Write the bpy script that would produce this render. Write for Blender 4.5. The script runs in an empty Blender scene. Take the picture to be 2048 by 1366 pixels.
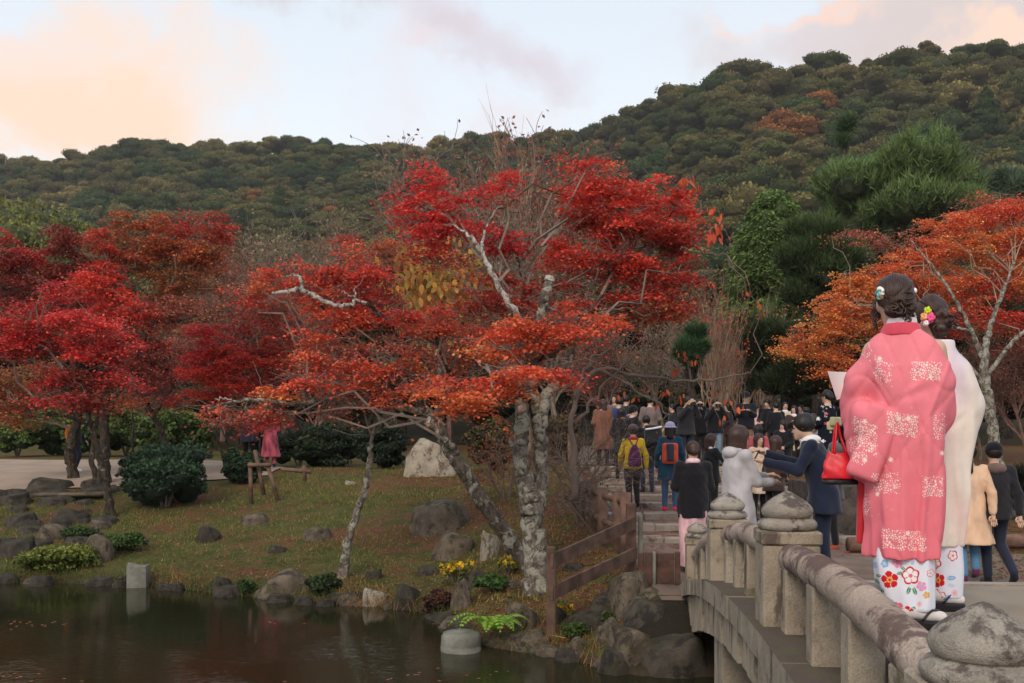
import bpy, math, random
import numpy as np
from mathutils import Vector, Matrix

random.seed(7)
rng = np.random.default_rng(11)
SC = bpy.context.scene
COL = SC.collection
F = 1990.0            # focal length in photo pixels
CZ = 2.4              # eye height above the pond
HV = 870.0            # row of the horizon in the photo

# ---------------------------------------------------------------- camera, sky, sun, exposure
cam_data = bpy.data.cameras.new('camera')
cam_data.sensor_width = 36.0
cam_data.lens = 36.0 * F / 2048.0
cam_data.shift_y = (HV - 683.0) / 2048.0
cam_data.clip_start = 0.05
cam_data.clip_end = 6000
cam = bpy.data.objects.new('camera', cam_data)
cam.location = (0, 0, CZ)
cam.rotation_euler = (math.radians(90), 0, 0)
COL.objects.link(cam)
SC.camera = cam

SUN_EL, SUN_AZ = 38.0, 200.0          # degrees; azimuth clockwise from +Y (behind the camera, a little left)
world = bpy.data.worlds.new('World')
SC.world = world
world.use_nodes = True
SC.view_settings.view_transform = 'Standard'
SC.view_settings.look = 'None'
SC.view_settings.gamma = 1.0
SC.view_settings.use_curve_mapping = False
SC.view_settings.exposure = 0.42
SC.cycles.use_denoising = True
SC.cycles.max_bounces = 6
SC.cycles.transparent_max_bounces = 6
SC.cycles.volume_bounces = 0


class NT:
    """small wrapper for building node trees"""
    def __init__(s, tree):
        s.t = tree; s.n = tree.nodes; s.l = tree.links
    def node(s, typ, **kw):
        nd = s.n.new(typ)
        for k, v in kw.items():
            if k.startswith('i_'):
                key = k[2:]
                key = int(key) if key.isdigit() else key.replace('_', ' ')
                s.put(nd.inputs[key], v)
            else:
                setattr(nd, k, v)
        return nd
    def put(s, sock, v):
        if isinstance(v, bpy.types.NodeSocket):
            s.l.new(v, sock)
        else:
            sock.default_value = v
    def math(s, op, a, b=0.0, c=None, clamp=False):
        nd = s.n.new('ShaderNodeMath'); nd.operation = op; nd.use_clamp = clamp
        s.put(nd.inputs[0], a); s.put(nd.inputs[1], b)
        if c is not None: s.put(nd.inputs[2], c)
        return nd.outputs[0]
    def vmath(s, op, a, b=(0, 0, 0)):
        nd = s.n.new('ShaderNodeVectorMath'); nd.operation = op
        s.put(nd.inputs[0], a)
        if op == 'SCALE': s.put(nd.inputs['Scale'], b)
        else: s.put(nd.inputs[1], b)
        return nd.outputs['Value'] if op in ('LENGTH', 'DOT_PRODUCT', 'DISTANCE') else nd.outputs[0]
    def mix(s, fac, a, b, blend='MIX'):
        nd = s.n.new('ShaderNodeMix'); nd.data_type = 'RGBA'; nd.blend_type = blend
        s.put(nd.inputs[0], fac); s.put(nd.inputs[6], c4(a)); s.put(nd.inputs[7], c4(b))
        return nd.outputs[2]
    def noise(s, vec, scale, detail=4.0, rough=0.55, out='Fac', dist=0.0):
        nd = s.n.new('ShaderNodeTexNoise')
        if vec is not None: s.put(nd.inputs['Vector'], vec)
        s.put(nd.inputs['Scale'], scale); s.put(nd.inputs['Detail'], detail); s.put(nd.inputs['Roughness'], rough)
        s.put(nd.inputs['Distortion'], dist)
        return nd.outputs[out]
    def ramp(s, fac, a, b, lo=0.0, hi=1.0, smooth=True):
        nd = s.n.new('ShaderNodeMapRange')
        nd.interpolation_type = 'SMOOTHSTEP' if smooth else 'LINEAR'
        s.put(nd.inputs[0], fac); s.put(nd.inputs[1], a); s.put(nd.inputs[2], b)
        s.put(nd.inputs[3], lo); s.put(nd.inputs[4], hi)
        return nd.outputs[0]


def c4(c):
    if isinstance(c, bpy.types.NodeSocket): return c
    c = tuple(c)
    return c if len(c) == 4 else c + (1.0,)


def lin(r, g, b):
    def f(x):
        x /= 255.0
        return x / 12.92 if x <= 0.04045 else ((x + 0.055) / 1.055) ** 2.4
    return (f(r), f(g), f(b))


# sky: Nishita daylight under a thin veil with drifting peach and mauve evening clouds
wt = NT(world.node_tree)
world.node_tree.nodes.clear()
sky = wt.node('ShaderNodeTexSky', sky_type='NISHITA')
sky.sun_disc = False
sky.sun_elevation = math.radians(SUN_EL)
sky.sun_rotation = math.radians(SUN_AZ)
SKY_K = 0.10
dirn = wt.node('ShaderNodeTexCoord').outputs['Generated']
sep = wt.node('ShaderNodeSeparateXYZ', i_0=dirn)
el = sep.outputs[2]
K = 1.0 / SKY_K
def kc(c, f=1.0): return tuple(x * K * f for x in c)
veil = wt.mix(wt.ramp(el, 0.12, 0.60), kc(lin(232, 237, 240), 1.0), kc(lin(206, 218, 232), 0.92))
base = wt.mix(0.90, sky.outputs[0], veil)
warp = wt.vmath('SCALE', wt.vmath('SUBTRACT', wt.noise(dirn, 3.5, 6.0, 0.6, 'Color'), (0.5, 0.5, 0.5)), 0.34)
dw = wt.vmath('ADD', dirn, warp)
stretch = wt.vmath('MULTIPLY', dw, (1.0, 1.0, 2.6))
n1 = wt.noise(stretch, 2.4, 7.0, 0.55)
cl = wt.ramp(n1, 0.52, 0.70, 0.0, 0.75)
cur = wt.mix(cl, base, kc(lin(224, 214, 220), 0.92))
CLOUDS = [  # u, v, half width, half height, colour, strength
    (130, 225, 330, 150, (255, 222, 198), 1.0), (40, 60, 190, 90, (250, 224, 208), .75),
    (560, -10, 360, 120, (206, 194, 194), 1.0), (1000, 130, 240, 95, (218, 209, 218), 1.0),
    (870, 180, 150, 40, (232, 220, 224), .7),
    (1790, 50, 420, 120, (218, 205, 203), 1.0), (1560, 70, 190, 80, (220, 211, 216), .7),
    (1980, 60, 150, 50, (252, 219, 198), .9), (1580, 5, 170, 30, (255, 214, 192), .8)]
for (u, v, ru, rv, c, st) in CLOUDS:
    d = Vector(((u - 1024) / F, 1.0, (HV - v) / F)); L = d.length; d.normalize()
    sub = wt.vmath('SUBTRACT', dw, tuple(d))
    sc_ = wt.vmath('MULTIPLY', sub, (F * L / ru, F * L / max(ru, rv), F * L / rv))
    ln = wt.vmath('LENGTH', sc_)
    m = wt.math('MULTIPLY', wt.ramp(ln, 1.2, 0.40), st)
    cur = wt.mix(m, cur, kc(lin(*c), 0.84))
bg = wt.node('ShaderNodeBackground', i_0=cur, i_1=SKY_K)
wo = wt.node('ShaderNodeOutputWorld', i_0=bg.outputs[0])

sun_data = bpy.data.lights.new('sun', 'SUN')
sun_data.energy = 1.5
sun_data.angle = math.radians(24)
sun_data.color = (1.0, 0.86, 0.70)
sun = bpy.data.objects.new('sun', sun_data)
az, el_ = math.radians(SUN_AZ), math.radians(SUN_EL)
sdir = Vector((math.sin(az) * math.cos(el_), math.cos(az) * math.cos(el_), math.sin(el_)))
sun.rotation_euler = sdir.to_track_quat('Z', 'Y').to_euler()
sun.location = (0, -5, 30)
COL.objects.link(sun)

# ---------------------------------------------------------------- generic helpers
def P(u, v, Y):
    return np.array(((u - 1024.0) / F * Y, Y, CZ + (HV - v) / F * Y))

def px(n, Y):
    return n / F * Y

def tag(o, label=None, cat=None, group=None, kind=None):
    if label: o['label'] = label
    if cat: o['category'] = cat
    if group: o['group'] = group
    if kind: o['kind'] = kind
    return o

def empty(name, loc=(0, 0, 0), rz=0.0):
    o = bpy.data.objects.new(name, None)
    o.location = tuple(float(x) for x in loc); o.rotation_euler = (0, 0, rz); o.empty_display_size = 0.2
    COL.objects.link(o)
    return o

def link_mesh(name, me, m=None, parent=None, loc=None, rot=None, scale=None):
    o = bpy.data.objects.new(name, me)
    if parent is not None and name in ('crown', 'twigs', 'leaves', 'foliage', 'branches', 'stems', 'flowers', 'loose_curls', 'hair_locks'): o['kind'] = 'stuff'
    COL.objects.link(o)
    if m is not None and not me.materials: me.materials.append(m)
    if parent is not None: o.parent = parent
    if loc is not None: o.location = tuple(float(x) for x in loc)
    if rot is not None: o.rotation_euler = tuple(float(x) for x in rot)
    if scale is not None: o.scale = (scale,) * 3 if not hasattr(scale, '__len__') else tuple(float(x) for x in scale)
    return o

class MB:
    """mesh builder on numpy arrays"""
    def __init__(s):
        s.v = []; s.f = {}; s.c = []; s.n = 0; s.mi = {}
    def add(s, v, f, col=None, mat=0):
        v = np.asarray(v, dtype=np.float32).reshape(-1, 3); f = np.asarray(f, dtype=np.int64)
        k = f.shape[1]
        s.f.setdefault(k, []).append(f + s.n)
        s.mi.setdefault(k, []).append(np.full(len(f), mat, np.int32))
        s.v.append(v)
        if col is not None:
            col = np.asarray(col, dtype=np.float32)
            if col.ndim == 1: col = np.tile(col, (len(v), 1))
            if col.shape[1] == 3: col = np.concatenate([col, np.ones((len(col), 1), np.float32)], 1)
            s.c.append(col)
        s.n += len(v)
        return s
    def mesh(s, name, m=None, smooth=False, mats=None):
        V = np.concatenate(s.v) if s.v else np.zeros((0, 3), np.float32)
        me = bpy.data.meshes.new(name)
        loops, starts, mis, off = [], [], [], 0
        for k, fl in s.f.items():
            A = np.concatenate(fl); loops.append(A.ravel())
            starts.append(off + np.arange(len(A)) * k); off += A.size
            mis.append(np.concatenate(s.mi[k]))
        L = np.concatenate(loops).astype(np.int32); S = np.concatenate(starts).astype(np.int32)
        me.vertices.add(len(V)); me.vertices.foreach_set('co', V.ravel())
        me.loops.add(len(L)); me.loops.foreach_set('vertex_index', L)
        me.polygons.add(len(S)); me.polygons.foreach_set('loop_start', S)
        me.polygons.foreach_set('material_index', np.concatenate(mis))
        me.polygons.foreach_set('use_smooth', np.full(len(S), smooth, dtype=bool))
        if s.c:
            Cc = np.concatenate(s.c)
            at = me.color_attributes.new('Col', 'FLOAT_COLOR', 'POINT')
            at.data.foreach_set('color', np.ascontiguousarray(Cc, np.float32).ravel())
        me.update(calc_edges=True)
        for mm in (mats if mats else ([m] if m else [])): me.materials.append(mm)
        return me
    def build(s, name, m=None, parent=None, loc=None, rot=None, scale=None, smooth=False, mats=None):
        return link_mesh(name, s.mesh(name, m, smooth, mats), None, parent, loc, rot, scale)

BOXF = np.array([[0, 3, 2, 1], [4, 5, 6, 7], [0, 1, 5, 4], [1, 2, 6, 5], [2, 3, 7, 6], [3, 0, 4, 7]])
def box_v(x0, x1, y0, y1, z0, z1):
    return np.array([[x0, y0, z0], [x1, y0, z0], [x1, y1, z0], [x0, y1, z0], [x0, y0, z1], [x1, y0, z1], [x1, y1, z1], [x0, y1, z1]], float)

def bevel_box(name, sx, sy, sz, b, m, jit=0.0, seed=0):
    """box centred on x,y standing on z=0, chamfered"""
    import bmesh
    bm = bmesh.new()
    bmesh.ops.create_cube(bm, size=1.0)
    r = random.Random(seed)
    for v in bm.verts:
        v.co = Vector((v.co.x * sx, v.co.y * sy, (v.co.z + .5) * sz))
        v.co += Vector((r.uniform(-jit, jit), r.uniform(-jit, jit), r.uniform(-jit, jit) if v.co.z > sz * .5 else 0))
    bmesh.ops.bevel(bm, geom=list(bm.edges), offset=b, segments=1, affect='EDGES')
    me = bpy.data.meshes.new(name); bm.to_mesh(me); bm.free()
    if m: me.materials.append(m)
    return me

def catmull(pts, n=6):
    pts = np.asarray(pts, float)
    if len(pts) < 3:
        t = np.linspace(0, 1, n + 1)[:, None]
        return pts[0] * (1 - t) + pts[-1] * t
    Pp = np.vstack([2 * pts[0] - pts[1], pts, 2 * pts[-1] - pts[-2]])
    out = []
    for i in range(1, len(Pp) - 2):
        p0, p1, p2, p3 = Pp[i - 1:i + 3]
        for t in np.linspace(0, 1, n, endpoint=False):
            out.append(0.5 * ((2 * p1) + (-p0 + p2) * t + (2 * p0 - 5 * p1 + 4 * p2 - p3) * t * t + (-p0 + 3 * p1 - 3 * p2 + p3) * t ** 3))
    out.append(Pp[-2])
    return np.array(out)

def tube(mb, pts, rad, sides=8, col=None, cap=True, knob=0.0, seed=0, squash=1.0):
    pts = np.asarray(pts, float); n = len(pts)
    rad = np.broadcast_to(np.asarray(rad, float), (n,)) if np.ndim(rad) == 0 or len(np.atleast_1d(rad)) == n else np.interp(np.linspace(0, 1, n), np.linspace(0, 1, len(rad)), rad)
    T = np.gradient(pts, axis=0); T /= np.linalg.norm(T, axis=1)[:, None] + 1e-9
    up = np.array([0, 0, 1.0]) if abs(T[0][2]) < 0.9 else np.array([1.0, 0, 0])
    A = np.cross(T[0], up); A /= np.linalg.norm(A)
    rings = []; th = np.linspace(0, 2 * np.pi, sides, endpoint=False)
    rr = np.random.default_rng(seed)
    ph = rr.uniform(0, 6.28, 4)
    for i in range(n):
        A = A - T[i] * np.dot(A, T[i]); A /= np.linalg.norm(A) + 1e-9
        B = np.cross(T[i], A)
        r = rad[i]
        if knob:
            r = r * (1 + knob * (np.sin(th * 2 + ph[0] + i * .35) * .5 + np.sin(th * 3 + ph[1] - i * .8) * .5 + np.sin(th * 5 + ph[2] + i * 1.7) * .3 + .4 * np.sin(i * 1.3 + ph[3])))
        rings.append(pts[i] + (np.cos(th) * r)[:, None] * A + (np.sin(th) * r * squash)[:, None] * B if np.ndim(r) else pts[i] + r * (np.cos(th)[:, None] * A + squash * np.sin(th)[:, None] * B))
    V = np.concatenate(rings)
    i = np.arange(n - 1)[:, None] * sides; j = np.arange(sides)[None, :]; j2 = (j + 1) % sides
    Fq = np.stack([i + j, i + j2, i + sides + j2, i + sides + j], -1).reshape(-1, 4)
    mb.add(V, Fq, col)
    if cap and sides <= 14:
        base = mb.n - len(V)
        for k, rev in ((0, True), (n - 1, False)):
            idx = np.arange(sides) + k * sides
            if rev: idx = idx[::-1]
            mb.f.setdefault(sides, []).append((idx + base)[None, :]); mb.mi.setdefault(sides, []).append(np.zeros(1, np.int32))
    return mb

def lathe(mb, prof, sides=24, centre=(0, 0, 0), col=None):
    prof = np.asarray(prof, float); n = len(prof); th = np.linspace(0, 2 * np.pi, sides, endpoint=False)
    V = np.stack([prof[:, 0][:, None] * np.cos(th), prof[:, 0][:, None] * np.sin(th), np.repeat(prof[:, 1][:, None], sides, 1)], -1).reshape(-1, 3) + np.array(centre)
    i = np.arange(n - 1)[:, None] * sides; j = np.arange(sides)[None, :]; j2 = (j + 1) % sides
    mb.add(V, np.stack([i + j, i + j2, i + sides + j2, i + sides + j], -1).reshape(-1, 4), col)
    return mb

# sines-based smooth noise for displacement (vectorised)
_W = np.random.default_rng(5).normal(size=(5, 10, 3)); _PH = np.random.default_rng(6).uniform(0, 6.28, (5, 10))
def snoise(p, scale=1.0, octs=3, seed=0):
    p = np.asarray(p, float) * scale + seed * 13.7
    out = np.zeros(p.shape[:-1]); a = 1.0; tot = 0
    for o in range(octs):
        out += a * np.sin(p @ (_W[o].T * (1.9 ** o)) + _PH[o]).mean(-1) * 2.2
        tot += a; a *= 0.55
    return out / tot

# leaves ----------------------------------------------------------
LEAF6 = (np.array([[0, -.5, 0], [.5, .22, .06], [.17, .14, 0], [0, .62, .05], [-.17, .14, 0], [-.5, .22, .06]]), np.array([[0, 1, 2, 3, 4, 5]]))
LEAF4 = (np.array([[0, -.5, 0], [.34, .03, .05], [0, .55, 0], [-.34, .03, .05]]), np.array([[0, 1, 2, 3]]))
LEAF3 = (np.array([[-.05, -.5, 0], [.05, -.5, 0], [0, .5, 0]]), np.array([[0, 1, 2]]))
def scatter(mb, cen, size, col, tmpl=LEAF4, up=0.6, nrm=None, r=rng, droop=0.0, fwd=None):
    cen = np.asarray(cen, float); N = len(cen)
    if N == 0: return mb
    nv = r.normal(size=(N, 3)); nv /= np.linalg.norm(nv, axis=1)[:, None]
    base = np.array([0, 0, 1.0]) if nrm is None else nrm
    nv = nv * (1 - up) + base * up; nv /= np.linalg.norm(nv, axis=1)[:, None] + 1e-9
    rv = r.normal(size=(N, 3)) if fwd is None else fwd + 0.15 * r.normal(size=(N, 3))
    if droop: rv[:, 2] -= droop
    if fwd is None:
        rv -= nv * np.sum(rv * nv, 1)[:, None]; rv /= np.linalg.norm(rv, axis=1)[:, None] + 1e-9
        t = np.cross(rv, nv)
    else:
        rv /= np.linalg.norm(rv, axis=1)[:, None] + 1e-9
        t = np.cross(rv, nv); t /= np.linalg.norm(t, axis=1)[:, None] + 1e-9; nv = np.cross(t, rv)
    s = np.broadcast_to(np.asarray(size, float), (N,))[:, None, None] if np.ndim(size) < 2 else None
    tv, tf = tmpl
    if s is None:
        sz = np.asarray(size, float)
        V = cen[:, None, :] + tv[None, :, 0, None] * sz[:, 0, None, None] * t[:, None, :] + tv[None, :, 1, None] * sz[:, 1, None, None] * rv[:, None, :] + tv[None, :, 2, None] * sz[:, 0, None, None] * nv[:, None, :]
    else:
        V = cen[:, None, :] + s * (tv[None, :, 0, None] * t[:, None, :] + tv[None, :, 1, None] * rv[:, None, :] + tv[None, :, 2, None] * nv[:, None, :])
    k = len(tv)
    Ff = (tf[None, :, :] + (np.arange(N) * k)[:, None, None]).reshape(-1, tf.shape[1])
    col = np.asarray(col, float)
    if col.ndim == 1: col = np.tile(col, (N, 1))
    mb.add(V.reshape(-1, 3), Ff, np.repeat(col, k, axis=0))
    return mb

# ---------------------------------------------------------------- materials
MATS = {}
def new_mat(name):
    m = bpy.data.materials.new(name); m.use_nodes = True
    m.node_tree.nodes.clear()
    t = NT(m.node_tree)
    out = t.node('ShaderNodeOutputMaterial')
    bs = t.node('ShaderNodeBsdfPrincipled')
    t.l.new(bs.outputs[0], out.inputs[0])
    MATS[name] = m
    return m, t, bs, out

def bump(t, bs, h, strength=0.4, dist=0.02):
    b = t.node('ShaderNodeBump', i_Strength=strength, i_Distance=dist, i_Height=h)
    t.l.new(b.outputs[0], bs.inputs['Normal'])

def simple(name, c, rough=0.8, var=0.25, scale=8.0, bmp=0.2, bscale=60.0, spec=0.3, metal=0.0):
    m, t, bs, out = new_mat(name)
    tc = t.node('ShaderNodeTexCoord').outputs['Object']
    n = t.noise(tc, scale, 5.0)
    dark = tuple(x * (1 - var) for x in c); lite = tuple(min(1, x * (1 + var)) for x in c)
    t.put(bs.inputs['Base Color'], t.mix(t.ramp(n, .3, .7), dark, lite))
    t.put(bs.inputs['Roughness'], rough); t.put(bs.inputs['Metallic'], metal)
    t.put(bs.inputs['Specular IOR Level'], spec)
    if bmp: bump(t, bs, t.noise(tc, bscale, 3.0), bmp, 0.01)
    return m

def cloth(name, c, weave=220.0, var=.15, rough=.9, fold=0.35):
    m, t, bs, out = new_mat(name)
    tc = t.node('ShaderNodeTexCoord').outputs['Object']
    st = t.vmath('MULTIPLY', tc, (1, 1, .35))
    n = t.noise(st, 7.0, 3.0)
    t.put(bs.inputs['Base Color'], t.mix(t.ramp(n, .3, .7), tuple(x * (1 - var) for x in c), tuple(min(1, x * (1 + var)) for x in c)))
    t.put(bs.inputs['Roughness'], rough); t.put(bs.inputs['Specular IOR Level'], .15)
    t.put(bs.inputs['Sheen Weight'], .15)
    h = t.math('ADD', t.math('MULTIPLY', t.noise(st, 9.0, 2.0), 1.0), t.math('MULTIPLY', t.noise(tc, weave, 1.0), .05))
    bump(t, bs, h, fold * .55, .04)
    return m

def leaf_mat(name, trans=0.35, rough=.55, attr=True, col=None):
    m, t, bs, out = new_mat(name)
    if attr:
        c = t.node('ShaderNodeVertexColor', layer_name='Col').outputs[0]
    else:
        c = c4(col)
    t.put(bs.inputs['Base Color'], c); t.put(bs.inputs['Roughness'], rough); t.put(bs.inputs['Specular IOR Level'], .25)
    tr = t.node('ShaderNodeBsdfTranslucent', i_0=c)
    mx = t.node('ShaderNodeMixShader', i_0=trans)
    t.l.new(bs.outputs[0], mx.inputs[1]); t.l.new(tr.outputs[0], mx.inputs[2]); t.l.new(mx.outputs[0], out.inputs[0])
    return m

def bark_mat(name, base, dark, lichen, amount=.5, scale=7.0):
    m, t, bs, out = new_mat(name)
    tc = t.node('ShaderNodeTexCoord').outputs['Object']
    st = t.vmath('MULTIPLY', tc, (1, 1, .45))
    n = t.noise(st, scale * 2.2, 6.0, .65)
    c = t.mix(t.ramp(n, .35, .65), dark, base)
    l = t.noise(tc, scale, 6.0, .7, dist=.6)
    c = t.mix(t.ramp(l, .62 - amount * .25, .70 - amount * .22), c, lichen)
    sp = t.noise(tc, scale * 4.5, 3.0)
    c = t.mix(t.ramp(sp, .60, .68, 0, .8), c, dark)
    t.put(bs.inputs['Base Color'], c); t.put(bs.inputs['Roughness'], .92); t.put(bs.inputs['Specular IOR Level'], .15)
    bump(t, bs, t.math('ADD', n, l), .8, .03)
    return m

def stone_mat(name, a, b, stain, moss=None, sc=5.0, stain_lo=.5, bumps=.6, upstain=False, streak=1.0, upk=.12):
    m, t, bs, out = new_mat(name)
    tc = t.node('ShaderNodeTexCoord').outputs['Object']
    geo = t.node('ShaderNodeNewGeometry')
    rnd = t.node('ShaderNodeObjectInfo').outputs['Random']
    tv = t.vmath('ADD', tc, t.vmath('SCALE', (17.0, 9.0, 5.0), rnd))
    n = t.noise(tv, sc, 6.0, .6)
    c = t.mix(t.ramp(n, .35, .68), a, b)
    s2 = t.noise(t.vmath('MULTIPLY', tv, (1, 1, streak)), sc * .9, 8.0, .72)
    fac = t.ramp(s2, stain_lo, stain_lo + .10)
    if upstain:
        nz = t.node('ShaderNodeSeparateXYZ', i_0=geo.outputs['Normal']).outputs[2]
        s3 = t.noise(tv, sc * .9, 8.0, .75)
        fac = t.math('MAXIMUM', fac, t.ramp(t.math('ADD', s3, t.math('MULTIPLY', nz, upk)), stain_lo + .04, stain_lo + .14))
    c = t.mix(t.math('MULTIPLY', fac, .85), c, stain)
    if moss:
        nz = t.node('ShaderNodeSeparateXYZ', i_0=geo.outputs['Normal']).outputs[2]
        mm = t.ramp(t.math('ADD', t.noise(tv, sc * 1.3, 5.0), t.math('MULTIPLY', nz, .1)), .58, .72, 0, .8)
        c = t.mix(mm, c, moss)
    g = t.noise(tv, sc * 28, 2.0)
    c = t.mix(t.ramp(g, .35, .7, 0, .35), c, tuple(x * .45 for x in a))
    t.put(bs.inputs['Base Color'], c); t.put(bs.inputs['Roughness'], .9); t.put(bs.inputs['Specular IOR Level'], .2)
    bump(t, bs, t.math('ADD', t.math('MULTIPLY', g, .25), t.noise(tv, sc * 3, 6.0, .7)), bumps, .03)
    return m

def vcol_mat(name, rough=.9, weave=0.0, sheen=.1, fold=.3, crackle=False):
    m, t, bs, out = new_mat(name)
    tc = t.node('ShaderNodeTexCoord').outputs['Object']
    c = t.node('ShaderNodeVertexColor', layer_name='Col').outputs[0]
    if crackle:   # dyed white cell pattern inside the patches
        al = t.node('ShaderNodeVertexColor', layer_name='Col').outputs[1]; mk = t.math('SUBTRACT', 1.0, al)
        xz = t.vmath('MULTIPLY', tc, (1, .25, 1)); wv = t.vmath('ADD', xz, t.vmath('SCALE', t.noise(xz, 60.0, 2.0, .5, 'Color'), .006))
        vo = t.node('ShaderNodeTexVoronoi', feature='DISTANCE_TO_EDGE', i_Vector=wv, i_Scale=92.0)
        big_ = t.noise(xz, 34.0, 2.0)
        thr = t.math('ADD', .30, t.math('MULTIPLY', t.math('SUBTRACT', 1.0, mk), .55)); thr = t.math('ADD', t.math('MULTIPLY', thr, .45), t.math('MULTIPLY', t.math('SUBTRACT', big_, .5), .25))
        c = t.mix(t.math('MULTIPLY', t.math('GREATER_THAN', vo.outputs['Distance'], thr), t.math('GREATER_THAN', mk, .05)), c, lin(244, 218, 210))
    n = t.noise(tc, 14.0, 3.0)
    c = t.mix(t.ramp(n, .3, .7, 0, .10), c, (.3, .2, .2), 'MULTIPLY')
    t.put(bs.inputs['Base Color'], c); t.put(bs.inputs['Roughness'], rough); t.put(bs.inputs['Specular IOR Level'], .1)
    t.put(bs.inputs['Sheen Weight'], sheen * 0)
    if fold:
        st = t.vmath('MULTIPLY', tc, (1, 1, .3))
        bump(t, bs, t.math('ADD', t.noise(st, 6.0, 2.0), t.math('MULTIPLY', t.noise(tc, 300.0, 1.0), weave)), fold, .04)
    return m

M_LEAF = leaf_mat('maple_leaf')
M_GREEN = leaf_mat('green_leaf', trans=.15, rough=.6)
M_GRASS = leaf_mat('grass_blade', trans=.2, rough=.7)
M_BARK_L = bark_mat('bark_lichen', (.19, .155, .125), (.06, .048, .04), (.31, .295, .235), .6, 7.0)
M_BARK_D = bark_mat('bark_dark', (.075, .055, .042), (.022, .017, .013), (.16, .15, .11), .25, 6.0)
M_BARK_M = bark_mat('bark_mottled', (.13, .105, .085), (.045, .035, .028), (.27, .26, .21), .42, 6.5)
M_BARK_W = bark_mat('bark_bleached', (.32, .27, .23), (.08, .065, .055), (.46, .42, .37), .7, 9.0)
M_TWIG = simple('twig', (.17, .125, .10), .9, .3, 3.0, 0)
M_TWIG_T = simple('twig_tan', (.26, .185, .13), .9, .3, 3.0, 0)
M_STONE = stone_mat('bridge_stone', (.31, .25, .185), (.42, .345, .26), (.07, .048, .04), (.11, .10, .05), 4.0, .52, .5, False, .35)
M_COPE = stone_mat('coping_stone_mat', (.27, .225, .17), (.36, .30, .23), (.062, .042, .038), (.10, .095, .045), 4.0, .53, .5, True, .3, .32)
M_RAIL = stone_mat('rail_stone', (.36, .275, .22), (.48, .375, .305), (.085, .045, .042), None, 3.2, .50, .6, True)
M_CAP = stone_mat('capstone', (.30, .26, .215), (.42, .37, .31), (.07, .052, .048), None, 8.0, .53, .7, True)
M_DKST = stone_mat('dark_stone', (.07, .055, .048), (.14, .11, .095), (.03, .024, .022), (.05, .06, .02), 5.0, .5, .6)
M_STEP = stone_mat('step_stone', (.28, .225, .185), (.40, .335, .28), (.075, .055, .045), None, 3.0, .54, .6)
M_ROCK = stone_mat('rock_grey', (.11, .085, .062), (.21, .165, .12), (.035, .027, .021), (.065, .068, .022), 2.2, .50, 1.0)
M_ROCKD = stone_mat('rock_dark', (.05, .042, .034), (.10, .082, .065), (.024, .02, .017), (.05, .055, .02), 2.2, .50, 1.0)
M_ROCKW = stone_mat('rock_pale', (.34, .29, .22), (.50, .44, .34), (.10, .065, .045), None, 3.6, .50, 1.0)
M_PALE = stone_mat('pale_block', (.16, .155, .13), (.27, .26, .215), (.06, .055, .042), None, 4.0, .62, .5)
M_WOOD = simple('fence_wood', (.105, .060, .042), .8, .4, 5.0, .4, 40.0)
M_LOG = simple('log_post', (.15, .085, .06), .85, .45, 4.0, .5, 30.0)

# ---------------------------------------------------------------- terrain
def sstep(a, b, x):
    t = np.clip((x - a) / (b - a), 0, 1); return t * t * (3 - 2 * t)

_SX = [-40, -14, -8.3, -5.9, -3.87, -3.05, -1.9, -1.3, -.79, -.13, .42, 1.0, 1.3, 12]
_SY = [20, 16.6, 16.2, 15.8, 14.7, 14.3, 13.8, 13.5, 12.5, 11.1, 10.8, 10.1, 9.8, 9.6]
RU = [-900, -300, 0, 150, 290, 450, 640, 750, 880, 950, 1180, 1250, 1350, 1500, 1650, 1750, 1850, 1950, 2048, 2300, 3000]
RV = [420, 330, 305, 300, 268, 286, 272, 280, 290, 268, 262, 250, 192, 150, 128, 112, 104, 92, 88, 80, 140]

def ridge(u):
    e = (HV - (np.interp(u, RU, RV) + np.interp(u, [1100, 1350], [40, 28]))) / F
    yr = np.interp(u, [-900, 0, 1150, 1400, 2100, 3000], [430, 400, 370, 300, 280, 280])
    return e, yr

def ground(X, Y, micro=True):
    X = np.asarray(X, float); Y = np.asarray(Y, float)
    d = Y - np.interp(X, _SX, _SY)
    hL = np.interp(d, [-8, -3, -.6, 0, .35, 2.4, 5, 8, 11, 20, 45], [-1.4, -1.0, -.45, -.04, .12, .38, .80, 1.26, 1.48, 1.60, 1.9])
    hR = np.interp(Y, [8.5, 9.8, 10.3, 10.9, 15.5, 24.9, 40, 60], [-1, -.1, .50, .64, .69, 1.63, 1.90, 2.0])
    w = sstep(1.1, 1.55, X)
    h = hL * (1 - w) + hR * w
    h = np.where(Y > 45, 1.9 + (Y - 45) * .01, h)
    hN = np.interp(Y, [-60, -1, .3, 1.8], [.8, .8, .74, -1.4])
    h = np.maximum(h, hN)
    Yc = np.maximum(Y, 1.0)
    u = 1024 + F * X / Yc
    e, yr = ridge(u)
    z150 = 150 * .085 + CZ
    t = np.clip((Y - 150) / (yr - 150), 0, 1)
    far = CZ + Y * (.085 + (e - .085) * t ** .85)
    beyond = CZ + yr * e - (Y - yr) * .45
    zf = np.where(Y < 150, 2.05 + (z150 - 2.05) * sstep(55, 150, Y) * np.clip((Y - 55) / 95, 0, 1) ** .3, np.where(Y > yr, np.maximum(beyond, -20), far))
    h = np.where(Y > 60, zf, h)
    if micro:
        p = np.stack([X, Y, X * 0], -1)
        h = h + .035 * snoise(p, 1.1, 3) * sstep(.1, 1.5, np.abs(d)) + np.where(Y > 60, 2.0 * snoise(p, .03, 2), 0)
    return h

def gz(x, y): return float(ground(np.array([x]), np.array([y]))[0])

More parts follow.
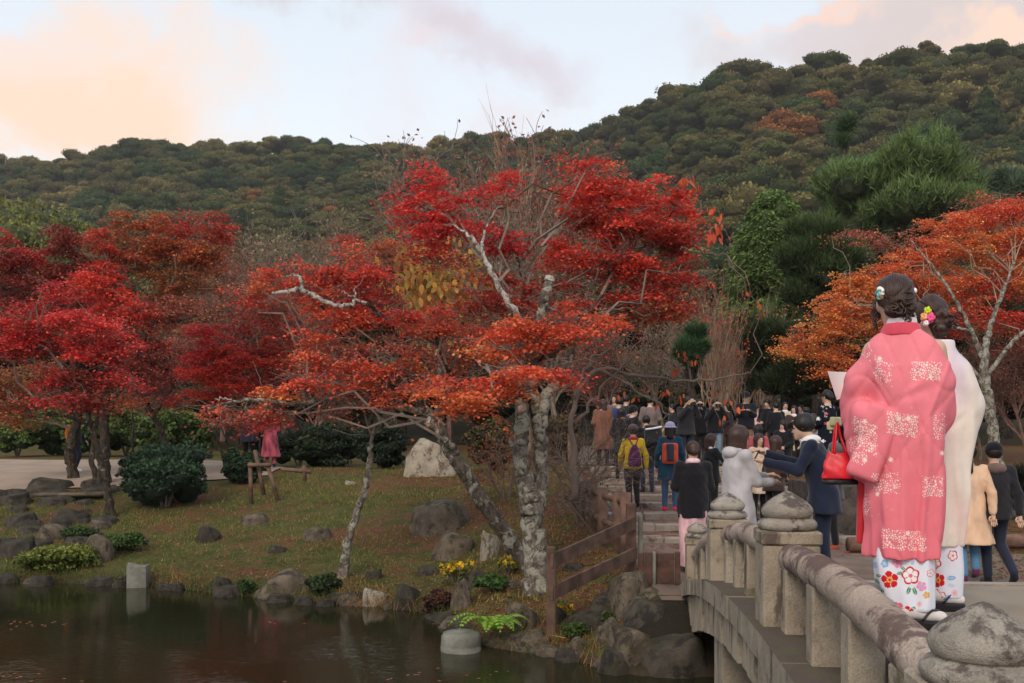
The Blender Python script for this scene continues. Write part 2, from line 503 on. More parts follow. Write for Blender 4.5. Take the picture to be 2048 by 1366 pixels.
def hit(u, v, y0=9.0, y1=60.0):
    """where the sight line through a photo pixel meets the ground"""
    Y = np.linspace(y0, y1, 2400); p = P(u, v, Y) if False else None
    X = (u - 1024) / F * Y; Z = CZ + (HV - v) / F * Y
    g = np.maximum(ground(X, Y), 0.0)
    i = np.argmax(Z <= g + 1e-4)
    if not (Z <= g + 1e-4).any(): i = len(Y) - 1
    return np.array([X[i], Y[i], g[i]])

xs = np.unique(np.concatenate([np.arange(-600, -32, 12), np.arange(-32, -12, .6), np.arange(-12, 10, .2), np.arange(10, 32, .6), np.arange(32, 601, 12)]))
ys = np.unique(np.concatenate([np.arange(-60, -4, 8), np.arange(-4, 9, .5), np.arange(9, 28, .2), np.arange(28, 62, .8), np.arange(62, 520, 7), np.arange(520, 1500, 90)]))
GX, GY = np.meshgrid(xs, ys)
GZ = ground(GX, GY)
mb = MB(); nx, ny = len(xs), len(ys)
i = (np.arange(ny - 1)[:, None] * nx + np.arange(nx - 1)[None, :]).ravel()
mb.add(np.stack([GX, GY, GZ], -1).reshape(-1, 3), np.stack([i, i + 1, i + 1 + nx, i + nx], -1))
m, t, bs, out = new_mat('ground')
tc = t.node('ShaderNodeTexCoord').outputs['Object']
sp = t.node('ShaderNodeSeparateXYZ', i_0=tc)
big = t.noise(tc, .55, 5.0, .6); mid = t.noise(tc, 2.6, 6.0, .65); fine = t.noise(tc, 22.0, 4.0, .7)
grass = t.mix(t.ramp(mid, .3, .7), (.068, .078, .022), (.145, .130, .044))
grass = t.mix(t.ramp(fine, .3, .7), t.mix(.5, grass, (.03, .032, .012)), grass)
lit = t.mix(t.ramp(fine, .35, .65), (.085, .040, .025), (.22, .085, .050))
lm = t.ramp(t.math('ADD', t.math('MULTIPLY', big, .55), t.math('MULTIPLY', mid, .45)), .47, .58)
rm = t.ramp(sp.outputs[0], -2.2, 1.2, -.0, .95)
fm = t.math('MULTIPLY', t.math('MAXIMUM', t.math('MULTIPLY', lm, .85), t.math('MULTIPLY', rm, t.ramp(mid, .35, .55))), 1.0)
fm = t.math('MULTIPLY', fm, t.ramp(sp.outputs[1], 10.6, 11.3)); col = t.mix(fm, grass, lit); col = t.mix(t.math('MULTIPLY', t.ramp(sp.outputs[0], 1.0, 1.3), t.ramp(sp.outputs[1], 11.2, 10.6)), col, (.03, .024, .018))
mud = t.ramp(sp.outputs[2], .16, .0)
col = t.mix(mud, col, t.mix(fine, (.03, .024, .016), (.09, .065, .04)))
farm = t.ramp(sp.outputs[1], 40, 60)
col = t.mix(farm, col, t.mix(mid, (.02, .02, .010), (.06, .045, .022)))
t.put(bs.inputs['Base Color'], col); t.put(bs.inputs['Roughness'], .95); t.put(bs.inputs['Specular IOR Level'], .1)
bump(t, bs, t.math('ADD', fine, mid), .9, .05)
M_GROUND = m
tag(mb.build('ground', M_GROUND, smooth=True), kind='structure')

# pond
m, t, bs, out = new_mat('pond_water')
tc = t.node('ShaderNodeTexCoord').outputs['Object']
w1 = t.noise(t.vmath('MULTIPLY', tc, (1.0, 2.6, 1)), 2.6, 3.0, .5)
w2 = t.noise(t.vmath('MULTIPLY', tc, (1.4, 6.5, 1)), 4.5, 2.0, .5)
calm = t.ramp(t.noise(tc, .35, 2.0), .42, .6, .25, 1.0)
t.put(bs.inputs['Base Color'], (.019, .018, .008, 1)); t.put(bs.inputs['Roughness'], .04); t.put(bs.inputs['IOR'], 1.33)
hgt = t.math('MULTIPLY', t.math('ADD', t.math('MULTIPLY', w1, .5), w2), calm)
bump(t, bs, hgt, .10, .03)
M_WATER = m
wx, wy = np.meshgrid(np.linspace(-45, 14, 60), np.linspace(-2, 22, 25)); i = (np.arange(24)[:, None] * 60 + np.arange(59)[None, :]).ravel()
mb = MB(); mb.add(np.stack([wx, wy, wx * 0], -1).reshape(-1, 3), np.stack([i, i + 1, i + 61, i + 60], -1))
tag(mb.build('pond_water', M_WATER), kind='structure')

# gravel path on the left bank
def strip(name, poly, m, lift=.012, n=60, k=12):
    """poly: list of (centre x, near y, far y) along x"""
    X = np.linspace(poly[0][0], poly[-1][0], n); y0 = np.interp(X, [p[0] for p in poly], [p[1] for p in poly]); y1 = np.interp(X, [p[0] for p in poly], [p[2] for p in poly])
    tt = np.linspace(0, 1, k)[:, None]; Yv = y0 * (1 - tt) + y1 * tt; Xv = np.tile(X, (k, 1))
    Z = ground(Xv, Yv) + lift
    mb = MB(); i = (np.arange(k - 1)[:, None] * n + np.arange(n - 1)[None, :]).ravel()
    mb.add(np.stack([Xv, Yv, Z], -1).reshape(-1, 3), np.stack([i, i + 1, i + n + 1, i + n], -1))
    return mb.build(name, m, smooth=True)
M_GRAVEL = simple('gravel', (.30, .225, .165), .95, .16, 1.2, .5, 30.0)
tag(strip('gravel_path', [(-32, 24.3, 33), (-12, 23.3, 33), (-9, 23.6, 32), (-7.3, 24.3, 29.5), (-6.2, 25.2, 27.0)], M_GRAVEL, .03), kind='structure')
M_DIRT = simple('packed_dirt', (.15, .105, .08), .95, .3, 1.5, .5, 25.0)
tag(strip('bridge_approach_path', [(1.62, 10.75, 15.55), (5.4, 10.75, 15.55), (5.7, 10.75, 14.3), (14, 11.5, 14.3)], M_DIRT, .012), kind='structure')
tag(strip('upper_plaza', [(1.75, 24.9, 42), (3.5, 24.9, 42), (9, 26.5, 40)], M_DIRT, .03), kind='structure')

# ---------------------------------------------------------------- stone steps up from the bridge
STEP_N, STEP_Y0, STEP_D, STEP_Z0, STEP_H = 9, 15.5, 1.04, .70, .105
def step_top(Y):
    k = math.floor((Y - STEP_Y0) / STEP_D)
    if k < 0: return .70
    return STEP_Z0 + STEP_H * (min(k, STEP_N - 1) + 1)
steps = empty('stone_steps', (3.4, STEP_Y0, .7))
tag(steps, 'wide flight of weathered stone steps climbing away from the bridge', 'steps')
slabs = [bevel_box('step_slab', w, .34, STEP_H + .07, .018, M_STEP, .012, k) for k, w in enumerate((.62, .74, .82, .68))]
M_TREAD = simple('tread_dirt', (.17, .105, .075), .95, .5, 3.0, .6, 30.0)
for k in range(STEP_N):
    y = STEP_Y0 + STEP_D * k; x = -1.72 + .03 * k - .02 * (k % 3); r = random.Random(k + 40)
    while x < 1.95:
        j = r.randrange(4); w = (.62, .74, .82, .68)[j]
        o = link_mesh('step_slab', slabs[j], None, steps, (x + w / 2, STEP_D * k + .17 + r.uniform(-.015, .015), STEP_H * k - .07 + r.uniform(-.008, .008)), (0, 0, r.uniform(-.01, .01)))
        x += w + .012
    tr = MB(); tr.add(box_v(-1.72, 1.95, STEP_D * k + .30, STEP_D * (k + 1) + .06, STEP_H * k - .3, STEP_H * (k + 1) - .012), BOXF)
    tr.build('tread_fill', M_TREAD, steps)

# ---------------------------------------------------------------- stone bridge
BANG = -math.atan(.0935)
def rx(Y): return .0935 * Y + 1.046
def apex(Y): return 2.081 - .0187 * (Y - 5.494) ** 2
def cope(Y): return apex(Y) - .755
def deck(Y): return np.where(Y < 6.0, apex(np.minimum(Y, 6.0)) - .57, np.maximum(1.511 - .0187 * .256 - (Y - 6.0) * .158, .70))
def soff(Y): return cope(Y) - .40 - .0062 * (Y - 5.5) ** 2
ND = np.array([-.9957, .0931, 0]); DD = np.array([.0931, .9957, 0])
def bp(Y, off, z): return np.array([rx(Y), Y, z]) + ND * off

bridge = empty('stone_bridge', (rx(5.5), 5.5, 0))
bl = np.array([rx(5.5), 5.5, 0])
tag(bridge, 'arched grey stone footbridge with a low rounded balustrade over the pond', 'bridge')

def sweep(ys, o0, o1, zt, zb):
    """a prism following the arch between offsets o0 (outer) and o1 (inner)"""
    mb = MB(); V = []
    for y in ys:
        V += [bp(y, o0, zb(y)) - bl, bp(y, o1, zb(y)) - bl, bp(y, o1, zt(y)) - bl, bp(y, o0, zt(y)) - bl]
    V = np.array(V); n = len(ys); q = []
    for i in range(n - 1):
        a, b = i * 4, i * 4 + 4
        for j in range(4):
            k = (j + 1) % 4
            q.append([a + j, a + k, b + k, b + j])
    q.append([3, 2, 1, 0]); e = (n - 1) * 4; q.append([e, e + 1, e + 2, e + 3])
    mb.add(V, np.array(q)); return mb

# kerb / coping stones (each piece), with joints
y = -1.0; r = random.Random(3)
while y < 11.6:
    y2 = min(y + r.uniform(.85, 1.1), 11.7)
    jo = r.uniform(-.006, .006)
    sweep(np.linspace(y, y2 - .012, 5), .21 + jo, -.19, lambda q: cope(q) + jo, lambda q: cope(q) - .155).build('coping_stone', M_COPE, bridge)
    y = y2
# spandrel slabs hanging below, set back, with open joints
y = -.6
while y < 10.7:
    w = r.uniform(.27, .40); jo = r.uniform(-.012, .012)
    sweep(np.linspace(y, y + w - .045, 3), .165 + jo, -.04, lambda q: cope(q) - .157, lambda q: soff(q) + jo * .3).build('spandrel_slab', M_STONE, bridge)
    y += w
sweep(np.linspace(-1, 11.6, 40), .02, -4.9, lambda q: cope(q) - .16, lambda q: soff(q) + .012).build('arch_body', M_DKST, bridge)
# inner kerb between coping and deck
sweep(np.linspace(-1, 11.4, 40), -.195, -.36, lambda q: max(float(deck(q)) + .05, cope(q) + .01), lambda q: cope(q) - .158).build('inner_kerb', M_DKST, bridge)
M_DECK = simple('deck_sand', (.25, .205, .155), .95, .12, 2.0, .35, 70.0)
ysd = np.concatenate([np.linspace(-1.2, 6, 30), np.linspace(6.15, 10.95, 22)])
sweep(ysd, -.362, -5.2, lambda q: float(deck(q)), lambda q: float(deck(q)) - .12).build('deck_surface', M_DECK, bridge)
for k in range(7):   # timber-edged risers where the deck goes down to the bank
    yy = 6.9 + k * .6
    sweep(np.array([yy, yy + .12]), -.40, -5.1, lambda q: float(deck(yy)) + .022, lambda q: float(deck(q)) - .1).build('step_edge', M_STEP, bridge)
# pier under the arch
sweep(np.array([7.95, 8.6]), .10, -.75, lambda q: soff(8.2) + .05, lambda q: -.7).build('pier', M_STONE, bridge)
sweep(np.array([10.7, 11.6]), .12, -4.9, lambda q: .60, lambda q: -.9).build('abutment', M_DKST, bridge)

FIN = [(0.0, -.006), (.124, -.006), (.136, .003), (.142, .016), (.146, .032), (.142, .048), (.130, .066), (.110, .084), (.086, .102), (.060, .119), (.036, .132), (.014, .143), (0, .147)]
fin_mb = MB(); lathe(fin_mb, [(a, b) for a, b in FIN], 40); fin_me = fin_mb.mesh('finial', M_CAP, True)
dsc_mb = MB(); lathe(dsc_mb, [(0, 0), (.135, 0), (.158, .008), (.168, .028), (.166, .048), (.150, .066), (.128, .074), (.124, .082), (0, .082)], 40); dsc_me = dsc_mb.mesh('neck_disc', M_CAP, True)
def post(Y, s=1.0, az=None):
    a = apex(Y) if az is None else az
    base = cope(Y) - .02
    p = empty('baluster_post', bp(Y, 0, 0) - bl, BANG); p.parent = bridge
    h_body = a - .147 * s - .076 * s - base
    o = link_mesh('post_shaft', bevel_box('post_shaft', .315 * s, .315 * s, h_body - .075, .012, M_STONE), None, p, (0, 0, base))
    link_mesh('post_collar', bevel_box('post_collar', .335 * s, .335 * s, .075, .010, M_STONE), None, p, (0, 0, base + h_body - .075))
    link_mesh('neck_disc', dsc_me, None, p, (0, 0, a - .147 * s - .078 * s), None, (s, s, s * .93))
    link_mesh('finial', fin_me, None, p, (0, 0, a - .147 * s), None, s)
PY = [-.2, 2.75, 5.72, 8.5, 11.3]
for k, Y in enumerate(PY):
    post(Y, .8 if k == 4 else 1.0, CZ - .985 if k == 4 else None)
def railz(Y): return apex(Y) - .375 + .012 * 0
for k in range(4):
    a, b = PY[k], PY[k + 1]
    Yv = np.linspace(a + .10, b - .10, 26)
    tt = (Yv - a) / (b - a)
    z = railz(Yv) + (.035 if k == 1 else 0) * (1 - tt) + .03 * np.sin(np.pi * tt)
    if k == 3: z = z - .06 * tt
    pts = np.array([bp(yy, 0, zz) - bl for yy, zz in zip(Yv, z)])
    rad = .079 + .004 * np.sin(np.pi * tt) + .0015 * np.sin(tt * 37)
    mb = MB(); tube(mb, pts, rad, 24, knob=.012, seed=k)
    mb.build('round_rail', M_RAIL, bridge, smooth=True)
    fr = {1: (.20, .435, .67, .90), 0: (.2, .4, .6, .8), 2: (.2, .42, .64, .84), 3: (.2, .4, .6, .8)}[k]
    for q, f in enumerate(fr):
        yy = a + (b - a) * f; zt = float(np.interp(f, tt, z)); base = cope(yy) - .02
        me = bevel_box('baluster', .145, .15, zt - base - .045, .010, M_STONE, .003, q + 5 * k)
        link_mesh('baluster', me, None, bridge, bp(yy, 0, base) - bl, (0, 0, BANG))

# ---------------------------------------------------------------- brown rail fence at the water and along the steps
def fence_post(parent, org, x, y, z0, z1, w=.10, round_=False, m=None, lean=0):
    if round_:
        mb = MB(); tube(mb, [(0, 0, 0), (lean * .4, 0, (z1 - z0) * .5), (lean, 0, z1 - z0)], [w * .52, w * .5, w * .49], 12, knob=.03, seed=int(x * 97 + y * 31) % 999)
        me = mb.mesh('fence_post', m or M_LOG, True)
    else:
        me = bevel_box('fence_post', w, w, z1 - z0, .012, m or M_WOOD)
    return link_mesh('fence_post', me, None, parent, (x - org[0], y - org[1], z0 - org[2]))
def board(parent, org, a, b, h, th, m, name='fence_rail'):
    a = np.array(a) - org; b = np.array(b) - org; d = b - a; L = np.linalg.norm(d[:2])
    s = np.array([-d[1], d[0], 0]) / L * th / 2; up = np.array([0, 0, h / 2])
    V = [a - s - up, b - s - up, b + s - up, a + s - up, a - s + up, b - s + up, b + s + up, a + s + up]
    mb = MB(); mb.add(np.array(V), BOXF); return mb.build(name, m, parent)
p1 = np.array(P(1102, 1290, 11.2)); p2 = np.array(P(1262, 1190, 12.8))
f1 = empty('timber_fence', p1); tag(f1, 'two board brown timber fence sloping up from the water beside the lichened maple', 'fence')
fence_post(f1, p1, p1[0], 11.2, p1[2] - .3, P(0, 1093, 11.2)[2], .105)
fence_post(f1, p1, p2[0], 12.8, p2[2] - .2, P(0, 1006, 12.8)[2], .125)
fence_post(f1, p1, p2[0] + .14, 12.95, p2[2] - .2, P(0, 1030, 12.95)[2], .06, m=M_PALE)
board(f1, p1, P(1103, 1122, 11.14), P(1268, 1046, 12.72), .155, .04, M_WOOD)
board(f1, p1, P(1103, 1186, 11.14), P(1272, 1106, 12.72), .155, .04, M_WOOD)
# log posts beside the steps
f2 = empty('log_fence', (1.66, 13.4, .7)); tag(f2, 'weathered reddish log fence climbing along the left edge of the stone steps', 'fence')
o2 = np.array([1.66, 13.4, .7]); tops = []
for k, (u, v1, Y) in enumerate([(1252, 985, 13.6), (1238, 985, 14.4), (1205, 975, 14.9), (1188, 968, 15.9), (1170, 962, 16.9), (1160, 945, 18.2), (1150, 932, 19.6), (1146, 905, 21.2), (1142, 880, 23.0), (1140, 868, 25.0)]):
    x = (u - 1024) / F * Y; zt = P(0, v1, Y)[2]; zb = gz(x, Y) - .15
    fence_post(f2, o2, x, Y, zb, zt, .15 if k < 5 else .12, True, M_LOG, random.uniform(-.02, .02)); tops.append((x, Y, zt))
for a, b in zip(tops[:-1], tops[1:]):
    for dz in (.12, .5):
        mb = MB(); tube(mb, [np.array(a) - o2 - [0.0, 0, dz], np.array(b) - o2 - [0, 0, dz]], .045, 8); mb.build('fence_rail', M_LOG, f2, smooth=True)
# row of upright planks at the bridge end
M_PLANK = simple('dark_plank', (.085, .045, .032), .85, .5, 5.0, .5, 30.0)
w = empty('plank_wall', P(1315, 1190, 11.6)); tag(w, 'short wall of rusty brown upright planks where the bridge meets the bank', 'wall')
ow = np.array(P(1315, 1190, 11.6))
for (u0, u1, c) in ((1277, 1288, 1), (1290, 1303, 0), (1305, 1311, 2), (1313, 1347, 0), (1350, 1360, 1)):
    Y = 11.6 + (u0 % 3) * .03; x0 = (u0 - 1024) / F * Y; x1 = (u1 - 1024) / F * Y; zt = P(0, 1103 + (u0 % 5), Y)[2]
    me = bevel_box('plank', x1 - x0, .07, zt - .35, .008, (M_PLANK, M_PLANK, M_PALE)[c])
    link_mesh('plank', me, None, w, ((x0 + x1) / 2 - ow[0], Y - ow[1], .35 - ow[2]))
# long timber kerb on the right lawn
kb = MB(); tube(kb, [(4.9, 14.5, .80), (9, 14.9, .84), (13, 15.4, .86)], .11, 10, knob=.05)
tag(kb.build('timber_kerb', M_LOG, smooth=True), 'dark round timber kerb edging the lawn behind the black puffer jacket', 'kerb')

# ---------------------------------------------------------------- rocks
def rock_mesh(seed, m, planes=13, rough=.05):
    import bmesh
    bm = bmesh.new(); bmesh.ops.create_icosphere(bm, subdivisions=4, radius=1.0)
    V = np.array([v.co[:] for v in bm.verts]); r = np.random.default_rng(seed)
    for k in range(planes):
        n = r.normal(size=3); n[2] = abs(n[2]) * .8; n /= np.linalg.norm(n); d = r.uniform(.62, .88)
        e = np.maximum(0, V @ n - d); V -= e[:, None] * n * .92
    n = np.array([.15, .1, 1.0]); n /= np.linalg.norm(n); e = np.maximum(0, V @ n - r.uniform(.50, .72)); V -= e[:, None] * n * .85
    V *= (1 + rough * 2.2 * snoise(V, 2.2, 4, seed)[:, None] + .035 * snoise(V, 8.0, 3, seed)[:, None])
    V[:, 2] = np.where(V[:, 2] < -.3, -.3 + (V[:, 2] + .3) * .3, V[:, 2])
    V[:, 2] /= V[:, 2].max(); V[:, 0] /= np.abs(V[:, 0]).max(); V[:, 1] /= np.abs(V[:, 1]).max()
    for v, c in zip(bm.verts, V): v.co = c
    me = bpy.data.meshes.new('rock'); bm.to_mesh(me); bm.free(); me.materials.append(m)
    me.polygons.foreach_set('use_smooth', np.ones(len(me.polygons), bool))
    return me
RM = {}
for key, mm in (('g', M_ROCK), ('d', M_ROCKD), ('w', M_ROCKW)):
    RM[key] = [rock_mesh(10 * k + ord(key), mm) for k in range(4 if key != 'w' else 2)]
ROCKS = [
 (852, 957, 104, 78, 'w', 'large cracked pale boulder on the grass left of the leaning trunk'),
 (874, 1072, 122, 70, 'g', 'largest brown boulder on the slope beside the leaning maple trunk'),
 (908, 1119, 92, 56, 'g', 'grey boulder in front of the largest brown boulder'),
 (981, 1119, 34, 60, 'w', 'smooth upright pale stone between the two maple trunks'),
 (412, 1087, 56, 38, 'd', 'dark domed rock standing alone on the grass slope'),
 (630, 1084, 60, 32, 'g', 'low grey rock on the grass left of the thin spotted trunk'),
 (188, 1130, 66, 62, 'g', 'tall rounded rock among the green weeds at the left shore'),
 (562, 1200, 108, 58, 'g', 'broad pale brown boulder at the waterline below the grass slope'),
 (812, 1220, 68, 54, 'd', 'dark wedge rock at the waterline below the yellow flowers'),
 (748, 1214, 42, 40, 'w', 'small pale rock at the waterline next to the dark wedge rock'),
 (441, 1188, 40, 38, 'd', 'small dark rock among the dry reeds at the water'),
 (922, 1222, 46, 66, 'g', 'upright lichened rock just below the yellow flowering plant'),
 (858, 1152, 64, 24, 'd', 'flat dark stone on the bank left of the yellow flowers'),
 (748, 1160, 36, 26, 'd', 'little dark stone right of the thin spotted trunk foot'),
 (962, 1172, 54, 32, 'd', 'squarish dark stone at the foot of the big maple'),
 (690, 1208, 110, 26, 'd', 'long low dark stone edging the water beside the thin trunk'),
 (1042, 1262, 76, 62, 'g', 'mossy boulder beside the green fern at the water'),
 (1056, 1306, 92, 44, 'g', 'flat topped rock in the water in front of the mossy boulder'),
 (1098, 1316, 74, 28, 'g', 'low rock at the foot of the timber fence post'),
 (1152, 1320, 52, 48, 'g', 'round rock at the water right of the fence post'),
 (1112, 1250, 48, 44, 'd', 'dark rock behind the fence post near the small yellow flowers'),
 (1178, 1262, 86, 44, 'd', 'broad dark rock on the bank under the timber fence'),
 (1216, 1212, 42, 34, 'd', 'small rock on the leafy bank behind the timber fence'),
 (1218, 1290, 56, 56, 'g', 'squat rock at the water between the fence and the bridge boulders'),
 (1150, 1142, 60, 20, 'd', 'dark stone seen between the two fence boards'),
 (1262, 1218, 84, 74, 'g', 'tall knobbly boulder at the end of the plank wall'),
 (1240, 1356, 92, 66, 'd', 'wet dark boulder at the water below the bridge boulders'),
 (1345, 1352, 180, 84, 'd', 'huge dark block boulder beneath the far end of the bridge'),
 (1308, 1268, 140, 74, 'd', 'great brown slanting boulder touching the bridge arch'),
 (506, 1052, 54, 28, 'g', 'leaf covered rock on the grass below the support frame'),
 (553, 1108, 40, 20, 'd', 'tiny brown rock half sunk in the middle of the slope'),
 (240, 1170, 34, 22, 'd', 'small wet rock in the water left of the square pale block'),
 (272, 1094, 32, 24, 'w', 'small pale rock on the grass above the square pale block'),
 (30, 1118, 70, 48, 'd', 'dark rock at the very left shore above the reeds'),
 (96, 1082, 76, 36, 'g', 'brown rock in the stone ledge left of the tall rounded rock'),
 (34, 1058, 74, 34, 'd', 'dark ledge rock at the left edge below the path'),
 (132, 1046, 84, 30, 'd', 'long dark ledge rock under the flat stone slab'),
 (24, 1012, 60, 30, 'd', 'ledge rock at the left edge level with the flat slab'),
 (90, 984, 90, 30, 'd', 'brown leafy rock along the near side of the gravel path'),
 (178, 980, 60, 26, 'd', 'small leafy rock beside the maple trunks near the path'),
 (195, 1062, 44, 26, 'g', 'greenish rock at the foot of the pale leaning maple trunk'),
 (700, 970, 20, 12, 'w', 'small white pebble stone lying on the upper grass'),
 (462, 945, 50, 20, 'g', 'flat rock beside the round dark shrub'),
 (1024, 1180, 40, 26, 'g', 'brown stone hugging the left foot of the big maple trunk'),
 (1268, 1318, 120, 74, 'g', 'rounded brown bridge boulder leaning against the dark block'),
 (1405, 1345, 110, 90, 'd', 'dark bridge boulder in the shade under the arch'),
 (1225, 1250, 96, 56, 'd', 'leaf covered boulder above the wet one beside the fence'),
 (1300, 1222, 90, 50, 'g', 'mossy bridge boulder directly below the plank wall'),
 (1980, 1108, 120, 34, 'g', 'low mossy rock behind the legs of the woman in black'),
 (2030, 1035, 60, 60, 'w', 'pale craggy rock on the lawn at the right edge'),
]
for k, (u, v, w, h, key, lab) in enumerate(ROCKS):
    if 'bridge' in lab and 'between' not in lab:
        p = hit(u, v); Y = {1240: 10.0, 1345: 9.9, 1308: 10.5, 1268: 10.1, 1405: 10.2, 1300: 11.0}.get(u, p[1]); p = P(u, v, Y)
    else:
        p = hit(u, v - h * .06)
    W = px(w, p[1]); Hh = px(h, p[1])
    me = RM[key][k % len(RM[key])]
    o = link_mesh('rock', me, None, None, (p[0], p[1] + W * .28, p[2] - .05), (0, 0, random.uniform(-.4, .4) + (0 if key == 'w' else 3.14 * (k % 2))), (W * (.64 if key == 'w' else .58), W * .50, Hh * 1.03))
    tag(o, lab, 'rock', 'rocks along the pond bank')
# more shore stones, small ones
r = random.Random(21)
for k in range(46):
    X = r.uniform(-9.5, 1.0); Y = np.interp(X, _SX, _SY) + r.uniform(-.12, .25)
    s = r.uniform(.06, .19)
    o = link_mesh('shore_stone', RM['d' if r.random() < .6 else 'g'][k % 4], None, None, (X, Y, r.uniform(-.02, .02)), (0, 0, r.uniform(0, 6)), (s * 1.4, s, s * .8))
    tag(o, 'small brown stone lying at the waterline of the pond', 'stone', 'small stones along the waterline')
for k in range(26):
    u = r.uniform(-30, 205); v = r.uniform(985, 1098); p = hit(u, v); w = px(r.uniform(40, 84), p[1]); h_ = px(r.uniform(18, 34), p[1])
    o = link_mesh('rock', RM['d'][k % 4], None, None, (p[0], p[1] + w * .2, p[2] - .06), (0, 0, r.uniform(0, 6)), (w * .62, w * .45, h_ * .7))
    tag(o, 'dark mossy rock heaped in the stone ledge on the left bank', 'rock', 'ledge rocks on the left bank')
sl = link_mesh('stone_slab', bevel_box('stone_slab', 1.5, .5, .10, .03, M_ROCK, .03, 4), None, None, hit(136, 1002) + np.array([0, .2, .1]), (0, 0, .05))
tag(sl, 'flat stone slab laid as a ledge above the dark rocks at left', 'slab')

pf = MB(); pf.add(box_v(5.32, 7.4, 16.3, 19.2, .5, 1.55), BOXF)
tag(pf.build('stone_platform', M_DKST), 'low dark stone platform at the right edge of the steps under the floral kimono', 'platform')
# pale piles standing in the water
p = P(277, 1171, 15.75)
mb = MB(); tube(mb, [(0, 0, -.5), (0, 0, .33), (.005, 0, .345)], [.205, .205, .19], 4, knob=.0)
o = mb.build('stone_block', M_PALE, None, (p[0], 15.75, 0), (0, 0, math.radians(45 + 8)))
o.scale = (1.02, 1.0, 1.0)
tag(o, 'square pale stone block standing in the water by the reeds', 'block')
p = P(922, 1298, 11.1); mb = MB(); lathe(mb, [(.0, -.5), (.225, -.5), (.228, .05), (.222, .056), (.226, .07), (.220, .16), (.200, .195), (.14, .207), (0, .212)], 28)
V = mb.v[0]; V *= (1 + .05 * snoise(V, 7, 3)[:, None]); o = mb.build('round_pile', M_PALE, None, (p[0], 11.1, 0), smooth=True)
tag(o, 'round grey stone pile standing in the water in front of the fern', 'pile')

# ---------------------------------------------------------------- vegetation builders
def jitter_cols(base, n, var=.18, hue=.08, r=rng):
    base = np.asarray(base, float)
    c = np.tile(base, (n, 1)) * (1 + var * r.normal(size=(n, 1)))
    c *= 1 + hue * r.normal(size=(n, 3))
    return np.clip(c, .004, .9)

def lines(mb, A, B, ra, rb, col=None, sides=3):
    """many thin prisms from points A to B at once"""
    A = np.asarray(A, float); B = np.asarray(B, float); N = len(A)
    if N == 0: return
    ra = np.broadcast_to(np.asarray(ra, float), (N,)); rb = np.broadcast_to(np.asarray(rb, float), (N,))
    D = B - A; D /= np.linalg.norm(D, axis=1)[:, None] + 1e-9
    up = np.where(np.abs(D[:, 2:3]) < .9, np.array([[0, 0, 1.0]]), np.array([[1.0, 0, 0]]))
    S = np.cross(D, up); S /= np.linalg.norm(S, axis=1)[:, None]; T = np.cross(D, S)
    th = np.linspace(0, 2 * np.pi, sides, endpoint=False)
    off = np.cos(th)[None, :, None] * S[:, None, :] + np.sin(th)[None, :, None] * T[:, None, :]
    V = np.concatenate([A[:, None] + off * ra[:, None, None], B[:, None] + off * rb[:, None, None]], 1)
    f = np.array([[j, (j + 1) % sides, sides + (j + 1) % sides, sides + j] for j in range(sides)])
    Fq = (f[None] + (np.arange(N) * 2 * sides)[:, None, None]).reshape(-1, 4)
    mb.add(V.reshape(-1, 3), Fq, col)

def twig_paths(mb, starts, ends, r0, r1, sag=.12, seg=4, wob=.06, r=rng, col=None):
    starts = np.asarray(starts, float); ends = np.asarray(ends, float); N = len(starts)
    if N == 0: return
    L = np.linalg.norm(ends - starts, axis=1)[:, None]
    prev = starts
    for k in range(1, seg + 1):
        t = k / seg
        cur = starts * (1 - t) + ends * t
        cur[:, 2] += (L[:, 0] * sag) * math.sin(math.pi * t)
        if k < seg: cur = cur + r.normal(size=(N, 3)) * L * wob
        lines(mb, prev, cur, r0 + (r1 - r0) * (k - 1) / seg, r0 + (r1 - r0) * k / seg, col)
        prev = cur

def bare_branches(mb, base, h, seed, r0=.12, levels=4, spread=.55, up=.5, kids=(7, 6, 5), lean=(0, 0), curve=.12, rmin=.0035):
    r = np.random.default_rng(seed)
    d0 = np.array([lean[0], lean[1], 1.0]); d0 /= np.linalg.norm(d0)
    pos = np.array([base], float); dr = np.array([d0]); ln = np.array([h * .55]); rad = np.array([r0])
    tips = []
    for lv in range(levels):
        seg = 5 if lv == 0 else 4
        cur = pos.copy(); d = dr.copy(); allp = [cur]; 
        for k in range(seg):
            d = d + r.normal(size=d.shape) * curve; d[:, 2] += .05 * up; d /= np.linalg.norm(d, axis=1)[:, None]
            nxt = cur + d * (ln / seg)[:, None]
            lines(mb, cur, nxt, rad * (1 - .5 * k / seg), rad * (1 - .5 * (k + 1) / seg), sides=6 if lv == 0 else 3)
            cur = nxt; allp.append(cur)
        tips.append(cur)
        if lv == levels - 1: break
        n = kids[min(lv, len(kids) - 1)]
        NP, ND_, NL, NR = [], [], [], []
        for q in range(n):
            t = r.uniform(.35 if lv == 0 else .2, 1.0, len(pos)) if q else np.ones(len(pos))
            s = t * seg; i0 = np.minimum(s.astype(int), seg - 1); fr = s - i0
            AP = np.stack(allp, 1); ii = np.arange(len(pos))
            p = AP[ii, i0] * (1 - fr)[:, None] + AP[ii, i0 + 1] * fr[:, None]
            dd = d + r.normal(size=d.shape) * spread; dd[:, 2] += up * .5; dd /= np.linalg.norm(dd, axis=1)[:, None]
            NP.append(p); ND_.append(dd); NL.append(ln * r.uniform(.45, .72, len(pos))); NR.append(rad * (1 - .5 * t) * .55)
        pos = np.concatenate(NP); dr = np.concatenate(ND_); ln = np.concatenate(NL); rad = np.maximum(np.concatenate(NR), rmin * h / 5)
    return np.concatenate(tips[-2:])

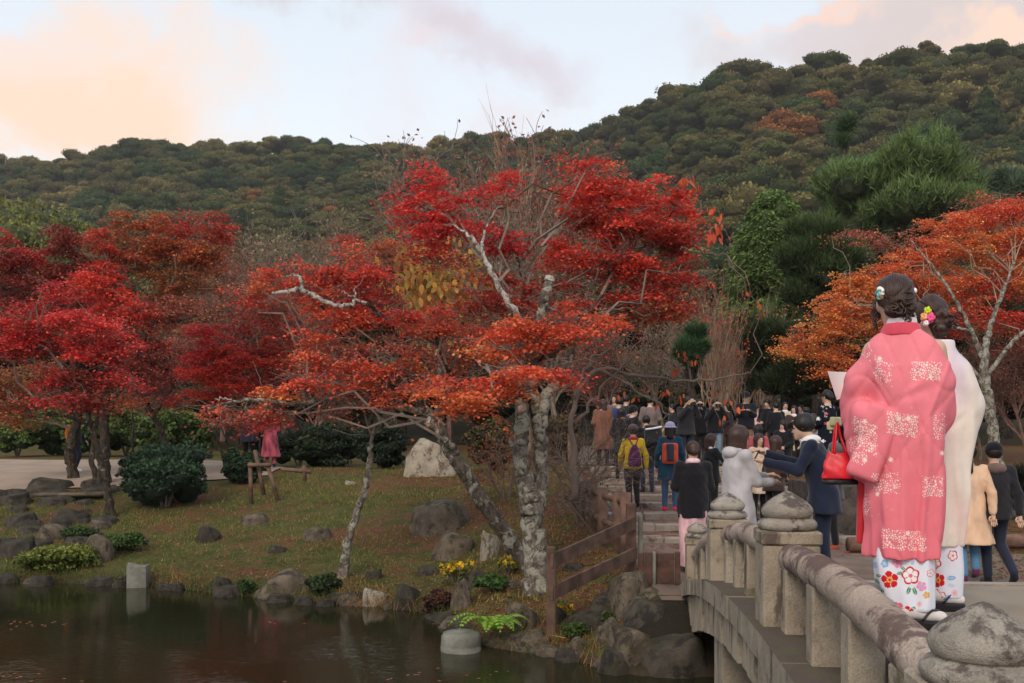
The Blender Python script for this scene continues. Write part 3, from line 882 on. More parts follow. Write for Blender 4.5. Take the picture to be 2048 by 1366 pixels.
def lobed_crown(mb, cen, R, col, n=1500, size=.2, lobes=14, flat=.75, seed=0, up=.35, inner=True, tmpl=LEAF4, var=.22, shell=.16, tip=None, ishr=.80):
    """foliage of leaf sprays gathered on uneven lobes"""
    r = np.random.default_rng(seed); cen = np.asarray(cen, float); R = np.asarray(R, float) * np.ones(3)
    d = r.normal(size=(lobes, 3)); d[:, 2] = d[:, 2] * .8 + .25; d /= np.linalg.norm(d, axis=1)[:, None]
    lc = cen + d * R * r.uniform(.45, .72, (lobes, 1)); lr = r.uniform(.30, .46, lobes)
    k = n // lobes
    for i in range(lobes):
        q = r.normal(size=(k, 3)); q[:, 2] = np.abs(q[:, 2]) * 1.0 - .35 * (r.random(k) < .4) * np.abs(q[:, 2]) * 2; q /= np.linalg.norm(q, axis=1)[:, None]
        rad = lr[i] * (1 - np.abs(r.normal(size=k)) * shell)
        p = lc[i] + q * R * rad[:, None] * np.array([1, 1, flat])
        lv = col * (1 + r.normal() * .16)
        c = jitter_cols(lv, k, var, .05, r)
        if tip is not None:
            w = np.clip(q[:, 2:3] + r.normal(size=(k, 1)) * .3, 0, 1) * .6; c = c * (1 - w) + np.asarray(tip) * w  # lobe tops painted paler, light from above put into the leaf colour
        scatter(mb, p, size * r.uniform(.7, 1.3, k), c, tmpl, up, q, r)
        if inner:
            ico(mb, lc[i], R * lr[i] * ishr * np.array([1, 1, flat]), np.asarray(col) * .55)  # core fills the lobe; inner shade of the crown put into its colour
    return lc

import bmesh as _bm
_b = _bm.new(); _bm.ops.create_icosphere(_b, subdivisions=2, radius=1.0)
_IV = np.array([v.co[:] for v in _b.verts]); _IF = np.array([[v.index for v in f.verts] for f in _b.faces]); _b.free()
def ico(mb, c, r, col=None):
    mb.add(_IV * (1 + .08 * snoise(_IV, 3, 2, float(c[0]))[:, None]) * r + c, _IF, col)

# ---------------------------------------------------------------- maples
CR = {'crim': lin(208, 48, 40), 'crim2': lin(182, 42, 38), 'red': lin(206, 54, 32), 'dred': lin(168, 50, 34), 'brt': lin(228, 76, 34), 'org': lin(226, 98, 38),
      'maroon': lin(136, 50, 40), 'rust': lin(166, 80, 40), 'rust2': lin(146, 86, 46), 'mute': lin(166, 80, 60), 'orange': lin(218, 112, 42), 'olive': lin(120, 104, 50), 'yel': lin(186, 130, 56)}

def pads(mb, specs, leaf=.062, dens=2600, r=rng, sub=.30, thin=.20, tmpl=LEAF6, up=.55):
    """foliage in flattened sprays. specs: (u, v, ru, rv, Y, depth, colour, density factor). returns spray centres"""
    cen = []
    for (u, v, ru, rv, Y, dep, ck, df) in specs:
        c = P(u, v, Y); a = px(ru, Y); b = px(rv, Y); area = math.pi * a * b
        base = np.asarray(CR[ck] if isinstance(ck, str) else ck)
        ns = max(3, int(area / (sub * sub * .30)))
        q = r.normal(size=(ns, 3)); q /= np.linalg.norm(q, axis=1)[:, None]; q *= r.random((ns, 1)) ** .45
        sc_ = c + q * np.array([a, dep, b])
        n = int(area * dens * df / ns)
        if n < 1: continue
        rs = sub * r.uniform(.6, 1.35, ns)
        cols = base * (1 + .20 * r.normal(size=(ns, 1))) * (1 + .06 * r.normal(size=(ns, 3)))
        g = r.normal(size=(ns, n, 3)) * .5
        rad = np.sqrt(g[..., 0] ** 2 + g[..., 1] ** 2)
        tilt = r.normal(size=(ns, 1, 2)) * .22
        z = g[..., 2] * thin + (g[..., :2] * tilt).sum(-1) - .22 * rad ** 2
        p = sc_[:, None, :] + np.stack([g[..., 0], g[..., 1], z], -1) * rs[:, None, None]
        lum = base.mean(); cols = cols * 1.16 + lum * .17
        cc = np.clip(np.repeat(cols, n, axis=0) * (1 + .20 * r.normal(size=(ns * n, 1))) * (1 + .07 * r.normal(size=(ns * n, 3))), .004, .85)
        odd = r.random(ns * n) < .06; cc[odd] = cc[odd] * np.array([1.1, 1.9, 1.2])
        scatter(mb, p.reshape(-1, 3), leaf * r.uniform(.7, 1.25, ns * n), np.clip(cc, 0, .8), tmpl, up, None, r, droop=.25)
        cen.append(sc_)
    return np.concatenate(cen) if cen else np.zeros((0, 3))

def maple(name, label, base_uvY, limbs, specs, bark, leaf=.062, dens=2600, twig=M_TWIG, group=None, cat='tree', twigs=260, fine=500, sub=.30, crown_label=None, seed=1, tmpl=LEAF6, twig_r=.014, thick=1.0):
    """limbs: list of (points in u,v,Y ; radii ; sides)"""
    r = np.random.default_rng(seed)
    hp = hit(base_uvY[0], base_uvY[1] + 2); dY = hp[1] - base_uvY[2]; b = hp.copy()
    limbs = [([(q[0], q[1], q[2] + dY) for q in L[0]],) + tuple(L[1:]) for L in limbs]; specs = [s_[:4] + (s_[4] + dY,) + s_[5:] for s_ in specs]
    root = empty(name, b); tag(root, label, cat, group)
    LP, LR = [], []
    for k, L in enumerate(limbs):
        pts = np.array([P(*q) for q in L[0]])
        if k == 0: pts[0, 2] = b[2] - .15
        sp_ = catmull(pts, 7)
        rad = np.interp(np.linspace(0, 1, len(sp_)), np.linspace(0, 1, len(L[1])), L[1])
        sp_[1:-1] += .012 * r.normal(size=(len(sp_) - 2, 3))
        rad = rad * thick
        if k == 0 or (len(L) > 2 and L[2] == 'flare'):
            t = np.linspace(0, 1, len(sp_)); rad = rad * (1 + .45 * np.exp(-t * 16))
        mb = MB(); tube(mb, sp_ - b, rad, 14 if max(L[1]) > .06 else 8, knob=.07, seed=seed * 10 + k)
        mb.build('trunk' if k == 0 else 'limb', L[3] if len(L) > 3 else bark, root, smooth=True)
        LP.append(sp_); LR.append(rad)
    LPc = np.concatenate(LP)
    mb = MB(); cen = pads(mb, [s for s in specs], leaf, dens, r, sub, tmpl=tmpl)
    V = [v - b.astype(np.float32) for v in mb.v]; mb.v = V
    mb.build('crown', M_LEAF, root)
    # twigs to the sprays
    mb = MB(); idx = r.permutation(len(cen))[:twigs]; T = cen[idx]
    # two generations: sprays hang on boughs that grow from the limbs
    nb = max(4, len(T) // 7); boughs = T[r.permutation(len(T))[:nb]]
    def nearest(X, S): return np.argmin(((X[:, None, :] - S[None]) ** 2 * np.array([1, 1, 1.6])).sum(-1), 1)
    pull = boughs * .62 + LPc[len(LP[0]) // 2] * .38 + r.normal(size=boughs.shape) * np.array([.45, .3, .3]); st = LPc[nearest(pull, LPc)]
    twig_paths(mb, st - b, boughs - b, twig_r * 1.6, twig_r * .7, .08, 5, .05, r)
    S2 = np.concatenate([boughs, LPc, (st + boughs) / 2])
    twig_paths(mb, S2[nearest(T, S2)] - b, T - b, twig_r * .75, .004, .06, 4, .07, r)
    k = fine; I = r.integers(0, len(cen), k); A = cen[I] + r.normal(size=(k, 3)) * .10; D = r.normal(size=(k, 3)) * np.array([.22, .22, .12])
    twig_paths(mb, A - b, A + D - b, .005, .0025, .1, 2, .1, r)
    mb.build('twigs', twig, root)
    return root, cen

# --- the big lichened maple in the middle
Y0 = 13.3
big_specs = [
 # crimson upper left
 (850, 352, 38, 18, 14.0, .5, 'crim', 1.0), (835, 395, 44, 26, 14.0, .5, 'crim', 1.2), (845, 440, 52, 28, 14.0, .6, 'crim', 1.2), (870, 480, 46, 30, 13.9, .5, 'crim', 1.1), (905, 430, 44, 26, 14.0, .5, 'crim', 1.0),
 (840, 505, 24, 16, 13.9, .4, 'crim', .8), (935, 400, 36, 18, 14.1, .4, 'crim', .8), (970, 375, 44, 18, 14.1, .4, 'crim', .9), (1020, 352, 42, 14, 14.2, .4, 'crim', .8), (985, 480, 62, 24, 13.9, .4, 'crim2', 1.1), (1020, 500, 34, 18, 13.9, .4, 'crim2', 1.0), (940, 520, 50, 16, 13.9, .5, 'mute', .4), (925, 455, 40, 20, 14, .4, 'crim2', .6),
 (890, 540, 30, 14, 13.9, .4, 'dred', .4), (1010, 410, 50, 18, 14.1, .5, 'mute', .25),
 # dark red upper right
 (1152, 335, 30, 22, 14.6, .4, 'red', .9), (1165, 375, 46, 26, 14.6, .5, 'red', 1.1), (1205, 400, 62, 34, 14.6, .6, 'red', 1.2), (1275, 385, 60, 32, 14.5, .6, 'red', 1.2), (1220, 330, 22, 14, 14.6, .3, 'brt', .7), (1330, 410, 55, 30, 14.5, .6, 'red', 1.1),
 (1160, 440, 48, 30, 14.5, .6, 'dred', 1.1), (1225, 465, 62, 34, 14.5, .7, 'red', 1.2), (1300, 465, 66, 34, 14.4, .7, 'dred', 1.3), (1355, 480, 42, 36, 14.5, .6, 'dred', 1.1), (1115, 485, 34, 22, 14.4, .4, 'red', .9), (1130, 525, 52, 28, 14.4, .5, 'red', 1.0), (1200, 530, 62, 28, 14.4, .6, 'dred', 1.1),
 (1270, 535, 66, 30, 14.4, .6, 'red', 1.2), (1340, 545, 50, 30, 14.4, .6, 'dred', 1.1), (1310, 590, 72, 26, 14.4, .6, 'dred', 1.1), (1290, 625, 66, 24, 14.3, .5, 'rust', .9), (1350, 615, 36, 22, 14.4, .5, 'dred', .9), (1120, 570, 44, 20, 14.3, .4, 'dred', .6), (1225, 585, 36, 20, 14.3, .4, 'dred', .6),
 # behind the stub
 (1000, 560, 44, 26, 13.9, .5, 'dred', .8), (985, 610, 56, 28, 13.8, .5, 'dred', 1.0), (1045, 590, 36, 26, 13.8, .5, 'dred', .8), (925, 600, 30, 24, 13.9, .4, 'rust', .6), (1150, 600, 30, 22, 13.7, .4, 'dred', .7),
 # bright middle layer
 (1010, 665, 56, 22, 13.1, .6, 'brt', 1.2), (1075, 655, 62, 26, 13.0, .6, 'org', 1.2), (1150, 655, 62, 22, 13.0, .6, 'brt', 1.2), (1205, 650, 38, 18, 13.1, .5, 'brt', 1.1), (970, 695, 36, 16, 13.0, .5, 'org', 1.1), (1060, 695, 62, 14, 12.9, .5, 'brt', 1.0), (1110, 620, 36, 16, 13.1, .4, 'brt', .9),
 (1080, 748, 56, 16, 12.4, .6, 'brt', 1.5), (1010, 755, 50, 16, 12.4, .6, 'brt', 1.4), (950, 768, 50, 16, 12.4, .6, 'brt', 1.4), (1120, 755, 24, 10, 12.4, .4, 'red', 1.3), (900, 790, 50, 18, 12.5, .6, 'org', 1.4), (940, 800, 56, 18, 12.4, .6, 'org', 1.4), (1010, 785, 44, 14, 12.4, .5, 'org', 1.2), (880, 760, 36, 14, 12.6, .5, 'brt', 1.2), (905, 818, 28, 12, 12.4, .4, 'org', 1.2),
]
big_limbs = [
 ([(1072, 1188, Y0), (1072, 1120, Y0), (1066, 1050, Y0), (1062, 1000, Y0), (1050, 955, Y0), (1040, 905, Y0), (1044, 850, Y0), (1044, 800, Y0), (1056, 745, Y0), (1068, 700, Y0 - .1), (1082, 640, Y0 - .3), (1090, 595, Y0 - .4), (1100, 556, Y0 - .4)], (.175, .165, .172, .175, .13, .115, .11, .11, .10, .085, .08, .075, .062), 0),
 ([(1070, 1030, Y0 + .02), (1080, 975, Y0 + .02), (1083, 900, Y0), (1078, 845, Y0), (1070, 800, Y0), (1066, 755, Y0)], (.14, .11, .095, .09, .08, .06), 0),
 ([(1078, 870, Y0), (1090, 800, Y0), (1108, 768, Y0), (1132, 725, Y0 - .1), (1146, 690, Y0 - .1)], (.10, .082, .075, .065, .045), 0),
 ([(1060, 730, Y0 + .1), (1052, 670, Y0 - .1), (1022, 610, Y0 - .2), (990, 560, Y0 - .2), (962, 505, Y0 - .1), (945, 478, Y0 - .1), (905, 450, Y0 + .2)], (.06, .05, .046, .042, .036, .03, .012), 0, M_BARK_W),
 ([(962, 505, Y0 - .1), (968, 470, Y0 + .2), (985, 430, Y0 + .7), (1010, 395, Y0 + .7)], (.028, .02, .014, .008), 0, M_BARK_W),
 ([(1076, 720, Y0 + .1), (1125, 690, Y0 + .5), (1175, 632, Y0 + .9), (1212, 578, Y0 + 1.1), (1230, 500, Y0 + 1.2), (1240, 430, Y0 + 1.2), (1200, 360, Y0 + 1.3)], (.06, .055, .05, .045, .035, .025, .01), 0, M_BARK_D),
 ([(1212, 578, Y0 + 1.1), (1260, 520, Y0 + 1.1), (1310, 470, Y0 + 1.1), (1350, 420, Y0 + 1.1)], (.035, .028, .02, .01), 0, M_BARK_D),
 ([(1060, 800, Y0), (1020, 790, Y0 - .5), (960, 792, Y0 - .8), (900, 800, Y0 - .9)], (.04, .032, .022, .01), 0, M_BARK_D),
 ([(1056, 745, Y0), (1020, 735, Y0 - .3), (985, 745, Y0 - .5), (950, 720, Y0 - .4)], (.03, .024, .018, .01), 0, M_BARK_W),
 ([(1020, 640, Y0 + .3), (1050, 590, Y0 + .5), (1040, 540, Y0 + .6), (1030, 500, Y0 + .6)], (.03, .022, .016, .01), 0, M_BARK_D),
 ([(1015, 885, Y0), (1032, 892, Y0), (1042, 900, Y0)], (.03, .05, .06), 0),
]
T1, _ = maple('maple_tree', 'big maple with pale lichened twin trunk and crimson and orange crown in the centre', (1072, 1180, Y0), big_limbs, big_specs, M_BARK_L, seed=3, leaf=.050, dens=5200, thick=.86, twigs=330, fine=700)
t1b = np.array(T1.location); dT = t1b[1] - Y0
for (u, v, Y, r_, dr) in ((1101, 553, Y0 - .4 + dT, .064, (.25, 0, 1)),):
    mb = MB(); d = np.array(dr) / np.linalg.norm(dr); c = P(u, v, Y) - t1b
    tube(mb, [c - d * .06, c + d * .004], [r_ * 1.06, r_], 14); mb.build('cut_end', M_BARK_W, T1)

# --- broad maple left of it, with dark spreading limbs
left_specs = [
 (640, 560, 60, 26, 15.2, .5, 'brt', .9), (700, 545, 60, 28, 15.2, .5, 'red', 1.0), (745, 560, 44, 34, 15.2, .5, 'red', 1.0), (690, 505, 40, 18, 15.4, .4, 'brt', .6),
 (540, 545, 44, 18, 15.6, .5, 'brt', .9), (590, 570, 50, 20, 15.6, .5, 'red', .8), (515, 570, 36, 20, 15.6, .5, 'org', .8),
 (650, 600, 60, 22, 15.2, .5, 'brt', 1.0), (720, 605, 60, 28, 15.2, .5, 'red', 1.1), (790, 600, 30, 22, 15.3, .4, 'dred', .8), 
 (670, 645, 66, 22, 14.9, .5, 'brt', 1.1), (740, 640, 60, 24, 14.9, .5, 'brt', 1.1), (810, 640, 52, 24, 14.9, .5, 'red', 1.2), (860, 660, 50, 24, 14.9, .5, 'brt', 1.1), (915, 660, 44, 22, 14.8, .5, 'brt', 1.0), (880, 630, 46, 18, 14.8, .5, 'red', .9),
 (630, 680, 50, 22, 14.7, .5, 'brt', 1.0), (690, 700, 60, 22, 14.6, .5, 'mute', .7), (760, 690, 60, 22, 14.6, .5, 'mute', .6), (840, 700, 50, 18, 14.6, .5, 'mute', .5), (600, 715, 50, 18, 14.5, .5, 'brt', 1.0), (660, 735, 60, 18, 14.4, .5, 'brt', 1.0), (740, 740, 56, 20, 14.4, .5, 'brt', .9), (800, 730, 40, 18, 14.4, .5, 'org', .8), (830, 765, 36, 16, 14.3, .4, 'brt', .9), (720, 770, 40, 12, 14.2, .4, 'brt', .9), (850, 785, 34, 14, 14.2, .4, 'org', 1.0),
 (590, 770, 60, 12, 13.9, .4, 'brt', 1.2), (540, 785, 50, 14, 13.9, .4, 'org', 1.2), (630, 765, 24, 10, 13.9, .3, 'brt', 1.2), (760, 800, 30, 14, 14.1, .4, 'brt', .9), (480, 835, 50, 18, 14.0, .4, 'mute', .6), (510, 835, 36, 24, 14.0, .4, 'brt', .9), (540, 850, 22, 18, 14.0, .3, 'red', .9), (430, 820, 30, 14, 14.0, .4, 'brt', .6), (560, 820, 40, 14, 14, .4, 'mute', .5), (680, 820, 50, 20, 14.2, .4, 'mute', .35),
 (490, 600, 34, 22, 15.8, .4, 'red', .6), (540, 625, 44, 22, 15.8, .5, 'dred', .7),
]
left_limbs = [
 ([(1058, 1136, 13.5), (1020, 1080, 13.5), (975, 1015, 13.45), (935, 955, 13.4), (903, 905, 13.4), (880, 862, 13.4), (858, 840, 13.4)], (.13, .115, .108, .10, .092, .088, .082), 0, M_BARK_M),
 ([(905, 918, 13.4), (908, 900, 13.3), (892, 880, 13.2)], (.06, .05, .04), 0, M_BARK_L),
 ([(895, 895, 13.5), (872, 850, 13.9), (845, 815, 14.3), (800, 785, 14.6), (770, 760, 14.8), (720, 700, 15.0), (690, 640, 15.0)], (.08, .09, .085, .07, .055, .035, .015), 0),
 ([(850, 822, 14.2), (800, 815, 14.6), (740, 800, 14.8), (680, 785, 14.4), (640, 800, 14.1), (590, 808, 13.9), (520, 800, 13.8), (455, 806, 13.8), (418, 818, 13.8)], (.07, .055, .05, .04, .034, .03, .025, .018, .006), 0, M_BARK_L),
 ([(872, 850, 13.9), (880, 810, 14.4), (900, 760, 14.8), (880, 700, 15.0), (870, 650, 14.9)], (.07, .06, .045, .03, .01), 0),
 ([(780, 765, 15.0), (740, 720, 15.1), (690, 680, 15.1), (640, 610, 15.3), (560, 560, 15.6)], (.05, .04, .03, .02, .01), 0),
 ([(735, 608, 14.6), (712, 604, 14.5), (690, 612, 14.5), (655, 604, 14.5), (622, 588, 14.5), (600, 580, 14.5), (572, 584, 14.5), (544, 586, 14.5)], (.022, .03, .032, .034, .036, .04, .034, .02), 0, M_BARK_W),
 ([(602, 580, 14.5), (604, 562, 14.5), (592, 552, 14.5), (572, 553, 14.5)], (.03, .026, .018, .007), 0, M_BARK_W),
 ([(706, 604, 14.5), (712, 590, 14.5), (708, 578, 14.5)], (.02, .014, .006), 0, M_BARK_W),
 ([(712, 592, 14.5), (696, 588, 14.5), (684, 580, 14.5)], (.012, .009, .004), 0, M_BARK_W),
 ([(470, 805, 13.8), (448, 796, 13.7), (428, 800, 13.7)], (.014, .01, .005), 0, M_BARK_W),
 ([(455, 806, 13.8), (440, 835, 13.8), (450, 870, 13.8)], (.012, .008, .004), 0, M_BARK_W),
 ([(735, 608, 14.6), (770, 640, 14.8), (800, 690, 15.0), (820, 760, 15.4)], (.03, .035, .045, .06), 0),
]
T2, _ = maple('maple_tree', 'wide orange red maple on a leaning trunk with a bleached dead branch left of centre', (1058, 1136, 13.5), left_limbs, left_specs, M_BARK_D, seed=5, leaf=.052, dens=4300, twigs=330, fine=1400)

t2b = np.array(T2.location); mb = MB(); d = np.array((-.7, -.25, .6)); d /= np.linalg.norm(d); c = P(857, 839, 13.4 + t2b[1] - 13.5) - t2b; tube(mb, [c - d * .22, c - d * .08, c + d * .01], [.10, .098, .09], 14, knob=.05); mb.build('cut_end', M_BARK_W, T2, smooth=True)
# --- thin spotted trunk
T3, _ = maple('maple_tree', 'slender leaning maple with thin white spotted trunk standing on the grass slope', (685, 1152, 14.3),
 [([(684, 1152, 14.3), (696, 1085, 14.3), (712, 1035, 14.3), (728, 985, 14.3), (738, 935, 14.3), (742, 890, 14.3), (746, 862, 14.3)], (.072, .062, .058, .05, .043, .034, .016), 0)],
 [(735, 775, 40, 14, 14.1, .4, 'brt', .8), (780, 745, 34, 12, 14.1, .4, 'red', .6)], M_BARK_L, seed=7, twigs=20, fine=60)

# --- left shore group
Lt = [
 ('tall crimson maple whose pale trunk leans out beside the round dark shrub', (224, 1032, 17.2),
  [([(224, 1032, 17.2), (214, 975, 17.2), (200, 915, 17.2), (186, 868, 17.2), (178, 820, 17.2), (190, 740, 17.3), (200, 660, 17.4)], (.13, .105, .095, .085, .07, .05, .02), 0),
   ([(188, 862, 17.2), (160, 842, 17.1), (130, 832, 17.0), (105, 830, 16.9), (80, 810, 16.9)], (.06, .05, .042, .03, .015), 0),
   ([(140, 830, 17.0), (150, 805, 17.0), (140, 775, 17.0)], (.035, .025, .012), 0)],
  [(60, 650, 60, 26, 17, .7, 'crim', 1.1), (130, 640, 60, 30, 17, .7, 'crim', 1.2), (200, 655, 56, 30, 17, .7, 'crim', 1.0), (90, 690, 70, 26, 17, .7, 'crim2', 1.1), (170, 700, 60, 30, 17, .7, 'crim', 1.0), (240, 700, 50, 26, 17, .6, 'crim2', .9), (25, 700, 40, 26, 17, .6, 'crim', 1.0),
   (120, 755, 50, 24, 16.9, .6, 'crim2', 1.0), (185, 760, 56, 28, 16.9, .6, 'maroon', 1.1), (150, 800, 50, 20, 16.8, .5, 'crim2', .9), (240, 765, 50, 20, 16.9, .5, 'crim2', .8), (90, 800, 24, 14, 16.8, .4, 'crim', .8), (60, 610, 40, 20, 17.1, .5, 'crim2', .9), (205, 800, 40, 16, 16.8, .5, 'maroon', .8), (20, 640, 30, 20, 17, .5, 'crim', .8), (110, 585, 40, 22, 17.2, .6, 'crim2', .8)], M_BARK_D),
 ('maple with a thick dark upright trunk and scarlet and rust crown by the path', (207, 966, 21.5),
  [([(207, 966, 21.5), (210, 900, 21.5), (208, 840, 21.5), (214, 760, 21.6), (220, 660, 21.8), (230, 540, 22)], (.20, .165, .15, .12, .08, .03), 0),
   ([(208, 840, 21.5), (240, 780, 21.5), (280, 700, 21.6), (330, 600, 21.8), (380, 500, 22)], (.09, .07, .055, .035, .015), 0)],
  [(215, 560, 50, 44, 21, .8, 'red', 1.2), (190, 620, 60, 34, 21, .8, 'crim', 1.0), (250, 620, 46, 34, 21, .8, 'red', 1.0), (210, 500, 34, 40, 21.4, .7, 'dred', 1.0), (255, 440, 24, 20, 22, .5, 'rust', .9), (235, 470, 40, 26, 22, .6, 'rust', .9),
   (300, 450, 40, 22, 22, .6, 'rust', 1.0), (330, 490, 60, 34, 22, .7, 'rust', 1.0), (285, 520, 44, 34, 22, .7, 'rust', .9), (370, 450, 30, 22, 22, .6, 'dred', 1.0), (390, 500, 50, 30, 22, .7, 'rust', 1.0), (436, 440, 20, 22, 22, .5, 'dred', 1.0), (440, 475, 26, 24, 22, .5, 'dred', 1.0), (420, 520, 44, 26, 22, .6, 'rust', .8), (345, 540, 60, 26, 22, .7, 'rust2', .9), (330, 580, 60, 24, 22, .7, 'rust2', .7), (400, 560, 46, 24, 22, .6, 'rust2', .5),
   (310, 640, 50, 40, 21.5, .8, 'mute', .4), (370, 620, 46, 40, 21.5, .8, 'mute', .3), (290, 690, 60, 34, 21.2, .8, 'maroon', .7), (300, 740, 50, 30, 21, .7, 'maroon', .7)], M_BARK_D),
 ('dark purple leaved maple at the far left behind the crimson one', (150, 956, 24.5),
  [([(150, 956, 24.5), (140, 915, 24.5), (146, 870, 24.5), (160, 800, 24.5), (140, 700, 24.6), (130, 560, 24.8)], (.18, .17, .15, .12, .08, .03), 0),
   ([(192, 962, 24.3), (184, 920, 24.3), (190, 870, 24.4), (200, 790, 24.5)], (.10, .09, .08, .05), 0)],
  [(130, 480, 36, 40, 24, .8, 'maroon', 1.1), (150, 540, 50, 34, 24, .8, 'maroon', 1.1), (70, 520, 50, 26, 24, .8, 'crim2', .9), (80, 560, 60, 30, 24, .8, 'maroon', 1.1), (20, 530, 46, 30, 24, .8, 'maroon', 1.1), (10, 580, 50, 34, 24, .8, 'maroon', 1.1), (5, 480, 20, 20, 24, .6, 'dred', .9), (20, 760, 60, 40, 24, .8, 'rust2', .6), (40, 800, 60, 40, 24, .8, 'rust', .6), (150, 590, 50, 24, 24, .7, 'crim2', .8), (20, 840, 50, 26, 24, .7, 'rust2', .6), (180, 800, 80, 20, 24, .8, 'rust', .6), (250, 800, 50, 18, 24, .7, 'rust', .6), (100, 740, 60, 30, 24.3, .8, 'rust2', .5)], M_BARK_D),
 ('maple with dark trunk leaning left behind the round shrub', (345, 930, 20.5),
  [([(345, 930, 20.5), (330, 880, 20.5), (308, 835, 20.5), (285, 795, 20.5), (262, 762, 20.6), (240, 720, 20.6)], (.14, .12, .11, .09, .06, .03), 0),
   ([(265, 905, 21), (266, 850, 21), (262, 790, 21), (270, 740, 21)], (.05, .045, .04, .02), 0), ([(308, 835, 20.5), (350, 760, 20.5), (360, 680, 20.6)], (.05, .035, .015), 0)],
  [(330, 700, 50, 24, 20.3, .6, 'mute', .5), (360, 740, 50, 22, 20.3, .6, 'dred', .6), (300, 780, 50, 16, 20.3, .6, 'maroon', .6), (380, 690, 40, 24, 20.3, .5, 'mute', .4), (345, 800, 40, 14, 20.3, .5, 'dred', .5)], M_BARK_D),
 ('small bright scarlet maple with several thin stems behind the timber support', (450, 935, 19.5),
  [([(455, 935, 19.5), (440, 895, 19.5), (420, 855, 19.5), (400, 810, 19.5), (395, 760, 19.5)], (.07, .055, .05, .035, .015), 0),
   ([(462, 935, 19.5), (455, 890, 19.5), (440, 840, 19.5), (445, 780, 19.5), (430, 700, 19.5)], (.06, .05, .045, .03, .012), 0),
   ([(470, 930, 19.5), (480, 870, 19.5), (500, 800, 19.4), (510, 720, 19.4)], (.05, .04, .03, .012), 0), ([(520, 935, 19.8), (522, 870, 19.8), (540, 800, 19.8), (560, 700, 19.8)], (.05, .045, .035, .012), 0)],
  [(415, 665, 36, 22, 19.2, .5, 'crim', 1.2), (445, 700, 50, 26, 19.2, .6, 'crim', 1.3), (430, 745, 60, 28, 19.1, .6, 'red', 1.3), (380, 740, 36, 18, 19.2, .5, 'crim', 1.0), (500, 720, 50, 30, 19.4, .6, 'red', 1.0), (480, 770, 60, 24, 19.2, .6, 'red', 1.1), (540, 690, 50, 34, 19.6, .6, 'dred', .9), (560, 740, 44, 34, 19.6, .6, 'dred', .8), (500, 650, 46, 24, 19.8, .6, 'dred', .7), (430, 790, 50, 16, 19.1, .5, 'red', .9), (590, 660, 36, 30, 19.8, .6, 'dred', .7), (400, 710, 30, 18, 19.2, .5, 'crim', .9), (560, 610, 50, 26, 20, .6, 'mute', .5)], M_BARK_D),
 ('reddish maple half hidden behind the centre of the wide orange maple', (800, 930, 22),
  [([(800, 930, 22), (790, 850, 22), (780, 760, 22), (800, 600, 22), (790, 520, 22)], (.14, .12, .10, .06, .02), 0)],
  [(770, 500, 46, 18, 21.5, .6, 'rust', .9), (830, 500, 36, 16, 21.5, .6, 'rust2', .8), (800, 535, 60, 26, 21.5, .7, 'rust2', .9), (830, 575, 36, 30, 21.5, .6, 'maroon', .8), (780, 560, 40, 26, 21.5, .6, 'dred', .8), (690, 480, 40, 14, 22, .5, 'dred', .5), (900, 720, 50, 40, 21.5, .7, 'rust', .6), (960, 640, 40, 40, 21.5, .7, 'rust', .7), (1000, 720, 40, 24, 21.5, .6, 'rust', .5)], M_BARK_D),
]
for k, (lab, b, limbs, specs, bk) in enumerate(Lt):
    maple('maple_tree', lab, b, limbs, specs, bk, seed=20 + k, leaf=.068, dens=3100, sub=.40, twigs=200, fine=500 if k in (3, 4) else 350, tmpl=LEAF4 if k != 4 else LEAF6, twig_r=.018, thick=.72)

# --- right orange maple
right_specs = [(1600, 690, 50, 16, 20.5, .7, 'orange', 1.1), (1640, 660, 60, 24, 20.5, .8, 'orange', 1.1), (1690, 640, 60, 34, 20.5, .9, 'orange', 1.0), (1660, 610, 50, 24, 20.6, .8, 'orange', 1.0), (1720, 580, 60, 36, 20.7, .9, 'orange', 1.1), (1690, 560, 40, 20, 20.8, .7, 'orange', 1.0), (1780, 540, 60, 36, 20.8, .9, 'org', 1.0),
 (1740, 630, 50, 40, 20.6, .9, 'orange', 1.0), (1670, 700, 46, 24, 20.4, .7, 'orange', 1.0), (1580, 700, 26, 14, 20.4, .5, 'orange', 1.0), (1655, 742, 34, 12, 20.3, .4, 'orange', 1.1), (1690, 730, 40, 24, 20.4, .7, 'orange', .8),
 (1850, 500, 60, 34, 20.9, .9, 'org', 1.0), (1830, 570, 60, 36, 20.8, .9, 'org', .9), (1900, 450, 60, 30, 21.2, .9, 'org', 1.0), (1960, 430, 60, 30, 21.3, .9, 'brt', 1.0), (2030, 420, 60, 30, 21.3, .9, 'brt', .9), (1930, 510, 70, 40, 21.0, .9, 'orange', .9), (2010, 490, 60, 40, 21.0, .9, 'org', .9), (2080, 470, 60, 50, 21.0, .9, 'org', .9),
 (1900, 580, 70, 36, 20.7, .9, 'org', .8), (1980, 570, 60, 40, 20.7, .9, 'red', .8), (2050, 560, 60, 40, 20.7, .9, 'orange', .9), (2010, 640, 70, 30, 20.4, .8, 'red', .7), (1940, 650, 60, 26, 20.4, .8, 'red', .6), (2060, 700, 50, 24, 20.2, .7, 'dred', .7), (1900, 620, 60, 24, 20.5, .8, 'brt', .7), (2000, 700, 50, 16, 20.2, .7, 'mute', .5), (1720, 470, 60, 16, 21, .7, 'mute', .35), (1800, 480, 50, 16, 21, .7, 'mute', .4), (2140, 520, 60, 80, 21, 1.0, 'org', .9), (2130, 650, 50, 50, 20.5, .9, 'red', .8), (1960, 400, 60, 12, 21.4, .7, 'mute', .4)]
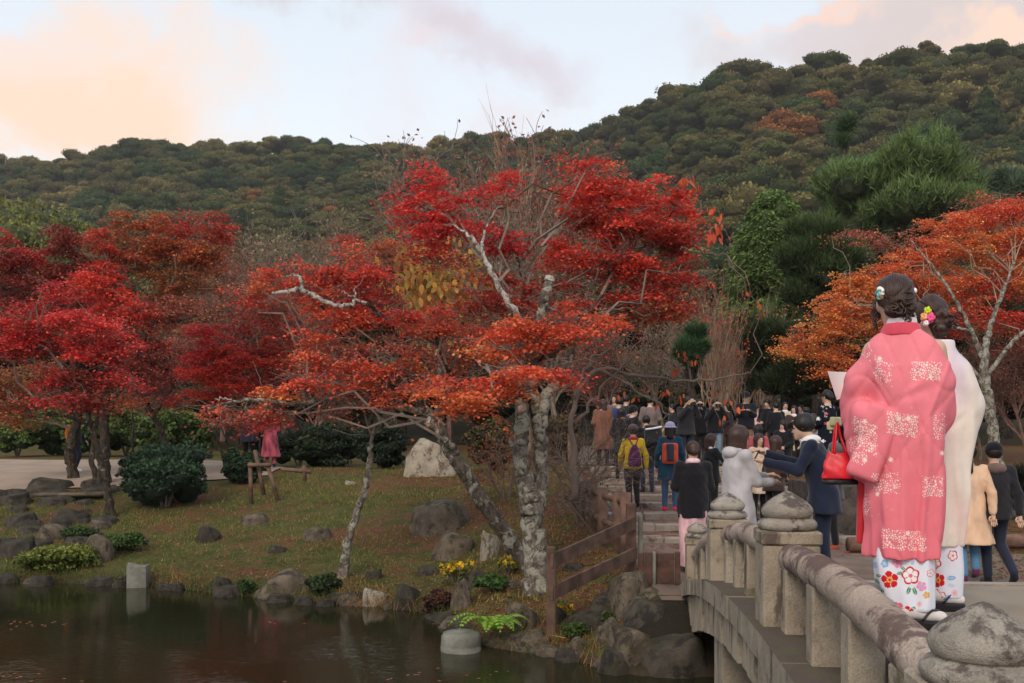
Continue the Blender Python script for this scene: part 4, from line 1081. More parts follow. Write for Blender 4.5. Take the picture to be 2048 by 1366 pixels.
right_limbs = [([(1995, 935, 18.5), (1988, 880, 18.5), (1980, 820, 18.5), (1972, 770, 18.5), (1968, 720, 18.6), (1978, 660, 18.8), (2000, 600, 19.2), (2030, 520, 19.8)], (.155, .13, .125, .12, .10, .07, .05, .02), 0),
 ([(1968, 720, 18.6), (1940, 660, 18.7), (1905, 590, 18.9), (1870, 540, 19.2), (1820, 480, 19.6)], (.07, .055, .04, .03, .012), 0, M_BARK_L),
 ([(1976, 790, 18.5), (1950, 745, 18.4), (1925, 715, 18.3), (1900, 690, 18.2)], (.06, .045, .03, .012), 0, M_BARK_L),
 ([(1972, 755, 18.5), (2020, 690, 18.6), (2070, 640, 18.8), (2120, 560, 19.2)], (.07, .05, .04, .02), 0, M_BARK_L),
 ([(1940, 660, 18.7), (1850, 640, 19.2), (1760, 610, 19.8), (1660, 620, 20.2)], (.04, .03, .02, .01), 0)]
maple('maple_tree', 'large orange maple with pale lichened trunk behind the two women in kimono', (1995, 935, 18.5), right_limbs, right_specs, M_BARK_L, seed=40, leaf=.068, dens=2500, sub=.40, twigs=420, fine=1500, tmpl=LEAF4, twig=M_TWIG_T, twig_r=.009)

# --- cherry with large hanging orange leaves
mb = MB(); cb = P(1150, 1000, 15.2); cb[2] = gz(cb[0], cb[1])
ch = empty('cherry_tree', cb); tag(ch, 'thin cherry tree with a few large hanging orange leaves right of the big maple', 'tree')
ch_limbs = [[(1150, 1000, 15.2), (1148, 900, 15.2), (1150, 800, 15.2), (1200, 740, 15.3), (1290, 755, 15.3), (1400, 762, 15.4), (1500, 745, 15.5)],
 [(1150, 800, 15.2), (1180, 720, 15.4), (1230, 690, 15.5), (1330, 560, 15.6), (1370, 480, 15.6), (1400, 420, 15.6), (1385, 360, 15.6)],
 [(1370, 470, 15.6), (1420, 462, 15.6), (1450, 440, 15.6)], [(1370, 480, 15.6), (1400, 500, 15.6), (1455, 510, 15.6)],
 [(1200, 740, 15.3), (1260, 770, 15.2), (1340, 830, 15.2)], [(1150, 850, 15.2), (1190, 790, 15.2), (1260, 720, 15.3), (1300, 700, 15.3)]]
for k, L in enumerate(ch_limbs):
    s_ = catmull([P(*q) for q in L], 6) - cb; s_[1:-1] += rng.normal(size=(len(s_) - 2, 3)) * .02
    b_ = MB(); tube(b_, s_, np.linspace(.055 if k == 0 else .03, .008, len(s_)), 8, knob=.05, seed=k); b_.build('trunk' if k == 0 else 'branch', M_TWIG, ch, smooth=True)
LEAFH = (np.array([[0, 0, 0], [.20, -.25, .03], [.23, -.55, .02], [.10, -.88, 0], [0, -1.0, -.03], [-.10, -.88, 0], [-.23, -.55, .02], [-.20, -.25, .03]]), np.array([[0, 1, 2, 3, 4, 5, 6, 7]]))
hang = [(1362, 358, 4), (1376, 352, 5), (1390, 372, 6), (1382, 400, 6), (1372, 392, 3), (1390, 425, 6), (1425, 418, 5), (1438, 425, 4), (1440, 448, 5), (1448, 470, 3), (1425, 470, 5), (1412, 460, 3), (1380, 452, 4),
        (1490, 582, 3), (1512, 600, 3), (1528, 628, 3), (1500, 628, 2), (1360, 706, 4), (1392, 712, 4), (1376, 720, 3), (1350, 735, 3), (1410, 745, 2), (1290, 780, 3), (1330, 786, 4), (1370, 790, 4), (1420, 790, 3), (1460, 795, 3), (1480, 812, 3), (1310, 815, 3), (1445, 830, 2), (1270, 800, 3), (1240, 790, 2)]
lm = leaf_mat('cherry_leaf', .3)
ends = []
for (u, v, n) in hang:
    for q in range(n):
        c = P(u + rng.uniform(-11, 11), v + rng.uniform(-9, 9), 15.5 + rng.uniform(-.15, .15)); ends.append(c)
        b_ = MB(); a = rng.uniform(0, 6.28); ll = rng.uniform(.10, .20) if v < 500 else rng.uniform(.07, .12)
        fw = np.array([[rng.normal() * .25, rng.normal() * .25, 1.0]]); nn = np.array([[math.cos(a), math.sin(a) - .6, .1]])
        col_ = np.array([lin(214, 106, 62), lin(200, 84, 50), lin(190, 66, 40)][q % 3]) * (1 + .15 * rng.normal())
        scatter(b_, np.zeros((1, 3)), ll, np.clip(col_, 0, .8), LEAFH, .8, nn, rng, fwd=fw)
        b_.build('leaf', lm, ch, c - cb)
lp = np.concatenate([catmull([P(*q) for q in L], 6) for L in ch_limbs]); ends = np.array(ends)[::2]
b_ = MB(); nb_ = np.argmin(((ends[:, None] - lp[None]) ** 2).sum(-1), 1); twig_paths(b_, lp[nb_] - cb, ends - cb, .009, .003, .1, 4, .05); b_.build('twigs', M_TWIG, ch)

# ---------------------------------------------------------------- bare shrubs and trees
def bare_tree(name, label, b, h, seed, m, r0=.1, levels=4, spread=.5, up=.5, kids=(7, 6, 5), group=None, lean=(0, 0), stems=1, leafcol=None, leafn=0, leafs=.1, curve=.12):
    root = empty(name, b); tag(root, label, 'tree' if 'tree' in name else 'shrub', group)
    mb = MB(); tips = []
    for s in range(stems):
        off = (0, 0, -.2) if stems == 1 else (rng.uniform(-.3, .3) * h * .1, rng.uniform(-.3, .3) * h * .1, -.15)
        tips.append(bare_branches(mb, off, h * (1 if stems == 1 else rng.uniform(.75, 1)), seed + s, r0, levels, spread, up, kids, (lean[0] + (rng.uniform(-.4, .4) if stems > 1 else 0), lean[1] + (rng.uniform(-.3, .3) if stems > 1 else 0)), curve))
    mb.build('branches', m, root)
    if leafn:
        T = np.concatenate(tips); I = rng.integers(0, len(T), leafn); b2 = MB()
        scatter(b2, T[I] + rng.normal(size=(leafn, 3)) * h * .025, leafs, jitter_cols(leafcol, leafn, .25, .1), LEAF4, .3)
        b2.build('leaves', M_LEAF, root)
    return root
def at_ground(u, Y): 
    X = (u - 1024) / F * Y; return np.array([X, Y, gz(X, Y)])
bare_tree('bare_shrub', 'tangled bare brown bush arching between the big maple and the steps', at_ground(1165, 16.5), 2.7, 61, M_TWIG, .03, 4, .75, .15, (9, 7, 5), stems=5, leafcol=lin(120, 90, 50), leafn=260, leafs=.05, curve=.2)
bare_tree('bare_shrub', 'low bare twiggy bush behind the leaning trunk', at_ground(1010, 18.5), 1.7, 71, M_TWIG, .025, 4, .7, .2, (7, 6, 4), stems=4, leafcol=lin(140, 80, 50), leafn=900, leafs=.06)
bare_tree('bare_shrub', 'clump of tall pale whips standing behind the photographers', at_ground(1430, 30), 5.2, 81, M_TWIG_T, .05, 4, .22, .9, (6, 5, 4), stems=7, leafcol=lin(176, 84, 56), leafn=700, leafs=.09)
bare_tree('bare_shrub', 'second clump of pale whips left of the dark pine', at_ground(1490, 33), 5.0, 91, M_TWIG_T, .05, 4, .25, .8, (6, 5, 4), stems=5, leafcol=lin(150, 70, 50), leafn=500, leafs=.09)
bare_tree('bare_tree', 'tall thin leafless tree whose fine top stands above the ridge', at_ground(1040, 42), 12.0, 101, M_TWIG_T, .07, 4, .13, 1.0, (7, 6, 4))
M_TWIG_R = simple('twig_reddish', (.155, .085, .068), .9, .3, 3.0, 0)
M_TWIG_G = simple('twig_greyish', (.19, .145, .11), .9, .3, 3.0, 0)
bl_ = []
def bare_src(seed, m, h=10, lc=None, ln_=0):
    mb = MB(); tp = bare_branches(mb, (0, 0, -.3), h, seed, .16, 5, .46, .55, (9, 6, 5, 4), rmin=.008)
    global BH; BH = max(v[:, 2].max() for v in mb.v)
    me = mb.mesh('branches', m); lme = None
    if ln_:
        b2 = MB(); I = rng.integers(0, len(tp), ln_); scatter(b2, tp[I] + rng.normal(size=(ln_, 3)) * .2, .16, jitter_cols(lc, ln_, .3, .1), LEAF4, .3); lme = b2.mesh('leaves', M_LEAF)
    return me, lme
SRC = [bare_src(201, M_TWIG_G, 10, lin(150, 124, 96), 2200), bare_src(202, M_TWIG_R, 10, lin(146, 92, 72), 2600), bare_src(203, M_TWIG_G, 10, lin(136, 108, 82), 2200), bare_src(204, M_TWIG_R, 10, lin(150, 84, 60), 3000)]
BT = [ # u, v top, Y, kind, label
 (500, 410, 62, 0, 'broad pale leafless tree in front of the hill left of centre'), (570, 440, 66, 2, 'greyish leafless tree right beside the broad pale leafless tree'), (445, 470, 58, 1, 'reddish leafless tree behind the rust coloured maple top'), (640, 480, 60, 2, 'bare brownish tree above the orange red maple'),
 (700, 500, 55, 1, 'bare red brown tree just above the left part of the wide maple'), (540, 500, 50, 1, 'bushy bare reddish tree above the bleached dead branch'), (480, 520, 46, 3, 'low bare reddish tree behind the small scarlet maple'), (600, 540, 48, 3, 'low bare brown tree behind the bleached dead branch'), (380, 560, 44, 3, 'bare red twigged tree between the left maples'),
 (960, 330, 70, 2, 'bare brownish tree behind the crimson maple top'), (1020, 300, 75, 1, 'bare reddish tree left of the tall thin leafless tree'), (1085, 290, 70, 1, 'bare reddish tree between the two halves of the big maple'), (1150, 280, 72, 3, 'bare rusty tree on the hill foot above the red maple top'), (1220, 300, 78, 1, 'bare reddish tree right of the rusty one at the hill foot'), (1060, 400, 40, 2, 'nearest bare grey brown tree seen in the gap of the big maple'), (1000, 420, 44, 2, 'bare grey twigged tree under the crimson maple top'), (1110, 460, 38, 0, 'bare tan tree in the gap beside the stub of the big maple'),
 (1440, 560, 40, 2, 'bare tan tree behind the pale whips'), (900, 480, 46, 3, 'russet twigged tree behind the yellow leaves'), (1240, 620, 34, 1, 'bare tree behind the head of the steps'), (1330, 640, 36, 2, 'bare grey tree above the photographers'), (620, 650, 36, 3, 'russet bare tree hidden behind the wide maple'), (180, 500, 60, 1, 'bare brown tree behind the purple maple'), (1880, 740, 26, 1, 'bare twiggy tree behind the women at the right'), (1960, 690, 28, 2, 'bare tree with crossing twigs right of the women'), (2060, 640, 26, 1, 'bare tree at the right frame edge')]
for k, (u, vt, Y, kd, lab) in enumerate(BT):
    b = at_ground(u, Y); ht = P(0, vt, Y)[2] - b[2]
    s = ht / (BH * .93)
    root = empty('bare_tree', b, rng.uniform(0, 6)); tag(root, lab, 'tree', 'bare trees at the foot of the hill')
    root.scale = (s * 1.05, s * 1.05, s)
    link_mesh('branches', SRC[kd][0], None, root)
    if SRC[kd][1]: link_mesh('leaves', SRC[kd][1], None, root)

# drooping yellow leaved cherry behind the wide maple
yb = at_ground(885, 26); yt = empty('cherry_tree', yb); tag(yt, 'cherry tree with drooping yellow green leaves behind the maples', 'tree')
mb = MB(); tube(mb, catmull([np.array([0, 0, -.2]), P(880, 760, 26) - yb, P(870, 640, 26) - yb, P(865, 540, 26) - yb], 5), [.10, .08, .05, .02], 10, knob=.05); mb.build('trunk', M_BARK_D, yt, smooth=True)
b2 = MB(); N = 620; cu = rng.normal(size=(N, 3)) * np.array([44, 0, 44]) + np.array([868, 0, 570])
pp = np.array([P(a[0], a[2], 25.8 + rng.uniform(-.8, .8)) for a in cu]) - yb
scatter(b2, pp, rng.uniform(.17, .30, N), jitter_cols(lin(164, 122, 58), N, .25, .14), LEAFH, .7, np.array([0, -1.0, .2]), rng, fwd=np.tile([0.0, 0, 1.0], (N, 1)) + rng.normal(size=(N, 3)) * .25)
b2.build('crown', M_LEAF, yt)

# ---------------------------------------------------------------- pines, cypress, shrubs
def pine(label, u, Y, vt, vb, wpx, tufts, seed, col=lin(66, 86, 58), size=.42, trunk=True, group=None, name='pine_tree', candle=.9, dark=lin(40, 52, 34), nl=15):
    r = np.random.default_rng(seed); b = at_ground(u, Y)
    root = empty(name, b); tag(root, label, 'tree', group)
    c = P(u, (vt + vb) / 2, Y) - b; R = np.array([px(wpx / 2, Y), px(wpx / 2, Y) * .7, px((vb - vt) / 2, Y)])
    # cloud-like lobes
    nlobe = nl; d = r.normal(size=(nlobe, 3)); d /= np.linalg.norm(d, axis=1)[:, None]; lc = c + d * R * r.uniform(.2, .72, (nlobe, 1)); lr = r.uniform(.25, .42, nlobe)
    I = r.integers(0, nlobe, tufts); q = r.normal(size=(tufts, 3)); q[:, 2] = np.abs(q[:, 2]) * .9 - .25; q /= np.linalg.norm(q, axis=1)[:, None]
    T = lc[I] + q * (R * np.array([1, 1, .8]) * lr[I][:, None]) * r.uniform(.75, 1.05, (tufts, 1))
    k = 26; N = tufts * k
    ax = q * .5 + np.array([0, 0, candle]); ax /= np.linalg.norm(ax, axis=1)[:, None]
    dirs = np.repeat(ax, k, 0) * 1.0 + r.normal(size=(N, 3)) * .55; dirs /= np.linalg.norm(dirs, axis=1)[:, None]
    s = size * r.uniform(.6, 1.15, (N, 1))
    cen = np.repeat(T, k, 0) + np.repeat(ax, k, 0) * (r.random((N, 1)) - .3) * size * .7 + dirs * s * .5
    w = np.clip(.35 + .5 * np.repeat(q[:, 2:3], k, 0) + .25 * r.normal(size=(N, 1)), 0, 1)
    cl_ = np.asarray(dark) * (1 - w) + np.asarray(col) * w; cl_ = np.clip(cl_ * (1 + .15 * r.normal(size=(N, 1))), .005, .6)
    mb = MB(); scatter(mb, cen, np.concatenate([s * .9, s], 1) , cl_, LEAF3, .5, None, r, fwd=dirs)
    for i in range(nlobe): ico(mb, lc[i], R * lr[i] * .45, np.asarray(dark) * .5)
    mb.build('crown', M_GREEN, root)
    if trunk:
        mb = MB(); tube(mb, catmull([(0, 0, -.2), (.1, 0, c[2] * .4), (-.1, .1, c[2] * .8), tuple(c)], 5), [px(14, Y), px(10, Y), px(7, Y), px(4, Y)], 10, knob=.05)
        for i in range(nlobe): lines(mb, np.array([[0, 0, c[2] * .7]]) + (lc[i] - c) * .1, lc[i][None], px(4, Y), px(2, Y), sides=5)
        mb.build('trunk', M_BARK_D, root, smooth=True)
    return root
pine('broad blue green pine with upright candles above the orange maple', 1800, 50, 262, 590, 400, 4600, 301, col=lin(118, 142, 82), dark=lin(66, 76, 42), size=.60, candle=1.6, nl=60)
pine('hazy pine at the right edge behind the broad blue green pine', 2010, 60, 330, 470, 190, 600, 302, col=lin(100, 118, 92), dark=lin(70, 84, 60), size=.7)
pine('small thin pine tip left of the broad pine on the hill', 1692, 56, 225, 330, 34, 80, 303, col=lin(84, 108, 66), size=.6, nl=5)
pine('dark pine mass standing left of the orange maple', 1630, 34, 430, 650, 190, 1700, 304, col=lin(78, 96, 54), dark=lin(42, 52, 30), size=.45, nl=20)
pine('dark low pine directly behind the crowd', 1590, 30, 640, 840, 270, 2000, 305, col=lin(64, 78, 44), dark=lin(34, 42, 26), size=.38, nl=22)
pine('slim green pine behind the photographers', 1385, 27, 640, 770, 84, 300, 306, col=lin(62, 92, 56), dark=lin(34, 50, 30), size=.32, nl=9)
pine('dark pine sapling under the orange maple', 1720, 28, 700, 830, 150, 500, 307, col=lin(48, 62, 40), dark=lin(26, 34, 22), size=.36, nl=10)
pine('low dark pine at the right edge beside the lawn', 2040, 17.5, 935, 1030, 80, 200, 308, col=lin(58, 62, 44), dark=lin(30, 34, 24), size=.2, nl=6)

def cypress(label, u, Y, vt, vb, wpx, seed, col, n=9000):
    r = np.random.default_rng(seed); b = at_ground(u, Y); root = empty('cypress_tree', b); tag(root, label, 'tree')
    h = P(0, vt, Y)[2] - b[2]; hb = P(0, vb, Y)[2] - b[2]; R = px(wpx / 2, Y)
    L = 150; t = r.random(L) ** .8; ph = r.uniform(0, 6.28, L)
    prof = np.clip(1.15 * (1 - t) ** .55, .05, 1)
    lc = np.stack([np.cos(ph) * R * prof * .62, np.sin(ph) * R * prof * .62, hb + (h - hb) * t], 1)
    k = n // L; q = r.normal(size=(L, k, 3)); q /= np.linalg.norm(q, axis=2)[..., None]
    rr = R * .30 * (1 - .45 * t)
    p = lc[:, None] + q * (rr[:, None] * r.uniform(.6, 1.05, (L, k)))[..., None] * np.array([1, 1, .8])
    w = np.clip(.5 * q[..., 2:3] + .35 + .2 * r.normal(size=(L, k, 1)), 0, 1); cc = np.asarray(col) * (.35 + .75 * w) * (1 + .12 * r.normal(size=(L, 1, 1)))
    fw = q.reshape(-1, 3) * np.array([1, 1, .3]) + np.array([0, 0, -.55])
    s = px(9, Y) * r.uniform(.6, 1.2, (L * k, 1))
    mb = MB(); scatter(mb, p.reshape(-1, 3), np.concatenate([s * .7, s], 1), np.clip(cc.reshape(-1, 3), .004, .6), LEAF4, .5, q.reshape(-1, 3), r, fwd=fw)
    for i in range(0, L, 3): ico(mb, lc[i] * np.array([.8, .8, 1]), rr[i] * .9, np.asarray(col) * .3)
    mb.build('crown', M_GREEN, root)
    mb = MB(); tube(mb, [(0, 0, -.2), (0, 0, h * .5), (0, 0, h * .95)], [R * .12, R * .08, .03], 8); mb.build('trunk', M_BARK_D, root)
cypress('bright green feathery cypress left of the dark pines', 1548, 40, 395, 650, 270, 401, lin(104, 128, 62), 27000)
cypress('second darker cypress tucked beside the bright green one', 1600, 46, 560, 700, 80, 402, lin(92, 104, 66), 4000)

def shrub(label, u, v, w, h, col, seed, leaf=.05, n=7000, Y=None, name='shrub', tip=None, lobes=26, flat=.9, group=None, cat='shrub'):
    p = hit(u, v) if Y is None else at_ground(u, Y)
    W = px(w / 2, p[1]); H = px(h, p[1]); root = empty(name, p); tag(root, label, cat, group)
    mb = MB(); lobed_crown(mb, (0, W * .5, H * .42), (W, W * .8, H * .56), np.asarray(col), n, leaf, lobes, flat, seed, .35, tip=tip, inner=name != 'weeds', shell=.30 if name != 'weeds' else .6, var=.32, ishr=.62)
    mb.build('foliage', M_GREEN, root); mb = MB()
    for k in range(5): lines(mb, np.array([[0, W * .5, -.1]]), np.array([[W * .3 * math.cos(k * 1.3), W * .5 + W * .3 * math.sin(k * 1.3), H * .5]]), .03, .015, sides=5)
    mb.build('stems', M_TWIG, root)
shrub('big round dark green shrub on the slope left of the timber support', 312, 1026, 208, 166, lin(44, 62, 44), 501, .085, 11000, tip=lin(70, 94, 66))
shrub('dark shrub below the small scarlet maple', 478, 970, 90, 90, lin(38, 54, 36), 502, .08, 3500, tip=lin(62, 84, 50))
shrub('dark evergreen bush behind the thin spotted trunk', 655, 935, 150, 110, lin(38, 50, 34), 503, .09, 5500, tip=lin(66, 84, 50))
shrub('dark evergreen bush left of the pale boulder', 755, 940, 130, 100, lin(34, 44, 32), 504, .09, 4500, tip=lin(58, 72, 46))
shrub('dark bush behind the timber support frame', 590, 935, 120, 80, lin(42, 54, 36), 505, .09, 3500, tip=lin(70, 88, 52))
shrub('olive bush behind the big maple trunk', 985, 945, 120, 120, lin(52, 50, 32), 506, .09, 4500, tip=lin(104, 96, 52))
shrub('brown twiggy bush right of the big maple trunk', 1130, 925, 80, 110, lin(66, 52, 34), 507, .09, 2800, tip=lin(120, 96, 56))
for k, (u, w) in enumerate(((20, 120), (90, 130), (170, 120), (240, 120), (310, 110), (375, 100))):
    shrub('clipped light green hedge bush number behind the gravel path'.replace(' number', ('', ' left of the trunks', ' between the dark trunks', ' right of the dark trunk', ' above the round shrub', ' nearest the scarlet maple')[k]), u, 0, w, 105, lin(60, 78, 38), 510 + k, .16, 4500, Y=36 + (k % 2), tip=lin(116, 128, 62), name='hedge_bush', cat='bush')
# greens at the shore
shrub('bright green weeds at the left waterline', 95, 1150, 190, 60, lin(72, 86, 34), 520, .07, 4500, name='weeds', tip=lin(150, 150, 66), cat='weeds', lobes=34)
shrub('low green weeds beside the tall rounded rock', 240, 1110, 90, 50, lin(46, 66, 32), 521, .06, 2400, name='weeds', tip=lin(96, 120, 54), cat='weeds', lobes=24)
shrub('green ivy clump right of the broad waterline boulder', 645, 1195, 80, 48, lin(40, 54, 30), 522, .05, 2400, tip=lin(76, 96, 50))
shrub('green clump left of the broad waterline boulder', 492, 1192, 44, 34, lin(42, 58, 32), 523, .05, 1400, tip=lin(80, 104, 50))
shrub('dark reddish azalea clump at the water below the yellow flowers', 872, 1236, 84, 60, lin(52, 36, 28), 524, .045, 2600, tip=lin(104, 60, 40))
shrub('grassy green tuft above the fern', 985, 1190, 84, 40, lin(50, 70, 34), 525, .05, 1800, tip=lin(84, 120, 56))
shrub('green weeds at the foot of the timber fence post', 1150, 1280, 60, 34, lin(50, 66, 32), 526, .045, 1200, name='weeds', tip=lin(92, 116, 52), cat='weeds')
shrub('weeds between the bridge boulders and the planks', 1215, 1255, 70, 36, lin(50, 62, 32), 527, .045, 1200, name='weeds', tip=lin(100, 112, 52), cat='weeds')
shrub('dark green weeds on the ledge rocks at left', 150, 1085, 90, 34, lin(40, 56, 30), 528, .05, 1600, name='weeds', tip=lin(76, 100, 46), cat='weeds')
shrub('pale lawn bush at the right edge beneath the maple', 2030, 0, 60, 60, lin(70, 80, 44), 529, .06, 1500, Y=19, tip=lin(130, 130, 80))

# yellow flowering plants
def flowers(label, u, v, w, h, n, seed):
    r = np.random.default_rng(seed); p = hit(u, v); W = px(w / 2, p[1]); H = px(h, p[1]); root = empty('flowering_plant', p); tag(root, label, 'plant')
    mb = MB(); mb2 = MB(); mb3 = MB()
    tips = np.stack([r.normal(size=n) * W * .55, r.normal(size=n) * W * .3, H * (.4 + .6 * r.random(n))], 1)
    twig_paths(mb, tips * np.array([.25, .25, 0]), tips, .006, .003, .0, 3, .05, r)
    scatter(mb2, tips[r.integers(0, n, n * 6)] * np.array([1, 1, .8]) + r.normal(size=(n * 6, 3)) * .05, .07, jitter_cols(lin(86, 96, 44), n * 6), LEAF4, .3)
    for q in range(3): scatter(mb3, tips + r.normal(size=(n, 3)) * .02, .07, jitter_cols(lin(232, 184, 36), n, .1, .05), LEAF6, .3)
    mb.build('stems', M_TWIG, root); mb2.build('leaves', M_GREEN, root); mb3.build('flowers', M_LEAF, root)
flowers('yellow flowering plant above the upright lichened rock', 912, 1168, 56, 44, 34, 601)
flowers('small yellow flowers at the foot of the big maple', 1012, 1150, 30, 34, 12, 602)
flowers('little yellow flowers beside the timber fence post', 1128, 1232, 34, 20, 12, 603)

# fern
fb = P(986, 1262, 11.2); fern = empty('fern', fb); tag(fern, 'bright green fern arching over the water behind the round grey pile', 'fern')
fm = leaf_mat('fern_leaf', .4, .5)
for k in range(13):
    a = k / 13 * 6.28 + rng.uniform(-.2, .2); L = rng.uniform(.34, .52); n = 15
    if math.sin(a) > .5: L *= .7
    s = np.linspace(0, 1, n); out_ = np.array([math.cos(a), math.sin(a), 0])
    pts = out_ * (s * L)[:, None] + np.array([0, 0, 1.0]) * (L * 1.25 * (s - .85 * s ** 2.4))[:, None]
    mb = MB(); lines(mb, pts[:-1], pts[1:], .004, .003, lin(110, 140, 50)); sd = np.cross(out_, [0, 0, 1.0])
    T = np.gradient(pts, axis=0); T /= np.linalg.norm(T, axis=1)[:, None]
    for sgn in (-1, 1):
        ln_ = (.095 * np.sin(np.pi * np.clip(s * .9 + .1, 0, 1)) ** .8 + .01)[1:]
        dirv = sd * sgn + T[1:] * .35 + np.array([0, 0, -.15]); dirv /= np.linalg.norm(dirv, axis=1)[:, None]
        scatter(mb, pts[1:] + dirv * (ln_ * .5)[:, None], np.stack([np.full(n - 1, .05), ln_], 1), jitter_cols(lin(140, 176, 64), n - 1, .12, .05), LEAF4, .9, np.cross(dirv, T[1:]) * sgn * 1.0, rng, fwd=dirv * 8)
    mb.build('frond', fm, fern)

# ---------------------------------------------------------------- ground cover (nobody could count it)
def on_ground(n, x0, x1, y0, y1, mask=None, r=rng):
    X = r.uniform(x0, x1, n); Y = r.uniform(y0, y1, n); d = Y - np.interp(X, _SX, _SY)
    k = (d > .05) & ~((X > 1.5) & (X < 5.4) & (Y > 10.7)) & ~((Y > 23.2) & (X < -6)) 
    if mask is not None: k &= mask(X, Y, d)
    X, Y = X[k], Y[k]; return np.stack([X, Y, ground(X, Y)], 1)
mb = MB()
g = on_ground(95000, -12, 1.6, 10.7, 27); N = len(g)
dns = snoise(g * np.array([1, 1, 0]), 1.3, 3) ; keep = (rng.random(N) < .25 + .9 * sstep(-.2, .4, dns)) ; g = g[keep]; N = len(g)
gc = np.where(rng.random((N, 1)) < .28, np.array([lin(160, 136, 80)]), np.array([lin(104, 112, 48)])); gc = gc * (1 + .25 * rng.normal(size=(N, 1)))
s = rng.uniform(.04, .10, (N, 1)); fw = rng.normal(size=(N, 3)) * .45 + np.array([0, 0, 1.0])
scatter(mb, g + np.array([0, 0, .03]), np.concatenate([s * 1.6 * .09 / .1, s], 1), np.clip(gc, .01, .5), LEAF3, .3, None, rng, fwd=fw)
g = on_ground(16000, 5.2, 13, 12, 25); N = len(g); s = rng.uniform(.04, .10, (N, 1))
scatter(mb, g + np.array([0, 0, .03]), np.concatenate([s * 1.6, s], 1), jitter_cols(lin(104, 108, 46), N, .25), LEAF3, .3, None, rng, fwd=rng.normal(size=(N, 3)) * .45 + np.array([0, 0, 1.0]))
tag(mb.build('grass', M_GRASS), 'short green and straw coloured grass on the pond bank', 'grass', kind='stuff')
mb = MB()
g = on_ground(34000, -9.5, 1.2, 10.2, 17, lambda X, Y, d: d < .25 + .5 * rng.random(len(X))); N = len(g); s = rng.uniform(.10, .26, (N, 1))
scatter(mb, g + np.array([0, -.1, .06]), np.concatenate([s * .5, s], 1), np.clip(np.where(rng.random((N, 1)) < sstep(-.4, .5, snoise(g, 1.2, 2, 5))[:, None], np.array([lin(84, 96, 44)]), np.array([lin(150, 110, 68)])) * (1 + .25 * rng.normal(size=(N, 1))), .01, .5), LEAF3, .3, None, rng, fwd=rng.normal(size=(N, 3)) * .45 + np.array([0, -.2, 1.0]))
tag(mb.build('dry_reeds', M_GRASS), 'straw coloured and green reeds overhanging the waterline', 'reeds', kind='stuff')
mb = MB()
g = on_ground(60000, -12, 1.62, 10.7, 26, lambda X, Y, d: rng.random(len(X)) < .06 + .50 * sstep(.05, .6, snoise(np.stack([X, Y, X * 0], 1), .8, 3, 3)) + .5 * sstep(-1.5, 1.3, X)); N = len(g)
lc_ = np.array([lin(132, 60, 42), lin(140, 84, 52), lin(110, 56, 42), lin(164, 112, 80)])[rng.integers(0, 4, N)]
scatter(mb, g + np.array([0, 0, .025]), rng.uniform(.03, .062, N), np.clip(lc_ * (1 + .25 * rng.normal(size=(N, 1))), .01, .6), LEAF6, .82)
# leaves on and between the steps and on the path
X = rng.uniform(1.7, 5.3, 2600); Y = rng.uniform(14, 24.4, 2600); kk = rng.random(2600) < .25 + .6 * ((Y - STEP_Y0) % STEP_D > .38); X, Y = X[kk], Y[kk]
Z = np.array([step_top(y) for y in Y]); N = len(X)
scatter(mb, np.stack([X, Y, Z + .012], 1), rng.uniform(.04, .08, N), np.clip(np.array([lin(168, 80, 62), lin(150, 66, 50), lin(186, 110, 90)])[rng.integers(0, 3, N)] * (1 + .2 * rng.normal(size=(N, 1))), .01, .6), LEAF6, .9)
g = on_ground(9000, 5.3, 13, 12, 25); N = len(g)
scatter(mb, g + np.array([0, 0, .02]), rng.uniform(.04, .08, N), np.clip(np.array([lin(150, 66, 44)]) * (1 + .25 * rng.normal(size=(N, 1))), .01, .6), LEAF4, .85)
tag(mb.build('fallen_leaves', M_LEAF), 'fallen red and brown maple leaves scattered over the bank and steps', 'leaves', kind='stuff')
mb = MB(); X = rng.uniform(-6.5, 0, 900); Y = rng.uniform(9.6, 15, 900); kk = (np.interp(X, _SX, _SY) - Y > .2) & (snoise(np.stack([X, Y, X * 0], 1) * np.array([.5, 2.2, 1]), 1.0, 3, 8) > .30); X, Y = X[kk], Y[kk]
scatter(mb, np.stack([X, Y, np.full(len(X), .006)], 1), .045, jitter_cols(lin(176, 110, 84), len(X), .2), LEAF6, .985)
tag(mb.build('floating_leaves', M_LEAF), 'small fallen leaves floating on the pond', 'leaves', kind='stuff')

# ---------------------------------------------------------------- wooded hills
m, t, bs, out = new_mat('hill_foliage')
rnd = t.node('ShaderNodeObjectInfo').outputs['Random']
vc = t.node('ShaderNodeVertexColor', layer_name='Col').outputs[0]
cr = t.node('ShaderNodeValToRGB', i_0=rnd); cr.color_ramp.interpolation = 'CONSTANT'
stops = [(0, lin(86, 88, 48)), (.16, lin(104, 98, 56)), (.30, lin(76, 86, 46)), (.42, lin(116, 106, 62)), (.52, lin(94, 86, 52)), (.62, lin(66, 82, 46)), (.72, lin(54, 72, 42)), (.80, lin(92, 90, 50)), (.88, lin(128, 114, 70)), (.95, lin(76, 88, 56)), (.988, lin(150, 96, 54))]
while len(cr.color_ramp.elements) < len(stops): cr.color_ramp.elements.new(.5)
for e, (p_, c_) in zip(cr.color_ramp.elements, stops): e.position = p_; e.color = c4(c_)
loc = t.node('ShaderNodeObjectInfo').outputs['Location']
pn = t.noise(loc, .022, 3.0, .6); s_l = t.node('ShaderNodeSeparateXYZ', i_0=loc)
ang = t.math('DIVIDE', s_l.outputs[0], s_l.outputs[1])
band = t.math('MULTIPLY', t.ramp(ang, .06, .09), t.ramp(ang, .17, .12))
